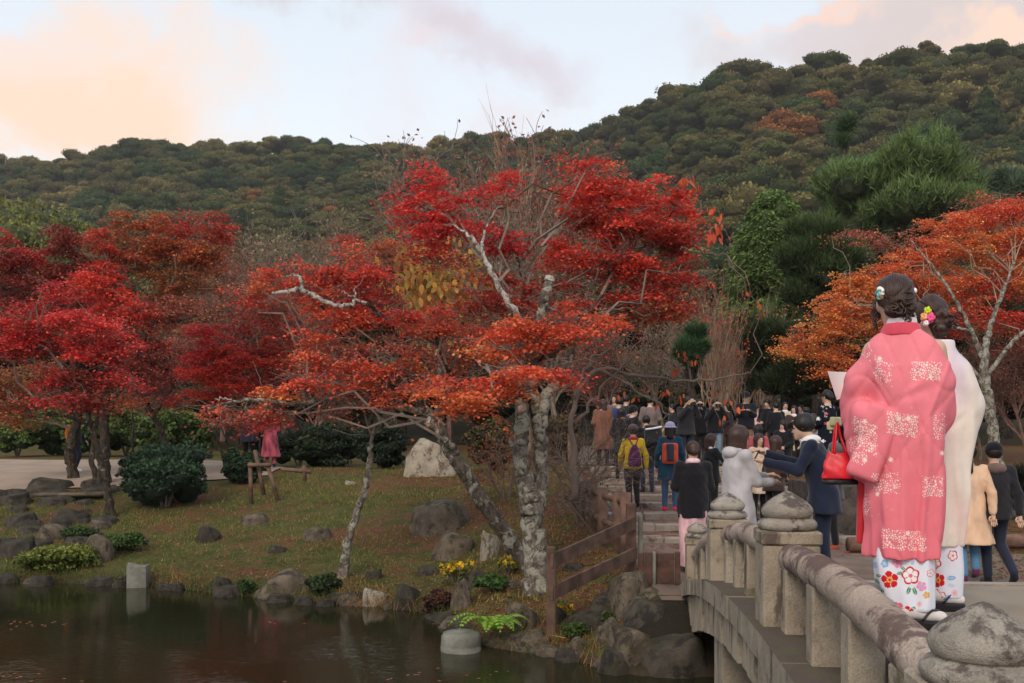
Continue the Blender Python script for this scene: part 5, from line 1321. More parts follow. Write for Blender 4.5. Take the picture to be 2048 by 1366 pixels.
dk = t.math('MAXIMUM', t.ramp(pn, .53, .62, 0, .75), t.math('MULTIPLY', band, .8))
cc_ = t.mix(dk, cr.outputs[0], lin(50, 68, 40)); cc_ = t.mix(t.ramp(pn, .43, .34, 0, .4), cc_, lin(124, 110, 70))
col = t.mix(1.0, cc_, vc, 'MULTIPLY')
t.put(bs.inputs['Base Color'], col); t.put(bs.inputs['Roughness'], .9); t.put(bs.inputs['Specular IOR Level'], .1)
M_HILL = m
HV_ = []
for k in range(7):
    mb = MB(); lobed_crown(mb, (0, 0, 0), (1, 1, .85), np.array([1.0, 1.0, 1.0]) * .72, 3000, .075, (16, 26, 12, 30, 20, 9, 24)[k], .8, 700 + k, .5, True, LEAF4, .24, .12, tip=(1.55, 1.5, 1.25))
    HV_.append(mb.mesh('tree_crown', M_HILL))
for k in range(2):
    mb = MB(); rr = np.random.default_rng(750 + k); n_c = 2600; tt = rr.random(n_c) ** .7; ph_ = rr.uniform(0, 6.28, n_c); rd_ = (1 - tt) ** .7 * (.62 + .10 * np.sin(tt * 30)) * rr.uniform(.75, 1.05, n_c)
    q_ = np.stack([np.cos(ph_), np.sin(ph_), np.full(n_c, .4)], 1); pc_ = np.stack([np.cos(ph_) * rd_, np.sin(ph_) * rd_, -.8 + 1.8 * tt], 1)
    scatter(mb, pc_, .085, np.array([.42, .62, .42]) * (.5 + .7 * rr.random((n_c, 1))), LEAF4, .5, q_, rr); mb.add(np.array([[.38, 0, -.8], [0, .38, -.8], [-.38, 0, -.8], [0, -.38, -.8], [0, 0, .8]]), np.array([[0, 1, 4], [1, 2, 4], [2, 3, 4], [3, 0, 4]]), np.array([.2, .3, .2]))
    HV_.append(mb.mesh('tree_crown', M_HILL))
r = np.random.default_rng(77); pts = []
for Y in np.arange(152, 425, 6.0):
    hw = .62 * Y
    X = np.arange(-hw, hw, 6.0); X = X + r.uniform(-2.6, 2.6, len(X)); Yj = Y + r.uniform(-2.8, 2.8, len(X))
    u = 1024 + F * X / Yj; e, yr = ridge(u); k = Yj < yr + 4
    X, Yj, u = X[k], Yj[k], u[k]
    z = ground(X, Yj); v = HV - (z - CZ) / Yj * F
    k = (v < 690) & ((np.abs(u - 1024) < 1180))
    for a, b_, c_, vv in zip(X[k], Yj[k], z[k], v[k]): pts.append((a, b_, c_, vv))
pts = np.array(pts); sc_h = 3.5 + 5.2 * r.random(len(pts)) ** 1.7; sc_h *= np.where(pts[:, 0] / pts[:, 1] > .10, 1.12, 1.0)
pts[:, 2] += sc_h * .45 - .8
rot_h = r.uniform(0, 6.28, len(pts)); var_h = np.where((r.random(len(pts)) < .06) & (pts[:, 1] < ridge(1024 + F * pts[:, 0] / pts[:, 1])[1] - 26), r.integers(7, 9, len(pts)), r.integers(0, 7, len(pts)))
# visible & nearest first
order = np.argsort(-sc_h / pts[:, 1]); big300 = order[:300]; rest = order[300:]
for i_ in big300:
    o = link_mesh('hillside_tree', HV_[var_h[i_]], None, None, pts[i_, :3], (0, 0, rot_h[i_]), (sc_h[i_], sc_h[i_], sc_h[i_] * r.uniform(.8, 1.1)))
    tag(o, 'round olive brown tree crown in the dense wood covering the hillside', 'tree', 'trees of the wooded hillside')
src = bpy.data.collections.new('crown_shapes')
for k in range(9):
    o = bpy.data.objects.new('crown_shape', HV_[k]); src.objects.link(o)
me = bpy.data.meshes.new('hill_forest'); me.vertices.add(len(rest)); me.vertices.foreach_set('co', pts[rest, :3].astype(np.float32).ravel())
for nm, ar, ty in (('cs', sc_h[rest], 'FLOAT'), ('cr', rot_h[rest], 'FLOAT')):
    at = me.attributes.new(nm, ty, 'POINT'); at.data.foreach_set('value', ar.astype(np.float32))
at = me.attributes.new('cv', 'INT', 'POINT'); at.data.foreach_set('value', var_h[rest].astype(np.int32))
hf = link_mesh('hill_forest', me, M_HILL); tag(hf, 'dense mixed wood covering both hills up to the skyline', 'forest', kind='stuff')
ng = bpy.data.node_groups.new('forest', 'GeometryNodeTree')
ng.interface.new_socket('Geometry', in_out='INPUT', socket_type='NodeSocketGeometry'); ng.interface.new_socket('Geometry', in_out='OUTPUT', socket_type='NodeSocketGeometry')
gi = ng.nodes.new('NodeGroupInput'); go = ng.nodes.new('NodeGroupOutput'); ip = ng.nodes.new('GeometryNodeInstanceOnPoints'); ci = ng.nodes.new('GeometryNodeCollectionInfo')
ci.inputs['Collection'].default_value = src; ci.inputs['Separate Children'].default_value = True; ci.inputs['Reset Children'].default_value = True
def named(n_, ty):
    a = ng.nodes.new('GeometryNodeInputNamedAttribute'); a.data_type = ty; a.inputs['Name'].default_value = n_; return a.outputs['Attribute']
cb_ = ng.nodes.new('ShaderNodeCombineXYZ'); ng.links.new(named('cr', 'FLOAT'), cb_.inputs[2])
ng.links.new(gi.outputs[0], ip.inputs['Points']); ng.links.new(ci.outputs[0], ip.inputs['Instance']); ip.inputs['Pick Instance'].default_value = True
ng.links.new(named('cv', 'INT'), ip.inputs['Instance Index']); ng.links.new(named('cs', 'FLOAT'), ip.inputs['Scale']); ng.links.new(cb_.outputs[0], ip.inputs['Rotation'])
ng.links.new(ip.outputs[0], go.inputs[0])
md = hf.modifiers.new('forest', 'NODES'); md.node_group = ng

# trees filling the foot of the hill
WM = []
for k, (c_, tp_) in enumerate([(lin(62, 66, 40), lin(110, 104, 60)), (lin(48, 58, 38), lin(84, 92, 56)), (lin(84, 66, 44), lin(140, 108, 70)), (lin(88, 92, 46), lin(134, 130, 66))]):
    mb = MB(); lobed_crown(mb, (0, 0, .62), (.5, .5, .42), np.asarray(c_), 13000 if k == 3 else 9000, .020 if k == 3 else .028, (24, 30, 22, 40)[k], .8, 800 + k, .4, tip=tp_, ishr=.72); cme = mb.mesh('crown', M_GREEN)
    mb = MB(); tube(mb, [(0, 0, -.02), (.01, 0, .3), (0, 0, .6)], [.03, .022, .012], 7)
    for q in range(6): lines(mb, np.array([[0, 0, .35]]), np.array([[.3 * math.cos(q), .3 * math.sin(q), .65]]), .012, .005, sides=4)
    WM.append((cme, mb.mesh('trunk', M_BARK_D)))
r = np.random.default_rng(88); n_ = 0
fill = []
for Y, n in ((52, 9), (70, 12), (92, 14), (118, 15), (142, 16)):
    for q in range(n):
        u = -120 + (2290) * (q + r.uniform(.1, .9)) / n
        if 1500 < u < 2050 and Y < 60: pass
        fill.append((u, Y + r.uniform(-6, 6), r.uniform(7, 10.5) if Y < 80 else r.uniform(9, 12), int(r.choice([0, 1, 2, 0]))))
for (u, Y, h, kd) in fill:
    b = at_ground(u, Y); root = empty('woodland_tree', b, r.uniform(0, 6)); root.scale = (h, h, h)
    tag(root, ('olive leaved', 'deep green', 'russet brown')[kd] + (' tree in the nearer woodland just behind the maples' if Y < 80 else ' tree in the farther woodland at the foot of the hill'), 'tree', 'woodland trees below the hill')
    link_mesh('crown', WM[kd][0], None, root); link_mesh('trunk', WM[kd][1], None, root)
for k, (u, Y, vt, lab) in enumerate([(20, 66, 400, 'feathery yellow green bamboo like tree at the far left'), (95, 70, 415, 'yellow green tree right of the one at the far left'), (-40, 64, 405, 'yellow green tree cut by the left frame edge'), (60, 58, 440, 'lower yellow green tree behind the purple maple')]):
    b = at_ground(u, Y); h = P(0, vt, Y)[2] - b[2]; root = empty('yellow_green_tree', b, k * 1.3); root.scale = (h * .8, h * .8, h)
    tag(root, lab, 'tree', 'yellow green trees'); link_mesh('crown', WM[3][0], None, root); link_mesh('trunk', WM[3][1], None, root)
# lower row of dark bushes closing the view between trunks and behind the crowd
for k, u in enumerate(range(420, 2200, 95)):
    Y = 44 + (k % 3) * 2.5; b = at_ground(u, Y); root = empty('evergreen_bush', b, k); s_ = 3.4 + (k * 37 % 10) * .09; root.scale = (s_ * 1.15, s_, s_)
    tag(root, ('deep green bush', 'olive bush', 'dark evergreen bush')[k % 3] + (' in the row behind the left lawn' if u < 1150 else ' in the row behind the crowd and right lawn'), 'bush', 'dark bushes behind the plaza')
    link_mesh('foliage', WM[(1, 0, 1)[k % 3]][0], None, root)
# timber support frames and rails on the lawn
def sup(label, pts, rad=.035):
    b = hit(*pts[0][0][:2]) if False else P(*pts[0][0]); root = empty('timber_support', b); tag(root, label, 'support')
    for a, c in pts:
        mb = MB(); tube(mb, [P(*a) - b, P(*c) - b], rad, 8); mb.build('pole', M_LOG, root, smooth=True)
Ys_ = hit(503, 1008)[1]
sup('timber support frame of poles for a young tree on the slope', [((503, 1012, Ys_), (500, 925, Ys_)), ((556, 1000, Ys_), (535, 930, Ys_)), ((496, 930, Ys_ - .05), (542, 930, Ys_ - .05)), ((528, 990, Ys_ + .1), (510, 900, Ys_ + .1))], .045)
sup('low timber rail behind the dark bush', [((610, 962, 20), (608, 930, 20)), ((562, 938, 20), (622, 944, 20))], .04)

# ---------------------------------------------------------------- implicit surfaces for people and clothes
class SDF:
    def __init__(s, lo, hi, h):
        s.lo = np.array(lo, float); s.h = h
        s.n = np.ceil((np.array(hi) - s.lo) / h).astype(int) + 1
        s.g = np.full(tuple(s.n), .25, np.float32)
        s.ax = [s.lo[i] + np.arange(s.n[i]) * h for i in range(3)]
    def _blk(s, lo, hi):
        a = np.clip(np.floor((np.asarray(lo) - s.lo) / s.h).astype(int), 0, s.n - 1)
        b = np.clip(np.ceil((np.asarray(hi) - s.lo) / s.h).astype(int) + 1, 1, s.n)
        sl = tuple(slice(a[i], b[i]) for i in range(3))
        X, Y, Z = np.meshgrid(s.ax[0][sl[0]], s.ax[1][sl[1]], s.ax[2][sl[2]], indexing='ij')
        return sl, X, Y, Z
    def _join(s, sl, d, k):
        g = s.g[sl]
        if k > 0:
            hh = np.clip(.5 + .5 * (g - d) / k, 0, 1)
            s.g[sl] = g * (1 - hh) + d * hh - k * hh * (1 - hh)
        else:
            s.g[sl] = np.minimum(g, d)
    def cap(s, a, b, ra, rb, k=.03):
        a = np.array(a, float); b = np.array(b, float); m = max(ra, rb) + .08
        sl, X, Y, Z = s._blk(np.minimum(a, b) - m, np.maximum(a, b) + m)
        if X.size == 0: return s
        ab = b - a; t = np.clip(((X - a[0]) * ab[0] + (Y - a[1]) * ab[1] + (Z - a[2]) * ab[2]) / (ab @ ab + 1e-9), 0, 1)
        d = np.sqrt((X - a[0] - t * ab[0]) ** 2 + (Y - a[1] - t * ab[1]) ** 2 + (Z - a[2] - t * ab[2]) ** 2) - (ra + (rb - ra) * t)
        s._join(sl, d, k); return s
    def ell(s, c, r, k=.03, rot=None):
        c = np.array(c, float); r = np.array(r, float); m = r.max() + .08
        sl, X, Y, Z = s._blk(c - m, c + m)
        if X.size == 0: return s
        p = np.stack([X - c[0], Y - c[1], Z - c[2]], -1)
        if rot is not None: p = p @ np.array(rot)
        q = np.sqrt(((p / r) ** 2).sum(-1)) + 1e-9; q2 = np.sqrt(((p / r ** 2) ** 2).sum(-1)) + 1e-9
        s._join(sl, q * (q - 1) / q2, k); return s
    def loft(s, zs, cx, cy, rx_, ry_, k=.03, fold=None, power=2.0):
        zs = np.array(zs, float); o = np.argsort(zs); zs = zs[o]; cx, cy, rx_, ry_ = [np.broadcast_to(np.asarray(q, float), zs.shape)[o] for q in (cx, cy, rx_, ry_)]
        m = .12
        sl, X, Y, Z = s._blk((min(cx - rx_) - m, min(cy - ry_) - m, zs[0] - m), (max(cx + rx_) + m, max(cy + ry_) + m, zs[-1] + m))
        zc = np.clip(Z[0, 0, :], zs[0], zs[-1])
        a = np.interp(zc, zs, cx); b = np.interp(zc, zs, cy); c = np.interp(zc, zs, rx_); e = np.interp(zc, zs, ry_)
        x = (X - a) / c; y = (Y - b) / e
        q = (np.abs(x) ** power + np.abs(y) ** power) ** (1 / power)
        d = (q - 1) * np.minimum(c, e)
        if fold is not None: d = d + fold(np.arctan2(y, x), Z) 
        dz = np.maximum(zs[0] - Z, Z - zs[-1])
        d = np.where((d > 0) & (dz > 0), np.sqrt(np.maximum(d, 0) ** 2 + np.maximum(dz, 0) ** 2), np.maximum(d, dz))
        s._join(sl, d, k); return s
    def box(s, c, r, rd=.02, k=.03, rot=None):
        c = np.array(c, float); r = np.array(r, float); m = np.linalg.norm(r) + .08
        sl, X, Y, Z = s._blk(c - m, c + m); p = np.stack([X - c[0], Y - c[1], Z - c[2]], -1)
        if rot is not None: p = p @ np.array(rot)
        q = np.abs(p) - (r - rd); d = np.linalg.norm(np.maximum(q, 0), axis=-1) + np.minimum(q.max(-1), 0) - rd
        s._join(sl, d, k); return s
    def cut(s, p0, n):
        p0 = np.array(p0, float); n = np.array(n, float); n /= np.linalg.norm(n)
        X, Y, Z = np.meshgrid(*s.ax, indexing='ij')
        s.g = np.maximum(s.g, (X - p0[0]) * n[0] + (Y - p0[1]) * n[1] + (Z - p0[2]) * n[2]); return s
    def minus(s, c, r):
        c = np.array(c, float); r = np.array(r, float)
        sl, X, Y, Z = s._blk(c - r - .05, c + r + .05)
        q = np.sqrt(((X - c[0]) / r[0]) ** 2 + ((Y - c[1]) / r[1]) ** 2 + ((Z - c[2]) / r[2]) ** 2)
        s.g[sl] = np.maximum(s.g[sl], -(q - 1) * r.min()); return s
    def displace(s, f):
        X, Y, Z = np.meshgrid(*s.ax, indexing='ij'); s.g = s.g + f(X, Y, Z); return s
    def net(s):
        g = s.g; g = g.copy()
        g[0] = g[-1] = .1; g[:, 0] = g[:, -1] = .1; g[:, :, 0] = g[:, :, -1] = .1
        ins = g < 0
        c = ins[:-1, :-1, :-1].astype(np.int8)
        cnt = sum(ins[i:ins.shape[0] - 1 + i, j:ins.shape[1] - 1 + j, k:ins.shape[2] - 1 + k].astype(np.int8) for i in (0, 1) for j in (0, 1) for k in (0, 1))
        act = (cnt > 0) & (cnt < 8); idx = np.full(act.shape, -1, np.int64); I = np.argwhere(act); idx[act] = np.arange(len(I))
        acc = np.zeros((len(I), 3)); num = np.zeros(len(I))
        for ax in range(3):
            o = [q for q in range(3) if q != ax]
            for i in (0, 1):
                for j in (0, 1):
                    a = I.copy(); a[:, o[0]] += i; a[:, o[1]] += j; b = a.copy(); b[:, ax] += 1
                    va = g[a[:, 0], a[:, 1], a[:, 2]]; vb = g[b[:, 0], b[:, 1], b[:, 2]]; cr_ = (va < 0) != (vb < 0)
                    t = np.where(cr_, va / np.where(va == vb, 1, va - vb), 0); p = a.astype(float); p[:, ax] += t
                    acc += p * cr_[:, None]; num += cr_
        V = acc / np.maximum(num, 1)[:, None] * s.h + s.lo
        Q = []
        for ax in range(3):
            o = [q for q in range(3) if q != ax]
            A = np.take(ins, range(0, ins.shape[ax] - 1), ax); B = np.take(ins, range(1, ins.shape[ax]), ax)
            E = np.argwhere(A != B); E = E[(E[:, o[0]] > 0) & (E[:, o[1]] > 0) & (E[:, o[0]] < act.shape[o[0]]) & (E[:, o[1]] < act.shape[o[1]])]
            sgn = A[E[:, 0], E[:, 1], E[:, 2]]
            def cell(i, j):
                c_ = E.copy(); c_[:, o[0]] -= i; c_[:, o[1]] -= j; return idx[c_[:, 0], c_[:, 1], c_[:, 2]]
            q = np.stack([cell(1, 1), cell(0, 1), cell(0, 0), cell(1, 0)], 1)
            fl = sgn if ax != 1 else ~sgn
            q[~fl] = q[~fl][:, ::-1]
            Q.append(q)
        Q = np.concatenate(Q); Q = Q[(Q >= 0).all(1)]
        # one light smoothing pass
        for _ in range(1):
            S = np.zeros_like(V); W = np.zeros(len(V))
            for a_, b_ in ((0, 1), (1, 2), (2, 3), (3, 0)):
                np.add.at(S, Q[:, a_], V[Q[:, b_]]); np.add.at(W, Q[:, a_], 1); np.add.at(S, Q[:, b_], V[Q[:, a_]]); np.add.at(W, Q[:, b_], 1)
            V = V * .6 + .4 * S / np.maximum(W, 1)[:, None]
        return V, Q
    def build(s, name, m, parent, color=None, extra=None, sub=0):
        V, Q = s.net()
        if len(Q) == 0: return None
        for _ in range(sub): V, Q = subdivide(V, Q)
        mb = MB(); mb.add(V, Q, color(V) if color is not None else None)
        if extra is not None: extra(mb)
        return mb.build(name, m, parent, smooth=True)

def subdivide(V, Q):
    E = np.concatenate([Q[:, [i, (i + 1) % 4]] for i in range(4)]); Es = np.sort(E, 1); key = Es[:, 0] * (len(V) + 1) + Es[:, 1]
    uq, first, inv = np.unique(key, return_index=True, return_inverse=True); Eu = Es[first]; n0 = len(V)
    mid = (V[Eu[:, 0]] + V[Eu[:, 1]]) / 2; cen = V[Q].mean(1)
    V2 = np.concatenate([V, mid, cen]); m_ = len(Q); inv = inv.reshape(4, m_).T + n0; c = np.arange(m_) + n0 + len(Eu)
    Q2 = np.concatenate([np.stack([Q[:, i], inv[:, i], c, inv[:, (i - 1) % 4]], 1) for i in range(4)])
    return V2, Q2

# ---------------------------------------------------------------- people
def skin_mat():
    m, t, bs, out = new_mat('skin')
    tc = t.node('ShaderNodeTexCoord').outputs['Object']
    t.put(bs.inputs['Base Color'], t.mix(t.noise(tc, 20.0), (.50, .30, .21), (.62, .40, .29))); t.put(bs.inputs['Roughness'], .5); t.put(bs.inputs['Subsurface Weight'], .08)
    return m
M_SKIN = skin_mat()
def hair_mat(name, c):
    m, t, bs, out = new_mat(name)
    tc = t.node('ShaderNodeTexCoord').outputs['Object']
    n = t.noise(t.vmath('MULTIPLY', tc, (1, 1, .14)), 130.0, 3.0, .6, dist=.8)
    t.put(bs.inputs['Base Color'], t.mix(t.ramp(n, .3, .7), tuple(x * .5 for x in c), tuple(x * 1.5 for x in c))); t.put(bs.inputs['Roughness'], .42); t.put(bs.inputs['Specular IOR Level'], .35)
    bump(t, bs, n, .5, .006); return m
M_HAIR = hair_mat('hair_black', (.012, .009, .008)); M_HAIRB = hair_mat('hair_brown', (.042, .019, .013))
M_EYE = simple('eye_dark', (.015, .012, .012), .2, .1, 5, 0)
M_LIP = simple('lip', (.35, .10, .09), .5, .1, 5, 0)
CL = {}
def C(name, rgb=None, **kw):
    if name not in CL: CL[name] = cloth('cloth_' + name, lin(*rgb), **kw)
    return CL[name]

def limb_ps(P_, key, dflt): return np.array(P_.get(key, dflt), float)

def hand(mb, wr, dr, s=1.0, curl=.5, side=1, up=(0, 0, 1)):
    """palm is in the body surface; here are five fingers rooted in it"""
    dr = np.array(dr, float); dr /= np.linalg.norm(dr); up = np.array(up, float); lat = np.cross(dr, up); lat /= np.linalg.norm(lat) + 1e-9; nn = np.cross(lat, dr)
    pc = wr + dr * .085 * s
    for k, L in enumerate((.068, .076, .070, .055)):
        o = pc + lat * (k - 1.5) * .019 * s
        a = o; b = o + dr * L * .5 * s - nn * curl * .015 * s; c = b + dr * L * .45 * s - nn * curl * .04 * s
        tube(mb, [a - dr * .02, a + dr * .005, b, c], [.009 * s, .009 * s, .0085 * s, .006 * s], 6)
    o = wr + dr * .03 * s - lat * side * .03 * s
    tube(mb, [o, o + dr * .03 * s - lat * side * .018 * s, o + dr * .06 * s - lat * side * .02 * s - nn * curl * .02], [.012 * s, .011 * s, .008 * s], 6)

POSES = {
 'stand': {},
 'walk': dict(kneeR=(.09, .12, .50), ankR=(.09, .02, .16), toeR=(.09, .13, .08), kneeL=(-.09, -.02, .48), ankL=(-.09, -.16, .10), toeL=(-.09, -.02, .03), elbL=(-.24, .04, 1.10), wrL=(-.22, .20, .92), elbR=(.24, -.10, 1.11), wrR=(.25, -.12, .86)),
 'camera': dict(elbL=(-.27, .16, 1.20), wrL=(-.08, .24, 1.49), elbR=(.27, .16, 1.20), wrR=(.08, .24, 1.49), up=(0, -.1, 1)),
 'phone': dict(elbL=(-.21, .06, 1.14), wrL=(-.10, .30, 1.24), elbR=(.21, .06, 1.14), wrR=(.10, .30, 1.24)),
 'front': dict(elbL=(-.24, .02, 1.10), wrL=(-.06, .20, 1.02), elbR=(.24, .02, 1.10), wrR=(.06, .20, 1.02)),
 'reachR': dict(elbR=(.30, .10, 1.22), wrR=(.42, .32, 1.30)),
}
def person(label, u, Y, zf, H, heading, top, bottom, hair='short', hairm=None, pose='stand', coat=None, lean=0.0, hat=None, girth=1.0, h=.016, group='visitors in the park', shoes=None, scarf=None, over=None, v_floor=None, skirt=None, hood=None, turn=0.0, flare=1.0, tuck=False, look_down=0.0):
    s = H / 1.70; X = (u - 1024) / F * Y
    root = empty('person', (X, Y, zf), heading); tag(root, label, 'person', group)
    rv_ = np.random.default_rng(int(u * 7 + Y * 13)); Q = dict(POSES[pose])
    if group and not over:
        turn = turn + rv_.uniform(-.7, .7) * (pose != 'camera'); girth = girth * rv_.uniform(.94, 1.10); look_down = look_down or rv_.uniform(-.2, .9)
        if pose == 'stand': Q.update(wrL=(-.22 + .10 * rv_.random(), .05 + .16 * rv_.random(), .86 + .14 * rv_.random()), wrR=(.22 - .10 * rv_.random(), .05 + .2 * rv_.random(), .86 + .30 * rv_.random() ** 2), toeL=(-.16, .11, .035))
        lean = lean + rv_.uniform(-.03, .07)
    Q.update(over or {})
    def J(n, d):
        p = np.array(Q.get(n, d), float); p[1] += lean * max(0, p[2] - .92) * 1.0 if n[:2] not in ('kn', 'an', 'to', 'hi') else 0
        p[2] -= (lean ** 2) * .22 * max(0, p[2] - .92) if n[:2] not in ('kn', 'an', 'to', 'hi') else 0
        return p * s
    j = {}
    for sd, sg in (('L', -1), ('R', 1)):
        j['hip' + sd] = J('hip' + sd, (sg * .085, 0, .90)); j['knee' + sd] = J('knee' + sd, (sg * .095, .012, .49)); j['ank' + sd] = J('ank' + sd, (sg * .10, -.025, .09)); j['toe' + sd] = J('toe' + sd, (sg * .115, .13, .035))
        j['sh' + sd] = J('sh' + sd, (sg * .165 * girth, 0, 1.385)); j['elb' + sd] = J('elb' + sd, (sg * .235 * girth, -.03, 1.11)); j['wr' + sd] = J('wr' + sd, (sg * .25 * girth, .05, .86))
    neck = J('neck', (0, -.005, 1.42)); head = J('head', (0, .015, 1.585)); pel = J('pel', (0, 0, .93)); wst = J('wst', (0, .0, 1.08)); cst = J('cst', (0, .0, 1.27))
    head[2] -= look_down * .02; head[1] += look_down * .03
    ct, st_ = math.cos(turn), math.sin(turn)
    fw = np.array([-st_, ct, -look_down * .5]); fw /= np.linalg.norm(fw); sdv = np.array([ct, st_, 0])
    lo = np.array([-.55, -.45, -.02]) * s; hi = np.array([.65, .85, 1.82]) * s
    allp = np.array(list(j.values()) + [head]); lo = allp.min(0) - .17 * s; hi = allp.max(0) + .19 * s; lo[2] = -.02
    # body
    b = SDF(lo, hi, h * 1.25); 
    b.ell(head + np.array([0, -.004, .015]) * s, np.array([.077, .095, .108]) * s, .02).cap(head + fw * .035 * s + [0, 0, -.055 * s], head + fw * .06 * s + [0, 0, -.085 * s], .052 * s, .03 * s, .03)
    b.cap(neck + [0, 0, -.03 * s], head + [0, -.02 * s, -.05 * s], .056 * s, .052 * s, .03)
    b.cap(head + fw * .093 * s + [0, 0, .005 * s], head + fw * .108 * s + [0, 0, -.022 * s], .010 * s, .014 * s, .012)
    for sg in (-1, 1): b.ell(head + sdv * sg * .078 * s + [0, 0, -.005 * s], np.array([.014, .022, .032]) * s, .008)
    b.ell(cst, np.array([.155 * girth, .105, .17]) * s, .06).ell(wst, np.array([.13 * girth, .095, .14]) * s, .06).ell(pel, np.array([.16 * girth, .11, .13]) * s, .06)
    for sd in 'LR':
        b.cap(j['sh' + sd] * [.7, 1, 1] + [0, 0, -.02], j['sh' + sd] * [.9, 1, 1] + [0, 0, -.03], .045 * s, .042 * s, .04).cap(j['sh' + sd] * [.93, 1, 1] + [0, 0, -.03], j['elb' + sd], .042 * s, .035 * s).cap(j['elb' + sd], j['wr' + sd], .037 * s, .024 * s)
        d = j['wr' + sd] - j['elb' + sd]; d /= np.linalg.norm(d)
        b.cap(j['wr' + sd], j['wr' + sd] + d * .075 * s, .026 * s, .03 * s, .015)
        b.cap(j['hip' + sd], j['knee' + sd], .08 * s, .052 * s, .04).cap(j['knee' + sd], j['ank' + sd], .052 * s, .034 * s, .02).cap(j['ank' + sd] + [0, 0, -.03 * s], j['toe' + sd], .035 * s, .028 * s, .02)
    def fingers(mb):
        for sd, sg in (('L', -1), ('R', 1)):
            d = j['wr' + sd] - j['elb' + sd]; hand(mb, j['wr' + sd], d, s, .7, sg, (0, .3, 1) if abs(d[2]) < abs(d[1]) else (0, 1, .2))
    b.build('body', M_SKIN, root, extra=fingers)
    # face
    for sg in (-1, 1):
        mb = MB(); ico(mb, head + fw * .088 * s + sdv * sg * .032 * s + [0, 0, .012 * s], np.array([.011, .008, .007]) * s); mb.build('eye', M_EYE, root, smooth=True)
    mb = MB(); ico(mb, head + fw * .094 * s + [0, 0, -.052 * s], np.array([.02, .008, .006]) * s); mb.build('mouth', M_LIP, root, smooth=True)
    # upper garment
    hem = coat if coat else .84
    t = SDF(lo - .04, hi + .04, h)
    g = girth; off = .028 if not coat else .038
    t.loft(np.array([hem, .93, 1.08, 1.27, 1.385, 1.43]) * s, 0, np.array([lean * 0, 0, .0 + lean * .16, lean * .35, lean * .46, lean * .5]) * s,
           np.array([(.155 + (.95 - hem) * .16 * flare) * g + off, .158 * g + off, .14 * g + off, .145 * g + off, .095 * g + off, .035 + off]) * s, np.array([.115 + (.95 - hem) * .10 * flare + off, .115 + off, .10 + off, .105 + off, .075 + off, .05 + off]) * s, .03,
           lambda th, Z: .010 * np.sin(th * 6 + Z * 3 + u) * np.clip((1.0 * s - Z) * 3, 0, 1))
    for sd in 'LR':
        t.cap(j['sh' + sd] * [.85, 1, 1] + [0, 0, -.005], j['sh' + sd] + [0, 0, -.012], .062 * s, .060 * s, .05).cap(j['sh' + sd], j['elb' + sd], .060 * s, .056 * s, .03).cap(j['elb' + sd], j['wr' + sd] * .93 + j['elb' + sd] * .07, .058 * s, .046 * s, .02)
    t.displace(lambda X_, Y_, Z_: (.0045 if top is LGRY else .007) * (1 - np.abs(np.sin(X_ * 13 + Z_ * 17 + 2.5 * np.sin(Z_ * 5 + X_ * 9) + u))) ** 3 - .004 * np.sin(Y_ * 23 - Z_ * 19 + X_ * 11))
    t.minus(head + [0, .01, -.01], np.array([.085, .105, .125]) * s)
    topo = t.build('coat' if coat else 'jacket', top, root)
    # lower garment
    if bottom is not None:
        q = SDF(lo - .03, np.array([hi[0] + .03, hi[1] + .03, 1.12 * s]), h)
        if skirt:
            q.loft(np.array([skirt, .5, .85, 1.02]) * s, 0, [0, 0, 0, 0], np.array([.15, .16, .175, .145]) * g * s, np.array([.125, .125, .13, .11]) * s, .02, lambda th, Z: .005 * np.sin(th * 6 + Z * 2))
        else:
            q.ell(pel, np.array([.168 * g, .122, .13]) * s, .04)
            for sd in 'LR': q.cap(j['hip' + sd], j['knee' + sd], .094 * s, .066 * s, .03).cap(j['knee' + sd], j['ank' + sd] + [0, 0, .03 * s], .066 * s, .052 * s, .02)
        q.build('skirt' if skirt else 'trousers', bottom, root)
    for sd in 'LR':
        q = SDF(np.minimum(j['ank' + sd], j['toe' + sd]) - .08, np.maximum(j['ank' + sd], j['toe' + sd]) + .09, h * 1.0)
        a_, b_ = j['ank' + sd], j['toe' + sd]; q.cap(a_ + [0, -.02 * s, -.035 * s], b_ + [0, .02 * s, 0], .045 * s, .040 * s, .02).cap(a_, a_ + [0, 0, -.03], .045 * s, .045 * s, .02)
        q.build('shoe', shoes or C('shoe_black', (30, 28, 30)), root)
    # hair
    hm = hairm or M_HAIR
    hb = SDF(head - np.array([.19, .19, .45]) * s, head + np.array([.19, .19, .20]) * s, h * .85)
    hb.ell(head + (-fw * .014 + np.array([0, 0, .024])) * s, np.array([.092, .108, .108]) * s, .01)
    hb.displace(lambda X_, Y_, Z_: .007 * snoise(np.stack([X_, Y_, Z_ * .6], -1), 26, 2, u))
    hb.cut(head + fw * .058 * s, fw * 1.0 + np.array([0, 0, -.55]))
    hb.cut(head + [0, 0, -.065 * s], (0, 0, -1)) if hair in ('short',) else None
    if hair in ('long', 'bob', 'pony', 'bun'):
        L = {'long': .34, 'bob': .15, 'pony': .06, 'bun': .05}[hair]
        if hair in ('long', 'bob'):
            hb.cap(head - fw * .05 * s, head - fw * .075 * s + [0, 0, -L * s], .088 * s, .07 * s, .03)
            for sg in (-1, 1): hb.cap(head + sdv * sg * .07 * s, head + sdv * sg * .075 * s - fw * .01 * s + [0, 0, -L * .8 * s], .035 * s, .03 * s, .03)
        if hair == 'pony': hb.cap(head - fw * .10 * s, head - fw * .15 * s + [0, 0, -.22 * s], .035 * s, .025 * s, .02)
        if hair == 'bun': hb.ell(head - fw * .085 * s + [0, 0, -.02 * s], np.array([.06, .05, .055]) * s, .02)
    hb.build('hair', hm, root)
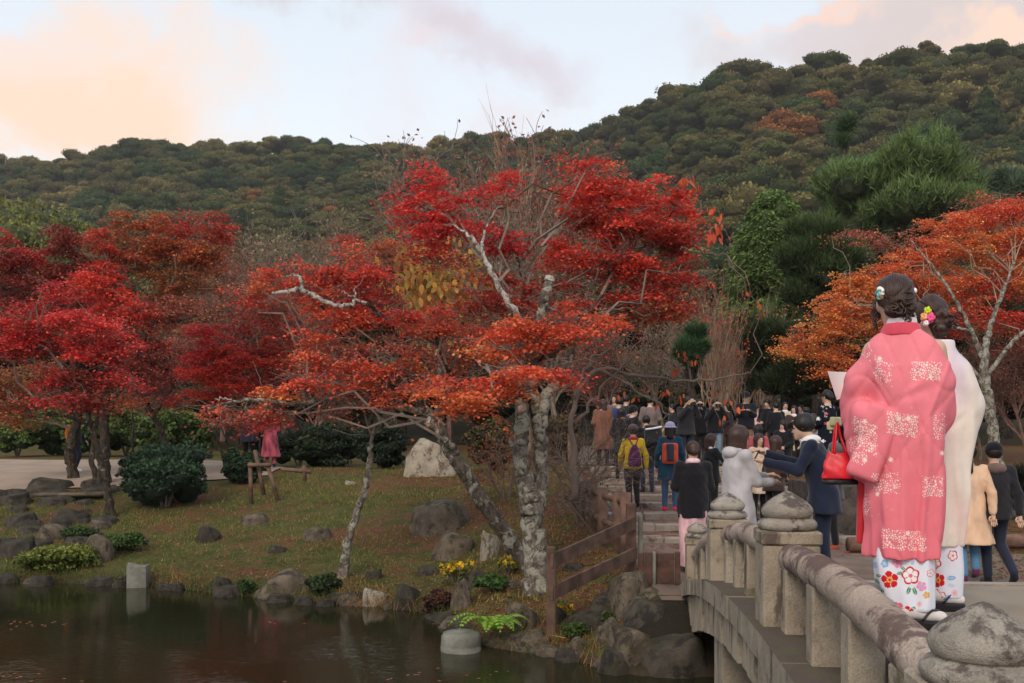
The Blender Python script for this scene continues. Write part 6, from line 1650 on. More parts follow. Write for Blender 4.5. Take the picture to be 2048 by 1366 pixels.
    if hat:
        hh = SDF(head - .16, head + .22, h * .8)
        hh.ell(head + np.array([0, -.01, .055]) * s, np.array([.102, .115, .095]) * s, .01).cut(head + [0, 0, .025 * s], (0, -.15, -1))
        if hat[1] == 'brim': hh.ell(head + np.array([0, 0, .035]) * s, np.array([.15, .16, .014]) * s, .015)
        if hat[1] == 'cap': hh.ell(head + fw * .12 * s + np.array([0, 0, .04]) * s, np.array([.07, .08, .012]) * s, .015)
        hh.build('hat', hat[0], root)
    if scarf:
        q = SDF(neck - .2, neck + .2, h * .8); q.ell(neck + [0, 0, .02 * s], np.array([.095, .09, .05]) * s, .02); q.ell(neck + [0, .06 * s, -.03 * s], np.array([.07, .05, .06]) * s, .03); q.build('scarf', scarf, root)
    if hood:
        q = SDF(neck - .26, neck + .26, h * .8); q.ell(neck + [0, -.085 * s, -.01 * s], np.array([.115, .062, .065]) * s, .03).ell(neck + [0, .0, .01 * s], np.array([.10, .095, .045]) * s, .03); q.displace(lambda X_, Y_, Z_: .002 * np.sin(X_ * 60) * np.sin(Z_ * 65)); q.build('hood', hood, root)
    return root, j, s

def in_world(root, p):
    return Matrix.Rotation(root.rotation_euler[2], 4, 'Z') @ Vector(tuple(float(x) for x in p)) + root.location

def backpack(root, s, label, m1, m2=None, zc=1.18, sz=(.15, .085, .21), lean=0.0, drawstring=False):
    c = np.array([0, -.165 + lean * (zc - .92), zc]) * s
    o = empty('backpack', in_world(root, c), root.rotation_euler[2]); tag(o, label, 'backpack')
    q = SDF(-np.array([.22, .16, .30]), np.array([.22, .16, .30]), .013)
    sz = np.array(sz) * s
    if drawstring: q.loft(np.array([-1, -.8, -.2, .6, 1.0]) * sz[2], 0, 0, np.array([.75, 1.0, .95, .6, .25]) * sz[0], np.array([.7, 1, .9, .6, .3]) * sz[1], .02, lambda th, Z: .004 * np.sin(th * 8))
    else: q.box((0, 0, 0), sz, .05, .01).box((0, -sz[1] * .8, -.05 * s), np.array([.11 * s, .045 * s, .10 * s]), .03, .01)
    q.build('pack', m1, o)
    if m2 is not None:
        q = SDF(-np.array([.22, .22, .30]), np.array([.22, .16, .30]), .013); q.box((0, -sz[1] * .9, .02), np.array([.075 * s, .05 * s, .17 * s]), .03, .01); q.build('pocket', m2, o)
    for sg in (-1, 1):
        mb = MB(); tube(mb, catmull([(sg * .03 * s, .04, sz[2] * .95), (sg * .085 * s, .10, .235 * s + (1.18 - zc) * s), (sg * .11 * s, .20, .20 * s + (1.18 - zc) * s), (sg * .13 * s, .24, .02), (sg * .12 * s, .10, -.16 * s)], 4), .011 if drawstring else .018, 6); mb.build('strap', m2 if (m2 and not drawstring) else m1, o, smooth=True)
    return o

R_ = math.radians
BLK = C('black', (26, 25, 29)); BLK2 = C('charcoal', (44, 42, 46)); NAV = C('navy', (34, 40, 62)); BRN = C('brown', (118, 78, 62)); DBR = C('dark_brown', (60, 46, 44)); JEAN = C('jeans', (66, 88, 118)); GRY = C('grey', (130, 126, 130))
YEL = C('yellow', (214, 176, 40)); TEAL = C('teal', (30, 66, 88)); LGRY = C('pale_grey', (172, 166, 168), fold=.12); PNK = C('pink', (214, 166, 172)); BGE = C('beige', (214, 176, 146)); DNAV = C('suit_navy', (28, 34, 52)); RED_ = C('red', (190, 40, 44)); PURP = C('purple', (96, 34, 84)); ORG_ = C('orange', (214, 84, 52)); LAV = C('lavender', (170, 160, 184)); SLATE = C('slate', (62, 66, 78)); WHT = C('white', (214, 210, 210)); GRN = C('moss', (96, 92, 56)); DJEAN = C('dark_jeans', (38, 42, 58)); LJEAN = C('light_jeans', (112, 138, 156)); TAUPE = C('taupe', (112, 96, 92)); PKRED = C('dusty_rose', (168, 74, 84)); FUR = C('fur', (104, 84, 78)); CREAM_ = C('cream_coat', (206, 184, 160)); MAUVE = C('mauve', (160, 134, 140)); KHK = C('khaki', (120, 98, 74)); HOTP = C('hot_pink', (222, 50, 96))

def fz(v, Y): return CZ - (v - HV) / F * Y     # floor height from the photo row of the feet

# the couple looking at a phone
p_, j_, s_ = person('woman in pale grey hooded coat with long dark hair looking at a phone', 1474, 9.95, float(deck(9.95)), 1.62, R_(-70), LGRY, C('grey_skirt', (190, 184, 186)), 'long', M_HAIRB, 'phone', coat=.40, h=.0145, hood=LGRY, look_down=.7, skirt=.3, group=None, over=dict(elbR=(.17, .14, 1.10), wrR=(.08, .38, 1.10), elbL=(-.20, .10, 1.13), wrL=(-.06, .40, 1.16)))
p_, j_, s_ = person('man in dark navy suit jacket bending over a phone opposite the grey coated woman', 1648, 9.8, float(deck(9.8)), 1.72, R_(72), DNAV, DNAV, 'short', None, 'phone', coat=.72, h=.0145, lean=.24, look_down=.8, girth=1.12, group=None, scarf=WHT, over=dict(elbL=(-.22, .18, 1.14), wrL=(-.10, .48, 1.22), elbR=(.20, .16, 1.18), wrR=(.05, .46, 1.30)))
ph = in_world(p_, (j_['wrR'] + j_['wrL']) / 2 + np.array([.0, .13, .0])); me = bevel_box('phone', .075, .012, .15, .004, BLK2)
tag(link_mesh('phone', me, None, None, (ph[0], ph[1], ph[2] - .06), (.5, 0, R_(80))), 'dark phone held between the man in the suit and the grey coated woman', 'phone')
# back view woman, black top and pink kimono
p_, j_, s_ = person('woman from behind in black knit shawl over a pale pink kimono near the steps', 1386, 12.5, .69, 1.63, R_(3), BLK, C('kimono_pink', (216, 170, 176), var=.35), 'bun', M_HAIRB, 'front', coat=.70, h=.0145, girth=1.12, skirt=.06, flare=-.3, scarf=C('pink_collar', (222, 184, 190)), group=None)
# yellow jacket hiker
Yh = 18.2; p_, j_, s_ = person('hiker in bright yellow jacket and brown beanie climbing the steps', 1266, Yh, step_top(Yh), 1.56, R_(4), YEL, BLK2, 'short', None, 'walk', h=.015, hat=(C('beanie', (92, 74, 74)), ''), scarf=RED_, group=None)
backpack(p_, s_, 'purple drawstring backpack on the hiker in the yellow jacket', PURP, None, 1.10, (.135, .07, .22), drawstring=True)
# teal coat with orange pack
Yh = 18.0; p_, j_, s_ = person('woman in long dark teal coat and lavender hat standing on the steps', 1340, Yh, step_top(Yh), 1.60, R_(-8), TEAL, JEAN, 'bob', None, 'stand', coat=.60, h=.015, hat=(LAV, 'brim'), scarf=ORG_, shoes=HOTP, group=None)
backpack(p_, s_, 'orange and grey backpack on the woman in the teal coat', ORG_, SLATE, 1.12, (.15, .09, .20))
STP = 'visitors on the steps'
def zst(Y): return step_top(Y) - .03
PPL = [
 # label, u, Y, vfeet, H, heading, top, bottom, hair, pose, coat, kw
 ('person in black jacket carrying a white topped black bag behind the yellow hiker', 1294, 20.6, 978, 1.62, 10, BLK, DJEAN, 'short', 'stand', .80, {}),
 ('person in black coat on the upper steps left of the yellow hiker', 1244, 21.8, 962, 1.60, -20, BLK, BLK, 'bob', 'stand', .62, dict(scarf=BRN)),
 ('woman in long brown coat at the top left of the steps', 1206, 24.2, 928, 1.66, 5, BRN, BLK, 'bob', 'stand', .45, dict(hairm=M_HAIRB)),
 ('man in blue jacket looking right at the top of the steps', 1238, 24.6, 930, 1.72, -60, C('blue', (44, 56, 104)), BLK2, 'short', 'phone', .82, {}),
 ('man with turned head right behind the man in the blue jacket', 1252, 26.6, 926, 1.76, -70, BLK2, BLK2, 'short', 'stand', .8, {}),
 ('bare headed man whose face shows above the blue jacket', 1230, 28.0, 925, 1.80, 160, TAUPE, BLK2, 'short', 'stand', .8, {}),
 ('man in grey brown jacket on the plaza behind the steps', 1300, 25.8, 930, 1.72, -30, TAUPE, BLK2, 'short', 'stand', .8, dict(girth=1.1)),
 ('stout photographer in dark coat aiming a camera, leftmost of the photographers', 1372, 24.4, 930, 1.74, 200, BLK2, DJEAN, 'short', 'camera', .76, dict(girth=1.2)),
 ('photographer in black right beside the stout photographer', 1400, 25.4, 926, 1.66, 170, BLK, BLK2, 'short', 'camera', .78, {}),
 ('photographer in black jacket and light blue jeans', 1430, 24.8, 930, 1.68, 185, BLK, LJEAN, 'short', 'camera', .84, dict(girth=1.05)),
 ('man in black jacket, khaki trousers and black cap standing left of the dark pine', 1492, 25.6, 922, 1.82, 165, C('black2', (30, 30, 38)), KHK, 'short', 'phone', .82, dict(hat=(BLK, 'cap'))),
 ('dark haired woman in black leather jacket holding out her arm behind the grey coated woman', 1422, 16.6, 1040, 1.54, -70, BLK, BLK, 'bob', 'reachR', .80, dict(scarf=WHT, hairm=M_HAIRB)),
 ('woman in dusty rose jacket behind the long haired woman', 1516, 19.6, 1004, 1.52, -40, PKRED, BLK, 'bob', 'stand', .8, {}),
 ('brown haired woman in dark jacket and mossy scarf between the couple', 1547, 16.0, 1052, 1.62, -65, DBR, BLK, 'bob', 'front', .76, dict(scarf=GRN, hairm=M_HAIRB)),
 ('woman in cream coat in the crowd behind the couple', 1518, 17.4, 1030, 1.54, -160, CREAM_, BLK, 'long', 'stand', .55, dict(hairm=M_HAIRB)),
 ('woman in grey coat standing left of the floral kimono', 1624, 20.6, 986, 1.64, 70, GRY, BLK2, 'bob', 'front', .55, dict(hairm=M_HAIRB)),
 ('grey haired man in dark grey jacket and black trousers beside the pink haori', 1668, 14.9, 1060, 1.62, 70, C('dgrey', (70, 68, 74)), BLK, 'short', 'stand', .80, dict(hairm=C('grey_hair', (92, 90, 92)), shoes=C('rust_shoe', (150, 70, 56)))),
 ('bearded man looking right on the upper steps behind the yellow hiker', 1262, 22.6, 962, 1.66, -60, BLK, BLK, 'short', 'stand', .8, dict(hat=(BLK, ''))),
 ('woman in pale pink kimono with dark hair far back on the plaza', 1518, 28.5, 920, 1.56, 180, PNK, PNK, 'bun', 'front', .3, {}),
 ('man in black at the back of the plaza behind the rose jacket', 1535, 27.4, 924, 1.68, 150, BLK, BLK2, 'short', 'stand', .8, {}),
 ('visitor in black jacket in the middle of the plaza crowd', 1552, 26.0, 928, 1.58, 20, BLK, BLK2, 'short', 'stand', .8, dict(girth=1.15)),
 ('woman in cream kimono with white fur stole in the plaza crowd', 1570, 26.6, 926, 1.58, 185, CREAM_, CREAM_, 'bun', 'front', .3, dict(scarf=WHT)),
 ('dark haired woman holding up a phone in the plaza crowd', 1588, 24.8, 934, 1.52, 170, DBR, BLK, 'bob', 'phone', .7, dict(scarf=WHT)),
 ('dark haired visitor in black right of the cream kimono', 1602, 28.4, 922, 1.56, 150, BLK, BLK, 'bob', 'stand', .7, {}),
 ('child sized visitor in black in front of the plaza crowd', 1566, 21.4, 972, 1.42, 160, BLK, BLK, 'bob', 'front', .7, dict(scarf=PNK)),
 ('visitor in white jacket half hidden beside the grey coat', 1612, 23.4, 940, 1.54, 40, WHT, BLK, 'short', 'stand', .8, {}),
 ('dark clothed visitor behind the stout photographer', 1345, 30, 912, 1.60, 100, BLK2, BLK, 'short', 'stand', .8, {}),
 ('visitor in dark coat at the back right of the photographers', 1458, 29, 914, 1.60, 60, C('plum', (60, 44, 50)), BLK, 'bob', 'stand', .7, {}),
 # left side of the pond
 ('walker in dark clothes passing behind the left maple trunks', 152, 26.0, 960, 1.58, -80, BLK2, DJEAN, 'short', 'walk', .82, dict(shoes=WHT)),
 ('woman in a pink floral kimono half hidden under the scarlet maple', 541, 27.0, 942, 1.56, 20, C('kimono_rose', (160, 74, 88), var=.6), C('kimono_rose2', (150, 70, 84), var=.6), 'bun', 'front', .3, {}),
 ('dark clothed visitor beside the pink kimono under the scarlet maple', 498, 27.5, 942, 1.62, 10, SLATE, BLK, 'bob', 'stand', .7, {}),
 ('visitor in black holding a white bag under the scarlet maple', 518, 28.2, 940, 1.60, -20, BLK, BLK, 'short', 'stand', .75, {}),
]
# the black puffer jacket woman and her friend
PUF = cloth('puffer', lin(38, 36, 40), fold=.9)
for (lab, u, Y, vf, H, hd, top, bot, hair, pose, coat, kw) in PPL:
    zf = fz(vf, Y)
    if u > 1150 and Y < 24.85: zf = zst(Y)
    elif Y >= 24.85: zf = gz((u - 1024) / F * Y, Y) + .03
    if u < 600: zf = gz((u - 1024) / F * Y, Y) + .03
    pr, pj, ps_ = person(lab, u, Y, zf, H, R_(hd), top, bot, hair, kw.pop('hairm', None), pose, coat, h=.023 if Y > 20 else .017, **kw)
    if 'photographer' in lab or 'man in black jacket, khaki' in lab:
        if 'camera' == pose:
            c = in_world(pr, np.array([0, .27, 1.52]) * ps_); o = empty('camera', c, R_(hd)); tag(o, 'black camera raised by the ' + ('stout photographer' if 'stout photographer in' in lab else 'photographer in light blue jeans' if 'jeans' in lab else 'photographer beside the stout one'), 'camera')
            link_mesh('camera_body', bevel_box('camera_body', .14, .06, .09, .012, BLK), None, o, (0, 0, -.04))
            mb = MB(); tube(mb, [(0, .02, 0), (0, .13, 0)], .035, 12); mb.build('lens', BLK2, o)
    if 'walker' in lab: backpack(pr, ps_, 'orange backpack on the walker behind the left maple trunks', C('orange2', (226, 130, 40)), BLK, 1.15)
    if 'white topped' in lab:
        q = SDF((-.2, -.2, -.25), (.2, .2, .25), .014); q.box((0, 0, 0), (.17, .08, .19), .04, .01)
        oo = q.build('shoulder_bag', C('bag_black_white', (40, 40, 44)), None); oo.location = in_world(pr, np.array([.05, -.22, 1.22])); tag(oo, 'black shoulder bag carried on the back behind the yellow hiker', 'bag')
        mb = MB(); tube(mb, [(-.16, -.085, .10), (0, -.10, .12), (.17, -.085, .155)], .022, 6); mb.build('stripe', WHT, oo)
pr, pj, ps_ = person('woman in black puffer jacket with fur hood and knit hat walking at the right', 1988, 11.3, fz(1170, 11.3), 1.60, R_(-6), PUF, DJEAN, 'short', None, 'walk', .80, h=.0145, hat=(C('knit_black', (22, 20, 22)), ''), hood=FUR, girth=1.12, shoes=BLK, group=None,
     over=dict(kneeR=(.10, .10, .50), ankR=(.17, -.16, .15), toeR=(.19, -.07, .05), ankL=(-.07, 0, .09), toeL=(-.07, .14, .03), kneeL=(-.08, .04, .49), elbL=(-.25, .06, 1.12), wrL=(-.20, .10, .92)))
c = in_world(pr, pj['wrL'] + np.array([.03, .06, -.22])); o = empty('handbag', c, R_(-4)); tag(o, 'dusty mauve handbag hanging from the hand of the woman in the black puffer', 'handbag')
link_mesh('bag_body', bevel_box('bag_body', .17, .08, .25, .015, MAUVE), None, o, (0, 0, -.12))
mb = MB(); tube(mb, catmull([(-.05, 0, .12), (-.035, 0, .2), (.035, 0, .2), (.05, 0, .12)], 5), .006, 6); mb.build('handle', MAUVE, o)
person('woman in beige coat and blue jeans walking half hidden by the cream haori', 1937, 11.3, fz(1166, 11.3), 1.58, R_(-12), BGE, C('blue_jeans', (84, 124, 156)), 'pony', None, 'walk', .48, h=.0145, girth=1.05, flare=1.3, shoes=C('sneaker_plum', (92, 40, 70)), group=None)
# floral black kimono woman
r = np.random.default_rng(9)
FC = r.uniform([-.28, -.3, .3], [.28, .3, 1.5], (210, 3)); FCc = np.array([lin(226, 214, 206), lin(206, 70, 90), lin(206, 200, 190), lin(190, 96, 80), lin(226, 226, 220)])[r.integers(0, 5, 210)]; FCr = r.uniform(.016, .042, 210)
def floral(base, s=1.0):
    def f(V):
        col = np.tile(np.array(base), (len(V), 1))
        for c_, k_, r_ in zip(FC, FCc, FCr):
            d = V - c_ * s; d[:, 1] *= .35; rr = np.linalg.norm(d, axis=1); a = np.arctan2(d[:, 2], d[:, 0]); col[rr < r_ * s * (.8 + .25 * np.cos(5 * a))] = k_
        return col
    return f
M_FLOR = vcol_mat('floral_cloth'); Yh = 17.2
root, fj, fs = person('woman in black kimono with white and red flowers seen beside the pink haori', 1655, Yh, 1.55, 1.62, R_(40), BLK, BLK, 'bun', None, 'front', coat=.35, h=.015, girth=1.1, flare=.2, skirt=.06, group=None)
for o in list(root.children):
    if o.name.startswith(('coat', 'skirt')):
        me = o.data; co = np.empty(len(me.vertices) * 3, np.float32); me.vertices.foreach_get('co', co); co = co.reshape(-1, 3); fcs = np.empty(len(me.polygons) * 4, np.int32); me.loops.foreach_get('vertex_index', fcs)
        V, Q = subdivide(co.astype(float), fcs.reshape(-1, 4)); mb = MB(); mb.add(V, Q, floral(lin(24, 26, 38))(V)); o.data = mb.mesh('kimono', M_FLOR, True)
q = SDF((-.25, -.25, .9), (.25, .2, 1.25), .014); q.loft(np.array([.98, 1.14]) * fs, 0, -.01, .185 * fs, .145 * fs, .01).box((0, -.16, 1.08), (.13, .05, .08), .03, .02); q.build('obi', C('obi', (176, 170, 130), var=.3), root)

# ================================================================ the two women on the bridge
def dz(Y): return float(deck(np.array(Y)))
WY = 4.70; WX = (1808 - 1024) / F * WY; WZ = dz(WY)
S1 = F / WY
w1 = empty('person', (WX, WY, WZ), -math.atan2(WX, WY)); w1.scale = (.93, 1, 1); tag(w1, 'woman in coral pink haori jacket over a white floral kimono standing with her back turned', 'person')
def L1(u, v): return ((u - 1808) / S1, (HV + (CZ - WZ) * S1 - v) / S1)   # local x,z of a photo point at her depth
def fold1(th, Z):
    a = np.clip((1.15 - Z) / .8, 0, 1)
    return a * (.012 * np.sin(th * 5 + .6 + .8 * Z) + .009 * np.abs(np.sin(th * 6.5 + Z * 1.6))) + .006 * np.sin(th * 3 + Z * 9)
HB = .0125
# body (hidden mostly): head, neck, arms, legs
hd = np.array([L1(1790, 600)[0], .03, L1(1790, 602)[1]])
b = SDF((-.5, -.3, -.02), (.45, .5, 1.80), .0125)
b.ell(hd, (.078, .095, .112), .02).cap(hd + [-.02, .05, -.07], hd + [-.025, .075, -.09], .045, .028, .03).cap(hd + [.0, -.01, -.08], hd + [.012, -.02, -.24], .053, .060, .03)
b.ell(hd + [-.080, -.005, -.012], (.014, .022, .034), .006).cap(hd + [-.03, .115, -.01], hd + [-.033, .118, -.03], .012, .015, .015)
b.ell((0, 0, 1.17), (.16, .11, .22), .06).ell((0, 0, .92), (.16, .11, .16), .06)
b.cap((-.15, 0, 1.30), (-.24, .06, 1.07), .05, .04).cap((-.24, .06, 1.07), (-.27, .30, 1.10), .04, .026).cap((-.27, .30, 1.10), (-.275, .37, 1.12), .026, .03)
b.cap((.15, 0, 1.30), (.20, .08, 1.05), .05, .04).cap((.20, .08, 1.05), (.10, .28, 1.02), .04, .026).cap((.10, .28, 1.02), (.07, .34, 1.02), .026, .03)
for sg, yo in ((-1, 0), (1, .04)): b.cap((sg * .07 + .03, yo, .90), (sg * .06 + .05, yo, .48), .075, .05).cap((sg * .06 + .05, yo, .48), (sg * .05 + .06, yo - .02, .10), .05, .036)
b.build('body', M_SKIN, w1, extra=lambda mb: (hand(mb, np.array([-.272, .34, 1.11]), (-.05, .8, .1), .95, .8, -1), hand(mb, np.array([.08, .32, 1.02]), (-.3, .8, 0), .95, .8, 1)))
for sg in (-1, 1):
    mb = MB(); ico(mb, hd + [sg * .032 - .02, .090, .008], np.array([.012, .008, .008])); mb.build('eye', M_EYE, w1, smooth=True)
mb = MB(); ico(mb, hd + [-.024, .098, -.058], np.array([.02, .008, .007])); mb.build('mouth', M_LIP, w1, smooth=True)
# hair: swept up, twisted at the nape, loose curl at the left
q = SDF(hd - .19, hd + .19, .0075)
q.ell(hd + [.004, -.012, .030], (.095, .106, .101), .01).ell(hd + [.02, -.055, -.02], (.082, .066, .072), .02)
q.cut(hd + [0, .045, 0], (0, 1, -.35))
for k in range(7): 
    a = k / 6 * 2.4 - 1.0; q.ell(hd + np.array([.02 + .058 * math.sin(a), -.092, -.045 - .028 * math.cos(a * 1.3)]), (.026, .022, .020), .008)
q.minus(hd + [-.085, -.03, -.075], (.055, .09, .055))
q.build('hair', M_HAIRB, w1)
def locks(par, hd_, ax, bun, n, seed, m):
    # swept strands following the skull into the bun, then loose loops on it
    r = np.random.default_rng(seed); ax = np.array(ax, float) / np.linalg.norm(ax); sd_ = np.cross(ax, [0, 0, 1.0]); mb = MB()
    for k in range(n):
        a = (k / (n - 1) - .5) * 2.9; s0 = np.array([0, 0, 1.0]) * math.cos(a * .35) + sd_ * math.sin(a * .9) * .9 + ax * .25; s0 /= np.linalg.norm(s0)
        P_ = []
        for t_ in np.linspace(0, 1, 9):
            d = s0 * (1 - t_) + (-ax * 1.0 + np.array([0, 0, -.25]) + sd_ * math.sin(a) * .35) * t_; d /= np.linalg.norm(d)
            P_.append(hd_ + np.array([0, 0, .030]) - ax * .012 + d * (np.array([.096, .104, .100]) + .002 * math.sin(t_ * 9 + k)))
        P_.append(bun + sd_ * .02 * math.sin(k)); tube(mb, catmull(P_, 2), [.004, .0085, .009, .007, .004], 6, squash=.7)
    for k in range(16):
        c_ = bun + r.normal(size=3) * np.array([.030, .014, .024]); R0 = r.uniform(.014, .026); th = np.linspace(0, 5.4, 12) + r.uniform(0, 6); tl = r.normal(size=3) * .5
        e1 = sd_ + tl * .4; e2 = np.array([0, 0, 1.0]) + ax * tl[0] * .5; tube(mb, c_ - ax * .020 + np.outer(np.cos(th) * R0, e1) + np.outer(np.sin(th) * R0 * .8, e2) - np.outer(np.sin(th * .5) * .008, ax), [.004, .0075, .0065, .003], 6)
    mb.build('hair_locks', m, par, smooth=True)
locks(w1, hd, (0, 1, 0), hd + np.array([.02, -.105, -.045]), 26, 5, M_HAIRB)
mb = MB()
for k in range(5):
    o_ = hd + np.array([-.088 - .004 * k, .015 + .008 * k, .02]); tt = np.linspace(0, 1, 22)
    tube(mb, np.stack([o_[0] - .014 * np.sin(tt * 9 + k), o_[1] + .012 * np.cos(tt * 9 + k), o_[2] - .15 * tt], 1), [.006, .006, .002], 5)
for k in range(3):
    o_ = hd + np.array([.086 + .004 * k, .0, -.03]); tt = np.linspace(0, 1, 14); tube(mb, np.stack([o_[0] + .008 * np.sin(tt * 8 + k), o_[1] + .01 * np.cos(tt * 8 + k), o_[2] - .09 * tt], 1), [.005, .004, .002], 5)
mb.build('loose_curls', M_HAIRB, w1, smooth=True)
# hair ornaments
def blossom(name, parent, c, R, cols, seed, n=5, layers=3):
    r = np.random.default_rng(seed); root = empty(name, c); root.parent = parent
    for l in range(layers):
        for k in range(n):
            a = k / n * 6.283 + l * .6; rr = R * (.55 - .17 * l); mb = MB()
            ico(mb, np.array([math.cos(a) * rr, -.010 * (l + 1), math.sin(a) * rr]), np.array([R * (.42 - .08 * l), R * .16, R * (.42 - .08 * l)]))
            mb.build('petal', cols[(k + l) % len(cols)], root, smooth=True)
    return root
O = {k: simple('ornament_' + k, lin(*c), .5, .1, 20, 0) for k, c in dict(mint=(150, 206, 200), peach=(226, 180, 150), cream=(232, 222, 206), teal=(70, 130, 140), lime=(196, 206, 40), pink=(232, 84, 140), orange=(232, 150, 50), blush=(240, 190, 210), white=(238, 236, 232)).items()}
blossom('hair_ornament', w1, hd + [-.062, -.080, .035], .036, [O['mint'], O['peach'], O['cream'], O['teal']], 1, 6, 3)
orn = empty('hanging_ornament', hd + np.array([.090, -.035, .045])); orn.parent = w1
mb = MB(); ico(mb, np.array([0, 0, 0]), np.array([.015, .015, .015])); mb.build('bead', O['white'], orn, smooth=True)
for k in range(9):
    mb = MB(); ico(mb, np.array([.002 * math.sin(k * 2) + (k % 3 - 1) * .007, -.004, -.018 - .013 * k]), np.array([.005, .004, .006])); mb.build('bead', O['white'] if k % 2 else O['cream'], orn, smooth=True)
# haori
q = SDF((-.42, -.28, .24), (.38, .48, 1.50), .0085)
q.loft([.325, .52, .80, 1.05, 1.22, 1.32, 1.375, 1.41], [-.005, .0, .01, .02, .012, .0, -.01, -.012], [.015, .015, .01, .005, 0, -.005, -.01, -.012],
       [.200, .205, .20, .205, .195, .165, .115, .078], [.150, .155, .158, .162, .145, .115, .095, .076], .03, fold1, 2.3)
# upper sleeves, square and falling
q.cap((-.10, -.01, 1.29), (-.21, .01, 1.16), .085, .085, .05).cap((-.21, .01, 1.16), (-.255, .05, 1.00), .085, .080, .05).cap((-.245, .06, 1.04), (-.265, .26, 1.06), .085, .07, .04)
q.cap((.10, -.01, 1.285), (.175, .01, 1.14), .078, .078, .05).cap((.175, .01, 1.14), (.18, .06, .98), .072, .062, .05).cap((.18, .06, 1.02), (.10, .26, .99), .070, .06, .04)
def yrot(a):
    c_, s_ = math.cos(a), math.sin(a); return [[c_, 0, -s_], [0, 1, 0], [s_, 0, c_]]
q.box((-.150, -.125, .865), (.088, .040, .185), .034, .010, yrot(-.36)).cap((-.205, -.08, 1.0), (-.235, -.03, .84), .07, .055, .03)
# hanging sleeve bags: near-left one swings out to the left and rounds off at the bottom
q.cap((-.235, .03, 1.02), (-.225, .02, .88), .075, .070, .03)
sdir = np.array([-.10, .06, -.30])
q.box((-.225, .10, .86), (.046, .15, .17), .04, .035).cap((-.245, .0, .90), (-.195, -.02, .755), .055, .058, .04).cap((-.195, -.02, .755), (-.15, -.03, .79), .05, .04, .03).cap((-.235, .14, .74), (-.205, .0, .735), .05, .052, .03)
q.box((.155, .22, .85), (.05, .12, .17), .04, .03)
q.displace(lambda X, Y, Z: -.006 * np.exp(-((Z - 1.12 - (X - .05) * .5) / .016) ** 2) * np.exp(-((X - .05) / .06) ** 2) + .005 * np.exp(-((Z - 1.085 - (X - .05) * .35) / .018) ** 2) * np.exp(-((X - .05) / .09) ** 2)
           - .014 * np.exp(-((X - .105 + .02 * np.sin(Z * 5)) / .020) ** 2) * np.clip((1.12 - Z) * 4, 0, 1) + .007 * np.exp(-((X - .065 + .015 * np.sin(Z * 6)) / .014) ** 2) * np.clip((1.10 - Z) * 4, 0, 1)
           - .006 * np.exp(-((X + .02 - .03 * Z) / .022) ** 2) * np.clip((.98 - Z) * 4, 0, 1) + .006 * np.exp(-((Z - 1.16 + (X + .12) * 1.6) / .014) ** 2) * np.exp(-((X + .12) / .05) ** 2) + .006 * np.exp(-((Z - 1.02 - (X + .05) * 1.1) / .012) ** 2) * np.exp(-((X + .03) / .06) ** 2)
           - .007 * np.exp(-((Z - 1.10 - (X - .17) * 2.4) / .03) ** 2) * (X > .08) + .006 * (1 - np.abs(np.sin(13 * X + 5 * np.sin(3.1 * Z) + 3 * Z + 1.2))) ** 4 + .006 * (1 - np.abs(np.sin(11 * Z + 8 * X + 2 * np.sin(9 * X)))) ** 6 * np.clip((Z - .55) * 3, 0, 1) - .002 * np.exp(-((X + .012) / .003) ** 2)
           + .004 * np.sin(26 * X + 16 * Z + 1.0) * np.clip((Z - .6) * 2, 0, 1) + .003 * np.sin(15 * X - 31 * Z) * (X < -.1) + .0065 * np.exp(-((X + .145 - (1.0 - Z) * .12) / .018) ** 2) * np.clip((1.02 - Z) * 6, 0, 1) * np.clip((Z - .66) * 8, 0, 1))
PATCH = [  # photo corners u0,v0,u1,v1, slant, density
 (1822, 727, 1885, 765, 0, .9), (1745, 722, 1782, 772, -.55, .55), (1700, 842, 1752, 900, -.42, .8), (1690, 880, 1730, 925, -.4, .6), (1772, 828, 1838, 872, -.16, .85), (1868, 830, 1896, 880, 0, .45), (1742, 944, 1800, 985, 0, .7), (1846, 950, 1890, 990, 0, .9),
 (1762, 1055, 1854, 1095, -.06, .85), (1722, 990, 1734, 1030, 0, .8), (1700, 672, 1740, 712, -.7, .35)]
BLOS = [(1757, 719), (1863, 757), (1797, 838), (1727, 919), (1780, 918), (1752, 987), (1816, 1061), (1887, 905), (1726, 843), (1817, 838)]
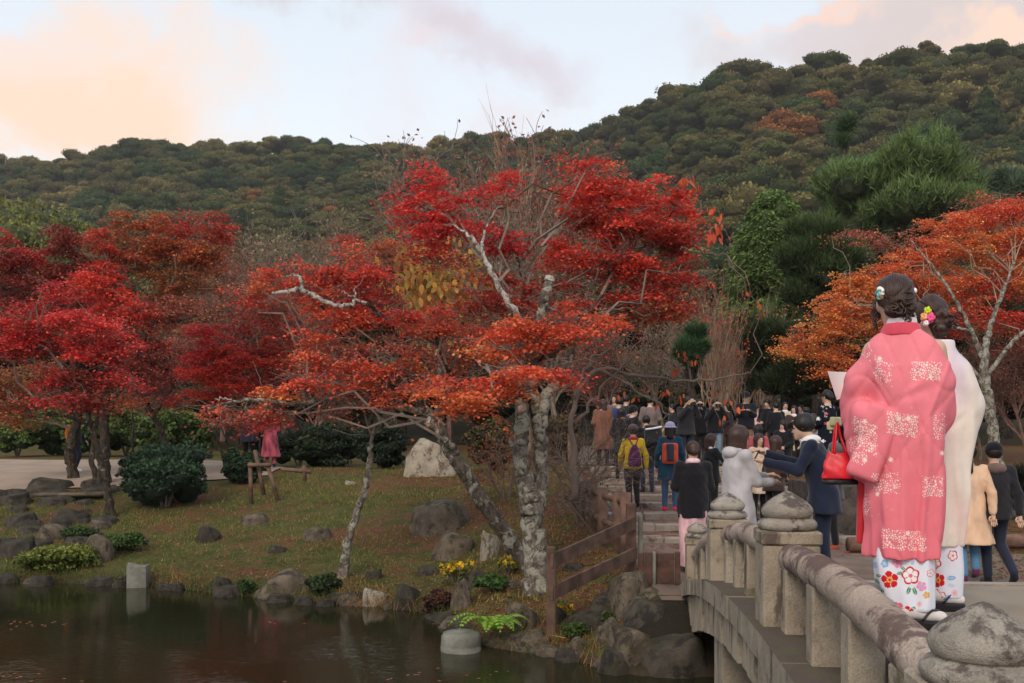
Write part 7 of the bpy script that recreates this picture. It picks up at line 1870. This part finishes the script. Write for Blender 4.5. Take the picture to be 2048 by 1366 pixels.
def haori_col(V):
    base = np.array(lin(231, 118, 130)); col = np.tile(base, (len(V), 1))
    # faint lighter blossoms dyed in the cloth, cloth paler towards the shoulders
    n = snoise(V * np.array([1, .3, 1]), 5.0, 2, 4)[:, None]; col = col * (1 + .05 * n)
    hz = np.clip((V[:, 2:3] - .2) / 1.2, 0, 1); col = col * (1 - .0 * hz) + np.array([.04, .05, .05]) * hz
    white = np.array(lin(240, 214, 208))
    back = V[:, 1] < .12; mk = np.zeros(len(V))
    for (u0, v0, u1, v1, sl, dn) in PATCH:
        x0, z1 = L1(u0, v0); x1, z0 = L1(u1, v1); e = V[:, 2] - sl * (V[:, 0] - (x0 + x1) / 2)
        q_ = np.minimum(np.minimum(V[:, 0] - x0, x1 - V[:, 0]) / .012, np.minimum(e - z0, z1 - e) / .006); mk = np.maximum(mk, np.clip(q_ + .5, 0, 1) * (.45 + .5 * dn) * back)
    rr_ = np.random.default_rng(12); F_ = rr_.uniform([-.25, .35], [.22, 1.3], (26, 2))
    for k, (x, z) in enumerate([L1(*b_) for b_ in BLOS] + [tuple(f) for f in F_]):
        d = np.stack([V[:, 0] - x, V[:, 2] - z], 1); rr = np.linalg.norm(d, axis=1); a = np.arctan2(d[:, 1], d[:, 0]); R = .0125 if k < len(BLOS) else .009
        w = np.clip((R * (.82 + .22 * np.cos(5 * a + k)) - rr) / .002, 0, 1)[:, None] * back[:, None]; st = .95 if k < len(BLOS) else .10
        col = col * (1 - w * st) + np.array(lin(246, 226, 214)) * w * st
    return np.concatenate([np.clip(col, 0, .9), 1 - mk[:, None]], 1)
M_HAORI = vcol_mat('haori_cloth', .92, .04, .2, .4, True)
q.build('haori', M_HAORI, w1, color=haori_col, sub=1).scale = (.94, 1, 1)
# haori collar band and the white kimono collar inside it
q = SDF((-.2, -.2, 1.28), (.2, .2, 1.52), .008)
q.loft([1.365, 1.40, 1.425], [-.012, -.014, -.012], [-.015, -.018, -.02], [.108, .094, .083], [.094, .088, .080], .01, None, 2.2); q.minus((-.01, .01, 1.44), (.070, .066, .09)); q.build('haori_collar', cloth('coral_band', lin(206, 76, 92), fold=.15), w1)
q = SDF((-.2, -.2, 1.28), (.2, .2, 1.52), .007)
q.loft([1.40, 1.452], [-.012, -.010], [-.008, -.012], [.078, .070], [.076, .068], .008); q.minus((-.01, .02, 1.47), (.060, .060, .09)); 
def coll(V):
    col = np.tile(np.array(lin(236, 226, 232)), (len(V), 1)); n = snoise(V, 38, 2, 3); col[n > .55] = lin(206, 130, 190); col[n < -.75] = lin(150, 170, 210); return col
M_KIM = vcol_mat('kimono_cloth', .65, .04, .2, .2)
q.build('kimono_collar', M_KIM, w1, color=coll, sub=1)
# front edge of the haori seen at her left, brighter red
q = SDF((-.34, -.05, .34), (-.12, .35, .95), .0095); q.loft([.375, .6, .90], [-.215, -.20, -.19], [.13, .12, .12], [.022, .03, .04], [.10, .10, .10], .01, None, 3); q.build('haori_front_panel', cloth('red_panel', lin(200, 48, 56), fold=.2), w1)
# lower kimono with flowers
def kim_flowers(L, spec):
    def f(V):
        col = np.tile(np.array(lin(226, 226, 236)), (len(V), 1)) * (1 + .03 * snoise(V, 9, 2)[:, None])
        for (u, v, R, kind, c1, c2) in spec:
            x, z = L(u, v); d = np.stack([V[:, 0] - x, V[:, 2] - z], 1); rr = np.linalg.norm(d, axis=1); a = np.arctan2(d[:, 1], d[:, 0]); Rr = R / S1
            m0 = V[:, 1] < .10
            if kind == 'leaf':
                ang = c2; e = d @ np.array([math.cos(ang), math.sin(ang)]); g_ = d @ np.array([-math.sin(ang), math.cos(ang)])
                m_ = (np.abs(e) < Rr) & (np.abs(g_) < .42 * Rr * (1 - (e / Rr) ** 2)) & m0; col[m_] = c1
                col[m_ & (np.abs(g_) < .0012)] = lin(222, 224, 226)
            else:
                pet = Rr * (.80 + .22 * np.abs(np.cos(2.5 * a + u)))
                inm = (rr < pet) & m0
                if kind == 'open':
                    ringm = (rr > pet * .80) & inm | (inm & (np.abs(np.sin(2.5 * a + u)) > .985) & (rr > Rr * .3)); col[inm] = lin(246, 232, 232); col[ringm] = c1; col[(rr < Rr * .22) & m0] = c2
                else:
                    col[inm] = c1; gap = inm & (np.abs(np.sin(2.5 * a + u + 1.57)) < .12) & (rr > Rr * .35); col[gap] = lin(240, 220, 210)
                    col[(rr < Rr * .36) & m0] = c2; col[(rr < Rr * .16) & m0] = c1
        return np.clip(col, 0, .9)
    return f
rd, pk, gd, bl2, gn, lp_ = lin(206, 34, 44), lin(222, 110, 140), lin(222, 170, 84), lin(140, 180, 216), lin(58, 128, 82), lin(206, 170, 208)
SPEC1 = [(1780, 1155, 17, 'full', rd, gd), (1821, 1145, 18, 'open', rd, pk), (1757, 1150, 7, 'leaf', gn, .4), (1754, 1162, 8, 'leaf', gn, -.5), (1765, 1180, 7, 'leaf', gn, 1.3), (1817, 1174, 9, 'leaf', gn, 1.2), (1829, 1175, 9, 'leaf', gn, 1.9), (1806, 1131, 7, 'leaf', gn, -.6), (1800, 1141, 7, 'leaf', gn, .3),
 (1795, 1210, 13, 'full', pk, lin(240, 220, 226)), (1815, 1216, 12, 'full', rd, pk), (1827, 1208, 6, 'leaf', gn, .2), (1740, 1150, 8, 'full', gd, rd), (1733, 1165, 6, 'full', rd, gd), (1795, 1120, 11, 'full', lin(232, 150, 180), pk), (1770, 1124, 8, 'full', bl2, lin(206, 220, 236)), (1842, 1165, 10, 'full', lin(226, 150, 190), lp_), (1852, 1182, 7, 'full', gd, lin(236, 200, 160)),
 (1748, 1130, 8, 'full', lin(176, 190, 226), bl2), (1825, 1120, 6, 'leaf', bl2, 1.2), (1784, 1196, 6, 'leaf', bl2, -.4), (1860, 1140, 8, 'open', pk, gd), (1838, 1200, 6, 'full', lin(232, 190, 206), gd), (1760, 1200, 8, 'open', pk, rd), (1746, 1190, 8, 'full', gd, rd)]
q = SDF((-.26, -.22, .03), (.26, .26, .46), .012)
q.loft([.078, .20, .46], [.025, .0, -.008], [.005, .01, .015], [.118, .146, .156], [.118, .124, .125], .02, lambda th, Z: .006 * np.sin(th * 4 + Z * 5) + .004 * np.sin(th * 9), 2.2)
q.build('kimono_skirt', M_KIM, w1, color=kim_flowers(L1, SPEC1), sub=2)
M_TABI = simple('white_tabi', (.62, .56, .54), .8, .08, 10, .1); M_ZORI = simple('black_zori', (.015, .012, .014), .35, .2, 10, .1); M_ZSOLE = simple('zori_side', (.03, .028, .03), .5, .2, 10, .1)
def zori(parent, x, y, ang, lift=0.0):
    f = empty('sandal', (x, y, 0), ang); f.parent = parent
    mb = MB(); th = np.linspace(0, 2 * np.pi, 28, endpoint=False); r0 = np.stack([.045 * np.cos(th) * (1 + .12 * np.sin(th)), .125 * np.sin(th)], 1)
    V = []
    for z_, k_ in ((.0, .96), (.003, 1.0), (.030, 1.02), (.034, .98)): V.append(np.concatenate([r0 * k_, np.full((28, 1), z_ + .012 * 0)], 1) + np.array([0, 0, .014]) * (r0[:, 1:2] < 0) * (z_ > .01))
    V = np.concatenate(V); i = np.arange(3)[:, None] * 28; jj = np.arange(28)[None]; j2 = (jj + 1) % 28
    mb.add(V, np.stack([i + jj, i + j2, i + 28 + j2, i + 28 + jj], -1).reshape(-1, 4)); mb.f.setdefault(28, []).append((np.arange(28) + 84)[None]); mb.mi.setdefault(28, []).append(np.zeros(1, np.int32))
    mb.f[28].append(np.arange(28)[::-1][None]); mb.mi[28].append(np.zeros(1, np.int32)); mb.build('sole', M_ZORI, f)
    q = SDF((-.09, -.16, .02), (.09, .16, .16), .008); q.cap((0, -.085, .085), (0, .02, .07), .038, .034, .02).cap((0, .02, .068), (.004, .10, .055), .034, .024, .02); q.build('tabi_sock', M_TABI, f)
    for sg in (-1, 1): mb = MB(); tube(mb, catmull([(sg * .045, -.02, .045), (sg * .036, .03, .088), (.003, .085, .082)], 5), .006, 6); mb.build('strap', M_ZORI, f, smooth=True)
zori(w1, .085, -.045, R_(-66)); zori(w1, .0, .06, R_(10))

# the paper she holds and her red bag
pc = P(1668, 772, 4.98); V = []; n = 9
pts_ = [(1655, 742), (1696, 744), (1702, 790), (1676, 800)]
mb = MB(); A_, B_, C_, D_ = [P(u, v, 4.98 + .06 * (i in (1, 2))) - pc for i, (u, v) in enumerate(pts_)]
G = []
for i in range(n):
    for k in range(n):
        a, b_ = i / (n - 1), k / (n - 1); p = A_ * (1 - a) * (1 - b_) + B_ * a * (1 - b_) + C_ * a * b_ + D_ * (1 - a) * b_; p = p + np.array([0, .02 * math.sin(a * 3.0 + b_), 0]); G.append(p)
G = np.array(G); ii = (np.arange(n - 1)[:, None] * n + np.arange(n - 1)).ravel(); F0 = np.stack([ii, ii + 1, ii + n + 1, ii + n], -1); G2 = G + [0, .002, 0]; mb.add(G, F0); mb.add(G2, F0[:, ::-1])
tag(mb.build('paper_sheet', simple('paper', (.72, .68, .66), .8, .05, 4, 0), None, pc, smooth=True), 'white sheet of paper held up left of the pink haori', 'paper')
bc = P(1680, 934, 4.86); bag = empty('tote_bag', bc); bag.scale = (.90, .8, .92); tag(bag, 'bright red tote bag with black base hanging on the arm of the woman in pink', 'bag')
MRB = simple('red_leather', lin(206, 24, 40), .45, .15, 6, .25, 20.0, .5)
q = SDF((-.16, -.12, -.16), (.17, .12, .14), .009); q.loft([-.062, .0, .075], [.015, .01, .008], [0, 0, 0], [.112, .096, .072], [.062, .055, .022], .01, lambda th, Z: .004 * np.sin(Z * 60 + th * 3) + .004 * np.sin(th * 5), 3.0); q.build('bag_body', MRB, bag)
q = SDF((-.17, -.12, -.14), (.20, .12, .0), .009); q.loft([-.092, -.063], [.017, .016], [0, 0], [.118, .114], [.068, .064], .01, None, 3.0); q.build('bag_base', simple('black_leather', (.014, .012, .014), .4, .2, 6, .2), bag)
for sg in (-1, 1):
    mb = MB(); tube(mb, catmull([(-.035, sg * .02, .07), (-.028, sg * .02, .16), (-.012, .01, .235), (.01, .02, .16), (.035, sg * .02, .07)], 6), .006, 6); mb.build('bag_handle', MRB, bag, smooth=True)

# ---- second woman, cream haori
W2Y = 5.12; W2X = (1870 - 1024) / F * W2Y; W2Z = dz(W2Y); S2 = F / W2Y
w2 = empty('person', (W2X, W2Y, W2Z), -math.atan2(W2X, W2Y)); w2.scale = (.84, 1, 1); tag(w2, 'woman in pale cream haori with a bright flower hairpin standing behind the pink one', 'person')
def L2(u, v): return ((u - 1870) / S2, (HV + (CZ - W2Z) * S2 - v) / S2)
h2 = np.array([L2(1858, 640)[0], .03, L2(1858, 640)[1]])
f2_ = np.array([-.62, .75, -.15]); f2_ /= np.linalg.norm(f2_)
b = SDF((-.4, -.3, -.02), (.4, .5, 1.72), .0125)
b.ell(h2, (.080, .090, .108), .02).cap(h2 + f2_ * .05 + [0, 0, -.06], h2 + f2_ * .07 + [0, 0, -.085], .045, .028, .03).cap(h2 + [.0, -.01, -.08], h2 + [.035, -.03, -.22], .050, .058, .03)
b.cap(h2 + f2_ * .10, h2 + f2_ * .108 + [0, 0, -.02], .012, .014, .012); b.ell(h2 + np.array([-.03, -.075, -.015]), (.02, .014, .032), .006)
b.ell((.02, 0, 1.10), (.15, .11, .22), .06).ell((.02, 0, .88), (.15, .11, .16), .06)
b.cap((-.10, 0, 1.20), (-.17, .10, 1.03), .045, .035).cap((-.17, .10, 1.03), (-.20, .30, 1.0), .035, .028).cap((.11, 0, 1.18), (.15, .08, 1.0), .04, .035).cap((.15, .08, 1.0), (.06, .28, .98), .035, .028)
for sg in (-1, 1): b.cap((sg * .07, 0, .88), (sg * .05, 0, .48), .075, .05).cap((sg * .05, 0, .48), (sg * .05, -.02, .10), .05, .036)
b.build('body', M_SKIN, w2, extra=lambda mb: (hand(mb, np.array([-.22, .28, 1.0]), (0, 1, 0), .95, .8, -1), hand(mb, np.array([.08, .26, .98]), (-.5, .7, 0), .95, .8, 1)))
s2v = np.cross(f2_, [0, 0, 1.0]); 
for sg in (-1, 1): mb = MB(); ico(mb, h2 + f2_ * .086 + s2v * sg * .032 + [0, 0, .01], np.array([.010, .010, .008])); mb.build('eye', M_EYE, w2, smooth=True)
mb = MB(); ico(mb, h2 + f2_ * .094 + [0, 0, -.055], np.array([.014, .014, .007])); mb.build('mouth', M_LIP, w2, smooth=True)
q = SDF(h2 - .2, h2 + .2, .008); q.ell(h2 - f2_ * .012 + [0, 0, .03], (.094, .100, .098), .01).ell(h2 - f2_ * .075 + [.01, 0, -.03], (.062, .060, .082), .02)
q.cut(h2 + f2_ * .05, f2_ + [0, 0, -.3])
for k in range(7): a = k * .9; q.ell(h2 - f2_ * .105 + np.array([.03 * math.sin(a), -.02, -.03 + .045 * math.cos(a)]), (.028, .026, .024), .008)
q.minus(h2 + np.array([-.055, -.09, -.06]), (.05, .03, .045)); q.build('hair', M_HAIRB, w2)
locks(w2, h2, f2_, h2 - f2_ * .115 + np.array([.01, 0, -.04]), 24, 8, M_HAIRB)
for dx, dz_, R, cs in ((.0, .018, .024, ['lime']), (-.018, -.012, .026, ['orange', 'peach']), (.016, -.018, .030, ['pink']), (-.008, -.044, .020, ['blush', 'white'])):
    blossom('hair_ornament', w2, h2 + [dx - .01, -.122, dz_ + .02], R, [O[c_] for c_ in cs], 3, 5, 2)
q = SDF((-.36, -.28, .28), (.36, .45, 1.46), .0105)
q.loft([.325, .60, .85, 1.0, 1.14, 1.24, 1.31, 1.35], [.02, .025, .03, .03, .03, .03, .038, .042], 0.0, [.135, .165, .185, .20, .185, .15, .10, .075], [.13, .14, .145, .15, .135, .11, .09, .075], .03, lambda th, Z: np.clip((1.2 - Z) / .7, 0, 1) * (.009 * np.sin(th * 6 + 1) + .006 * np.sin(th * 11 + Z * 4)) + .005 * np.sin(th * 3 + Z * 11), 2.3)
q.cap((.12, 0, 1.20), (.19, .04, 1.04), .085, .08, .05).cap((.19, .04, 1.04), (.175, .06, .92), .075, .06, .04).cap((.18, .05, .98), (.06, .26, .96), .07, .055, .04).box((.15, .18, .84), (.045, .14, .16), .04, .03).cap((.165, -.01, .93), (.15, -.02, .76), .062, .05, .04)
q.cap((-.10, 0, 1.20), (-.17, .06, 1.02), .08, .075, .05).cap((-.17, .06, 1.02), (-.20, .26, 1.0), .07, .055, .04).box((-.18, .2, .86), (.045, .12, .15), .04, .03)
q.displace(lambda X, Y, Z: .0045 * np.sin(24 * X + 13 * Z) * np.sin(9 * Z + 1) + .008 * np.exp(-((Z - .93 - (X - .08) * .7) / .02) ** 2) * np.exp(-((X - .09) / .07) ** 2) + .0055 * np.exp(-((X - .075 - (.9 - Z) * .10) / .014) ** 2) * np.clip((.9 - Z) * 5, 0, 1))
def cream(V):
    n = snoise(V * np.array([1.6, .6, .55]), 5.5, 3, 6)[:, None]; n2 = snoise(V * np.array([1.6, .6, .5]), 4.2, 3, 9)[:, None]; b0 = np.array(lin(236, 222, 208)); pk_ = np.array(lin(226, 180, 178)); gy = np.array(lin(200, 184, 206))
    a = sstep(.25, .8, n); c_ = sstep(.4, .9, n2); col = b0 * (1 - a) + pk_ * a; return np.clip(col * (1 - c_ * .7) + gy * c_ * .7, 0, .9)
q.build('haori', vcol_mat('cream_cloth', .6, .03, .2, .3), w2, color=cream, sub=1)
q = SDF((-.2, -.2, 1.2), (.25, .2, 1.48), .0085); q.loft([1.31, 1.345, 1.375], [.030, .034, .036], [-.015, -.02, -.022], [.088, .080, .074], [.08, .076, .072], .01, None, 2.2); q.minus((.04, .02, 1.41), (.060, .058, .09))
def coll2(V): 
    col = np.tile(np.array(lin(234, 224, 226)), (len(V), 1)); d = V - np.array([L2(1873, 686)[0], -.09, L2(1873, 686)[1]]); col[(np.hypot(d[:, 0], d[:, 2]) < .012) & (V[:, 1] < 0)] = lin(176, 40, 110); return col
q.build('kimono_collar', M_KIM, w2, color=coll2, sub=1)
SPEC2 = [(1877, 1155, 16, 'full', rd, gd), (1870, 1120, 15, 'open', rd, pk), (1908, 1106, 12, 'open', rd, pk), (1872, 1186, 14, 'full', rd, pk), (1862, 1130, 10, 'open', rd, pk), (1885, 1188, 12, 'open', rd, pk), (1897, 1192, 9, 'full', bl2, lin(200, 226, 240)), (1905, 1150, 12, 'leaf', bl2, .05), (1905, 1165, 10, 'leaf', lin(190, 210, 226), -.2), (1855, 1160, 10, 'open', pk, rd), (1912, 1180, 8, 'full', lin(236, 190, 206), gd)]
q = SDF((-.24, -.2, .03), (.22, .24, .48), .0125); q.loft([.058, .2, .46], [.045, .04, .035], [.02, .02, .02], [.11, .125, .118], [.11, .12, .13], .02, lambda th, Z: .005 * np.sin(th * 5 + Z * 5), 2.2); q.build('kimono_skirt', M_KIM, w2, color=kim_flowers(L2, SPEC2), sub=2)
zori(w2, .05, -.05, R_(-68)); zori(w2, .0, .05, R_(-20))

# ---------------------------------------------------------------- thin evening haze
mb = MB(); mb.add(box_v(-420, 420, -30, 560, -2.6, 190), BOXF)
m = bpy.data.materials.new('haze'); m.use_nodes = True; m.node_tree.nodes.clear(); t = NT(m.node_tree)
out = t.node('ShaderNodeOutputMaterial'); pv = t.node('ShaderNodeVolumePrincipled'); pv.inputs['Density'].default_value = .0002; pv.inputs['Color'].default_value = (.92, .92, .95, 1)
t.l.new(pv.outputs[0], out.inputs['Volume'])
tag(mb.build('haze', m), 'faint evening haze in front of the wooded hills', None, kind='stuff')
